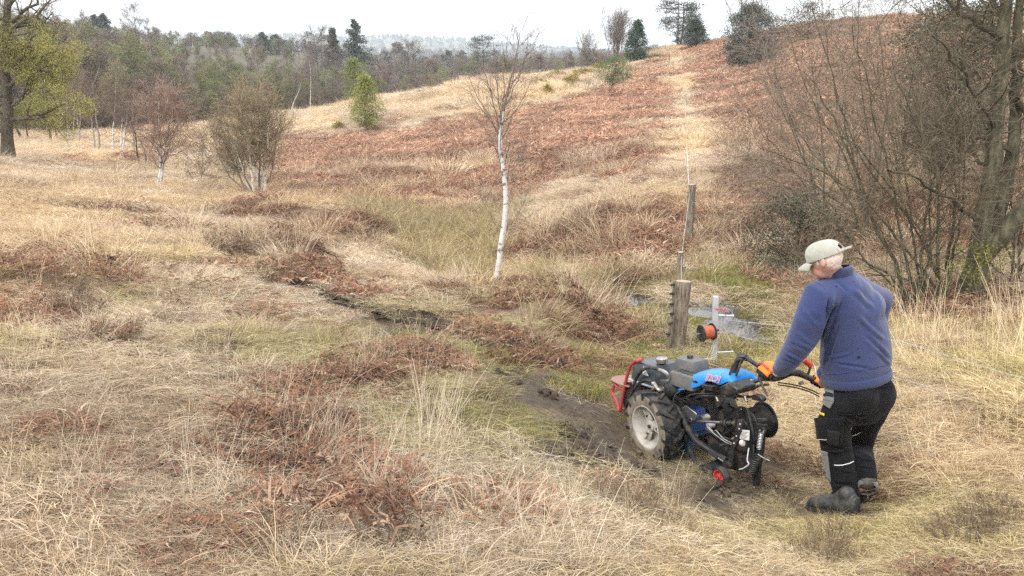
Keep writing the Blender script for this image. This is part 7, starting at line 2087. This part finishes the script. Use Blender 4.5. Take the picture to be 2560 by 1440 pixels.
    # ---- sweatshirt
    def folds(lines):
        """creases of the cloth: each follows a line across the side of the body it was seen on"""
        L_ = []
        for a, b, w_, am in lines:
            ua = proj(*[np.array([q]) for q in a]); ub = proj(*[np.array([q]) for q in b])
            L_.append((np.array([ua[0][0], ua[1][0]]), np.array([ub[0][0], ub[1][0]]), w_ * 430 * .62, am))
        def f(co, nr):
            d = np.zeros(len(co))
            u, v = proj(co[:, 0], co[:, 1], co[:, 2]); uv = np.stack([u, v], 1)
            vw = nrm(np.array([0, 0, EYE]) - co); face = np.clip((np.sum(nr * vw, 1) - .05) * 2.5, 0, 1)
            for a, b, w_, am in L_:
                ab = b - a; t = ((uv - a) @ ab) / (ab @ ab); tc_ = np.clip(t, 0, 1)
                nn = np.array([-ab[1], ab[0]]) / np.linalg.norm(ab)
                s_ = (uv - a) @ nn + np.sin(t * 4 + am * 300) * w_ * .6
                end = np.exp(-((t - tc_) * np.linalg.norm(ab) / (w_ * 1.6)) ** 2) * np.clip(np.sin(np.clip(tc_, .04, .96) * math.pi) * 1.6, 0, 1)
                d += 1.3 * am * face * end * (np.exp(-(s_ / w_) ** 2) - .6 * np.exp(-((np.abs(s_) - 2.0 * w_) / w_) ** 2))
            d += (fbm(co[:, 0] * 11 + co[:, 1] * 5, co[:, 2] * 7, 31, 3) - .5) * .012
            return co + nr * d[:, None]
        return f
    S_ = []
    sec = [(px(2140, 934, 4.14), .210, .174), (px(2140, 918, 4.14), .222, .186), (px(2139, 895, 4.135), .224, .190), (px(2137, 855, 4.125), .218, .186), (px(2131, 800, 4.11), .216, .168), (px(2124, 760, 4.09), .214, .148), (px(2113, 722, 4.06), .185, .115), (px(2103, 700, 4.05), .125, .085), (px(2092, 684, 4.045), .085, .070)]
    lean = (fwd - up * .25).normalized()
    S_.append(loft([(c, a, b, lft, lean) for c, a, b in sec], 28))
    S_.append(limb([px(2104, 716, 4.06) + lft * .05, shL + up * .004, px(2026, 796, 3.96), elL, px(1975, 895, 4.10), px(1958, 916, 4.16)], [.085, .090, .086, .084, .068, .054], 18))
    S_.append(limb([px(2104, 716, 4.06) - lft * .05, shR, px(2180, 800, 4.37), elR, wrR], [.085, .092, .086, .078, .055], 18))
    S_.append(ellipsoid(px(2150, 770, 4.08), (.17, .13, .12), lft, fwd, up))
    S_.append(ellipsoid(px(2140, 872, 4.18), (.17, .16, .14), lft, fwd, up))
    fl = [(px(2073, 735, 3.93), px(2052, 880, 3.98), .016, -.020), (px(2098, 742, 3.90), px(2066, 850, 3.93), .014, .008), (px(2110, 800, 3.92), px(2058, 915, 3.98), .016, -.008), (px(2140, 790, 3.93), px(2215, 850, 4.02), .018, .006), (px(2160, 830, 3.93), px(2225, 905, 4.05), .016, -.006),
          (px(1985, 828, 3.92), px(2030, 858, 3.93), .015, .005), (px(1970, 852, 3.95), px(2030, 885, 3.96), .013, -.006), (px(1962, 880, 4.02), px(2008, 900, 4.02), .010, .008), (px(1955, 896, 4.05), px(1995, 914, 4.06), .008, -.006), (px(2005, 770, 3.90), px(2045, 815, 3.90), .016, .006),
          (px(2080, 905, 3.94), px(2180, 925, 3.93), .011, -.006), (px(2050, 900, 3.98), px(2130, 880, 3.92), .012, .005), (px(2190, 875, 3.95), px(2238, 915, 4.06), .011, .007), (px(2130, 725, 3.93), px(2190, 770, 4.02), .02, .005), (px(2088, 700, 3.94), px(2120, 735, 3.92), .012, -.004)]
    sw = fuse('sweatshirt', S_, .0085, 7, [M_SWEAT], body, og, folds(fl))
    # hem, cuffs and collar
    def band(nm, c, a, b, xd, yd, dz, wdt, m, k=44, ripple=.012, parent=None):
        V = []; 
        for (q, e) in ((0, -.012), (.15, .0), (.5, .004), (.85, .0), (1, -.012)):
            for i in range(k):
                t = 2 * math.pi * i / k
                rp = 1 + ripple * math.sin(7 * t + 1) * math.sin(3 * t)
                V.append(Vector(c) + xd * ((a + e) * rp * math.cos(t)) + yd * ((b + e) * rp * math.sin(t)) + dz * (wdt * q))
        F = [(j * k + i, j * k + (i + 1) % k, (j + 1) * k + (i + 1) % k, (j + 1) * k + i) for j in range(4) for i in range(k)]
        return raw(nm, [p - og for p in V], F, m, parent or sw, True)
    sax = (px(2137, 890, 4.13) - px(2143, 945, 4.14)).normalized()
    band('hem', px(2142, 951, 4.142), .220, .188, lft, lean, sax, .062, M_RIB)
    ca = (px(1958, 916, 4.16) - wrL).normalized(); cx = ca.orthogonal().normalized(); cy = ca.cross(cx)
    band('cuff', wrL - ca * .012, .046, .046, cx, cy, ca, .055, M_RIB, 30, .03)
    ca2 = (elR - wrR).normalized(); cx2 = ca2.orthogonal().normalized(); cy2 = ca2.cross(cx2)
    band('cuff', wrR, .046, .046, cx2, cy2, ca2, .055, M_RIB, 30, .03)
    cup = (hc - neck).normalized() * .55 + up * .5; cup.normalize()
    band('collar', px(2094, 692, 4.045), .094, .080, lft, (fwd - up * .35).normalized(), cup, .060, M_RIB, 40, .02)
    band('collar_fold', px(2091, 684, 4.043), .099, .085, lft, (fwd - up * .35).normalized(), cup, .030, M_RIB, 40, .02)
    # ---- trousers
    T_ = []
    T_.append(loft([(px(2143, 940, 4.145), .19, .16, lft, lean), (px(2146, 975, 4.15), .212, .175, lft, fwd), (px(2146, 1008, 4.155), .205, .165, lft, fwd), (px(2140, 1040, 4.16), .16, .12, lft, fwd)], 26))
    T_.append(ellipsoid(px(2186, 985, 4.10), (.125, .12, .125), lft, fwd, up)); T_.append(ellipsoid(px(2150, 990, 4.03), (.11, .105, .12), lft, fwd, up))
    T_.append(limb([hipL, px(2084, 1062, 4.07), kneL, px(2102, 1180, 4.07), px(2116, 1232, 4.06), px(2121, 1262, 4.055)], [.108, .096, .090, .082, .076, .066], 18))
    T_.append(limb([hipR, px(2156, 1062, 4.28), kneR, px(2158, 1162, gR.y + .02), px(2166, 1192, gR.y)], [.112, .096, .082, .072, .062], 18))
    tf = [(px(2050, 1105, 3.98), px(2120, 1130, 3.98), .012, -.009), (px(2060, 1130, 3.98), px(2130, 1120, 3.98), .010, .007), (px(2070, 1165, 3.98), px(2135, 1180, 3.98), .010, .006), (px(2080, 1205, 3.98), px(2145, 1215, 3.98), .010, -.007), (px(2085, 1228, 3.98), px(2150, 1238, 3.98), .009, .008), (px(2095, 1250, 3.98), px(2150, 1255, 3.98), .008, -.006),
          (px(2100, 1035, 3.96), px(2180, 1060, 4.05), .014, -.010), (px(2130, 1050, 4.0), px(2200, 1020, 4.05), .016, .006), (px(2138, 1140, 4.25), px(2180, 1150, 4.25), .010, .008), (px(2140, 1165, 4.25), px(2183, 1176, 4.25), .009, -.008), (px(2150, 960, 3.96), px(2225, 985, 4.0), .02, .004)]
    tr = fuse('trousers', T_, .0085, 5, [M_TROU], body, og, folds(tf))
    # pockets, knee patches and piping lie on the cloth
    me = tr.data
    bv = BVHTree.FromPolygons([tuple(v.co + og) for v in me.vertices], [tuple(p.vertices) for p in me.polygons])
    cw = Vector((0, 0, EYE))
    def hit(u, v, off=.004):
        d = ray(u, v)
        loc, nr_, i_, ds = bv.ray_cast(cw, d)
        if loc is None: 
            loc, nr_, i_, ds = bv.find_nearest(px(u, v, 4.08))
        if nr_.dot(d) > 0: nr_ = -nr_
        return loc + nr_ * off
    def patch(nm, quad, m, nu=10, nv=10, off=.005, parent=None, th_=.004):
        """four corners in the photograph (clockwise), dropped on the cloth"""
        V = []
        for j in range(nv + 1):
            for i in range(nu + 1):
                a = i / nu; b = j / nv
                (u0, v0), (u1, v1), (u2, v2), (u3, v3) = quad
                u = (u0 * (1 - a) + u1 * a) * (1 - b) + (u3 * (1 - a) + u2 * a) * b; v = (v0 * (1 - a) + v1 * a) * (1 - b) + (v3 * (1 - a) + v2 * a) * b
                V.append(hit(u, v, off) - og)
        F = [(j * (nu + 1) + i, j * (nu + 1) + i + 1, (j + 1) * (nu + 1) + i + 1, (j + 1) * (nu + 1) + i) for j in range(nv) for i in range(nu)]
        o = raw(nm, V, F, m, parent or tr, True)
        s2 = o.modifiers.new('s', 'SOLIDIFY'); s2.thickness = th_; s2.offset = 0
        return o
    def seam(nm, pts_, m, r_=.0022, off=.004, parent=None):
        P = []
        for (a, b) in zip(pts_[:-1], pts_[1:]):
            for i in range(5):
                t = i / 5; P.append(hit(a[0] + (b[0] - a[0]) * t, a[1] + (b[1] - a[1]) * t, off))
        P.append(hit(*pts_[-1], off))
        return Kit(body, og, fwd, lft, up).tube(nm, P, r_, m, k=5, parent=parent or tr, smooth_=False)
    hp = patch('holster_pocket', [(2052, 962), (2087, 969), (2086, 1005), (2042, 995)], M_GREYC, off=.010, th_=.008)
    patch('pocket_tip', [(2042, 995), (2086, 1005), (2077, 1021), (2050, 1003)], M_GREYC, off=.009, parent=hp, th_=.007)
    patch('pocket_strap', [(2044, 977), (2087, 986), (2086, 995), (2043, 987)], M_BLKC, off=.016, parent=hp)
    patch('cloth_tag', [(2050, 1030), (2063, 1034), (2062, 1040), (2049, 1035)], M_TAGY, 4, 3, .006)
    cp = patch('cargo_pocket', [(2044, 1052), (2108, 1055), (2104, 1106), (2048, 1096)], M_TROU, off=.011, th_=.014)
    patch('pocket_flap', [(2043, 1046), (2110, 1042), (2108, 1058), (2046, 1066)], M_TROU, off=.018, parent=cp, th_=.006)
    patch('phone_pocket', [(2071, 1072), (2096, 1076), (2093, 1108), (2070, 1104)], M_BLKC, off=.020, parent=cp, th_=.006)
    seam('piping', [(2045, 1098), (2055, 1095), (2075, 1094)], M_PIPE, .0016, .02, cp)
    patch('back_pocket', [(2114, 965), (2184, 972), (2165, 1032), (2096, 1033)], M_TROU, off=.005, th_=.006)
    seam('stitching', [(2114, 966), (2150, 976), (2184, 972)], M_BLKC, .002, .010)
    seam('stitching', [(2094, 1033), (2130, 1036), (2165, 1032), (2178, 1000)], M_BLKC, .002, .008)
    seam('stitching', [(2108, 1044), (2126, 1075), (2133, 1120), (2136, 1180), (2146, 1240)], M_BLKC, .002, .003)
    patch('knee_patch', [(2054, 1126), (2070, 1130), (2079, 1206), (2070, 1196)], M_GREYC, 5, 12, .005)
    seam('piping', [(2086, 1162), (2105, 1162), (2122, 1158), (2132, 1153)], M_PIPE, .0028, .005)
    seam('piping', [(2130, 1089), (2140, 1086), (2150, 1081)], M_PIPE, .0028, .005)
    seam('belt_end', [(2222, 966), (2228, 968), (2231, 970)], M_BLKC, .004, .012)
    patch('hem_patch', [(2100, 1268), (2146, 1252), (2150, 1262), (2108, 1276)], M_GREYC, 8, 4, .006)
    # ---- boots
    def boot(nm, heel, toe, ank, m, hgt):
        d = (toe - heel); d.z = 0; L_ = d.length; d.normalize(); sd_ = Vector((-d.y, d.x, 0))
        g = lambda t: Vector((heel.x, heel.y, 0)) * (1 - t) + Vector((toe.x, toe.y, 0)) * t + Vector((0, 0, heel.z * (1 - t) + toe.z * t))
        sh_ = []
        sec = []
        for t, w_, h_ in ((.0, .022, .035), (.04, .036, .058), (.2, .042, .066), (.4, .043, .060), (.6, .050, .052), (.8, .051, .046), (.93, .040, .036), (1.0, .018, .018)):
            c = g(t) + up * (h_ * .95 + .012)
            sec.append((c, w_, h_, sd_, up))
        sh_.append(loft(sec, 20))
        sh_.append(limb([g(.22) + up * .05, g(.24) + up * .10, ank + up * .03], [.046, .050, .056], 16))
        sh_.append(limb([g(.42) + up * .085, g(.24) + up * .14], [.036, .046]))
        bo = fuse(nm, sh_, .007, 4, [m], body, og)
        # sole with a heel
        V = []; k = 16; prof = [(.0, .020), (.05, .036), (.22, .041), (.42, .038), (.62, .050), (.82, .052), (.95, .038), (1.02, .014)]
        for z in (0, .026):
            for t, w_ in prof: V.append(g(t) + sd_ * (w_ + .003) + up * z)
            for t, w_ in prof[::-1]: V.append(g(t) - sd_ * (w_ + .003) + up * z)
        F = [tuple(range(16)), tuple(range(31, 15, -1))] + [(i, (i + 1) % 16, (i + 1) % 16 + 16, i + 16) for i in range(16)]
        raw('sole', [p - og for p in V], F, M_SOLE, bo)
        Kb = Kit(body, og, d, sd_, up)
        for i in range(4):
            t = .40 + .07 * i; c = g(t) + up * (.128 - .016 * i)
            Kb.tube('lace', [c + sd_ * .030 - up * .008, c + up * .008, c - sd_ * .030 - up * .008], .0032, M_BLKC, 3, 5, bo)
        return bo
    hL, tL = Vector(gL), Vector(gT)
    hL.z = gz(hL.x, hL.y) - .005; tL.z = gz(tL.x, tL.y) - .005
    boot('boot', hL, tL, ankL, M_BOOT, .1)
    hR = Vector(gR); hR.z = gz(hR.x, hR.y) - .005; tR = hR + Vector((-.10, .24, 0)); tR.z = gz(tR.x, tR.y)
    boot('boot', hR, tR, ankR, M_BOOT2, .1)
    ba = (kneR - ankR).normalized(); bx = ba.orthogonal().normalized()
    band('boot_collar', ankR - ba * .035, .062, .062, bx, ba.cross(bx), ba, .045, M_GREYC, 30, .02, tr)
    # ---- gloved hands closed on the grips
    def hand(nm, wr, bar0, bar1, back, seed):
        """bar0 -> bar1 is the bar; the palm sits on the 'back' side of it"""
        bar0, bar1 = Vector(bar0), Vector(bar1); bd = (bar1 - bar0).normalized(); mid = (bar0 + bar1) / 2
        bk = (Vector(back) - bd * Vector(back).dot(bd)).normalized(); tn = bd.cross(bk)
        toward = (Vector(wr) - mid); 
        if toward.dot(tn) < 0: tn = -tn                      # tn points from the bar to the wrist
        sh_ = []
        pc = mid + bk * .024 + tn * .022
        sh_.append(ellipsoid(pc, (.046, .020, .044), bd, bk, tn, 16, 10))
        sh_.append(limb([pc + tn * .02, Vector(wr)], [.032, .036]))
        ln = [.95, 1.08, 1.0, .82]
        for i in range(4):
            o = bd * (-.033 + .022 * i)
            k1 = mid + o + bk * .034 - tn * .012; k2 = mid + o + bk * .016 - tn * (.036 * ln[i]); k3 = mid + o - bk * .016 - tn * (.028 * ln[i]); k4 = mid + o - bk * .024 + tn * .002 * ln[i]
            sh_.append(limb([pc + o * .9 - tn * .01, k1, k2, k3, k4], [.0125, .0118, .0110, .0100, .0090], 10))
        th_ = mid - bd * .040
        sh_.append(limb([pc - bd * .030 + tn * .02, th_ + bk * .012 + tn * .024, th_ - bk * .012 + tn * .016, th_ - bk * .022 - tn * .006], [.016, .0135, .012, .010], 10))
        g_ = fuse(nm, sh_, .0032, 2, [M_GLO, M_GLB], body, og)
        me = g_.data
        c_ = mid + bk * .012 - tn * .020 - og
        for p in me.polygons:
            q = p.center - (mid - og)
            fing = q.dot(tn) < -.024 or q.dot(bk) < .006
            p.material_index = 1 if fing else 0
        return g_
    N = lambda u, v, y: TRK.on(u, v, y=y)
    hand('glove', wrL, N(1899, 919, .0), N(1932, 945, -.005), Vector((-.35, -.55, .75)), 1)
    hand('glove', wrR, TRK.on(2030, 948, x=-.65), TRK.on(2062, 966, x=-.67), Vector((0, -.2, 1)), 2)
    # small holes and lint on the back of the sweatshirt
    me = sw.data
    bs = BVHTree.FromPolygons([tuple(v.co + og) for v in me.vertices], [tuple(p.vertices) for p in me.polygons])
    def sseam(nm, pts_, r_=.0016, m=M_RIB):
        P = []
        for (a, b) in zip(pts_[:-1], pts_[1:]):
            for i in range(5):
                q = (a[0] + (b[0] - a[0]) * i / 5, a[1] + (b[1] - a[1]) * i / 5)
                loc, nr_, i_, ds = bs.ray_cast(cw, ray(*q))
                if loc is not None: P.append(loc + (nr_ if nr_.dot(ray(*q)) < 0 else -nr_) * .0008)
        if len(P) > 2: K.tube(nm, P, r_, m, k=5, parent=sw, smooth_=False)
    sseam('sleeve_seam', [(2036, 704), (2058, 716), (2072, 736), (2076, 760), (2070, 800)])
    sseam('side_seam', [(2064, 868), (2060, 900), (2066, 932)])
    sseam('shoulder_seam', [(2075, 690), (2060, 696), (2044, 704)])
    sseam('hem_seam', [(2062, 935), (2100, 934), (2150, 926), (2200, 915), (2232, 906)], .0024)
    for (u, v, r_) in ((2091, 716, .004), (2147, 893, .0085), (2144, 871, .003), (2133, 704, .003), (2107, 695, .003)):
        loc, nr_, i_, ds = bs.ray_cast(cw, ray(u, v))
        if loc is not None:
            if nr_.dot(ray(u, v)) > 0: nr_ = -nr_
            K.cyl('worn_hole', loc - nr_ * .002, loc + nr_ * .0015, r_, M_BLKC, 9, sw)
    return body
man()
# ------------------------------------------------------------------ the air
me = bpy.data.meshes.new('haze')
x0, x1, y0, y1, z0, z1 = -5400, 5400, -5400, 5400, -30, 150
me.from_pydata([(x, y, z) for z in (z0, z1) for y in (y0, y1) for x in (x0, x1)], [], [(0, 1, 3, 2)[::-1], (4, 5, 7, 6), (0, 1, 5, 4), (1, 3, 7, 5), (3, 2, 6, 7), (2, 0, 4, 6)])
m_ = bpy.data.materials.new('haze'); m_.use_nodes = True
t_ = m_.node_tree; t_.nodes.remove(t_.nodes['Principled BSDF'])
vp = t_.nodes.new('ShaderNodeVolumePrincipled'); vp.inputs['Density'].default_value = HAZE; vp.inputs['Color'].default_value = (.86, .93, 1, 1)
t_.links.new(vp.outputs[0], t_.nodes['Material Output'].inputs['Volume'])
me.materials.append(m_)
o = link('haze', me); o['kind'] = 'stuff'; o['label'] = 'thin pale haze over the valley'
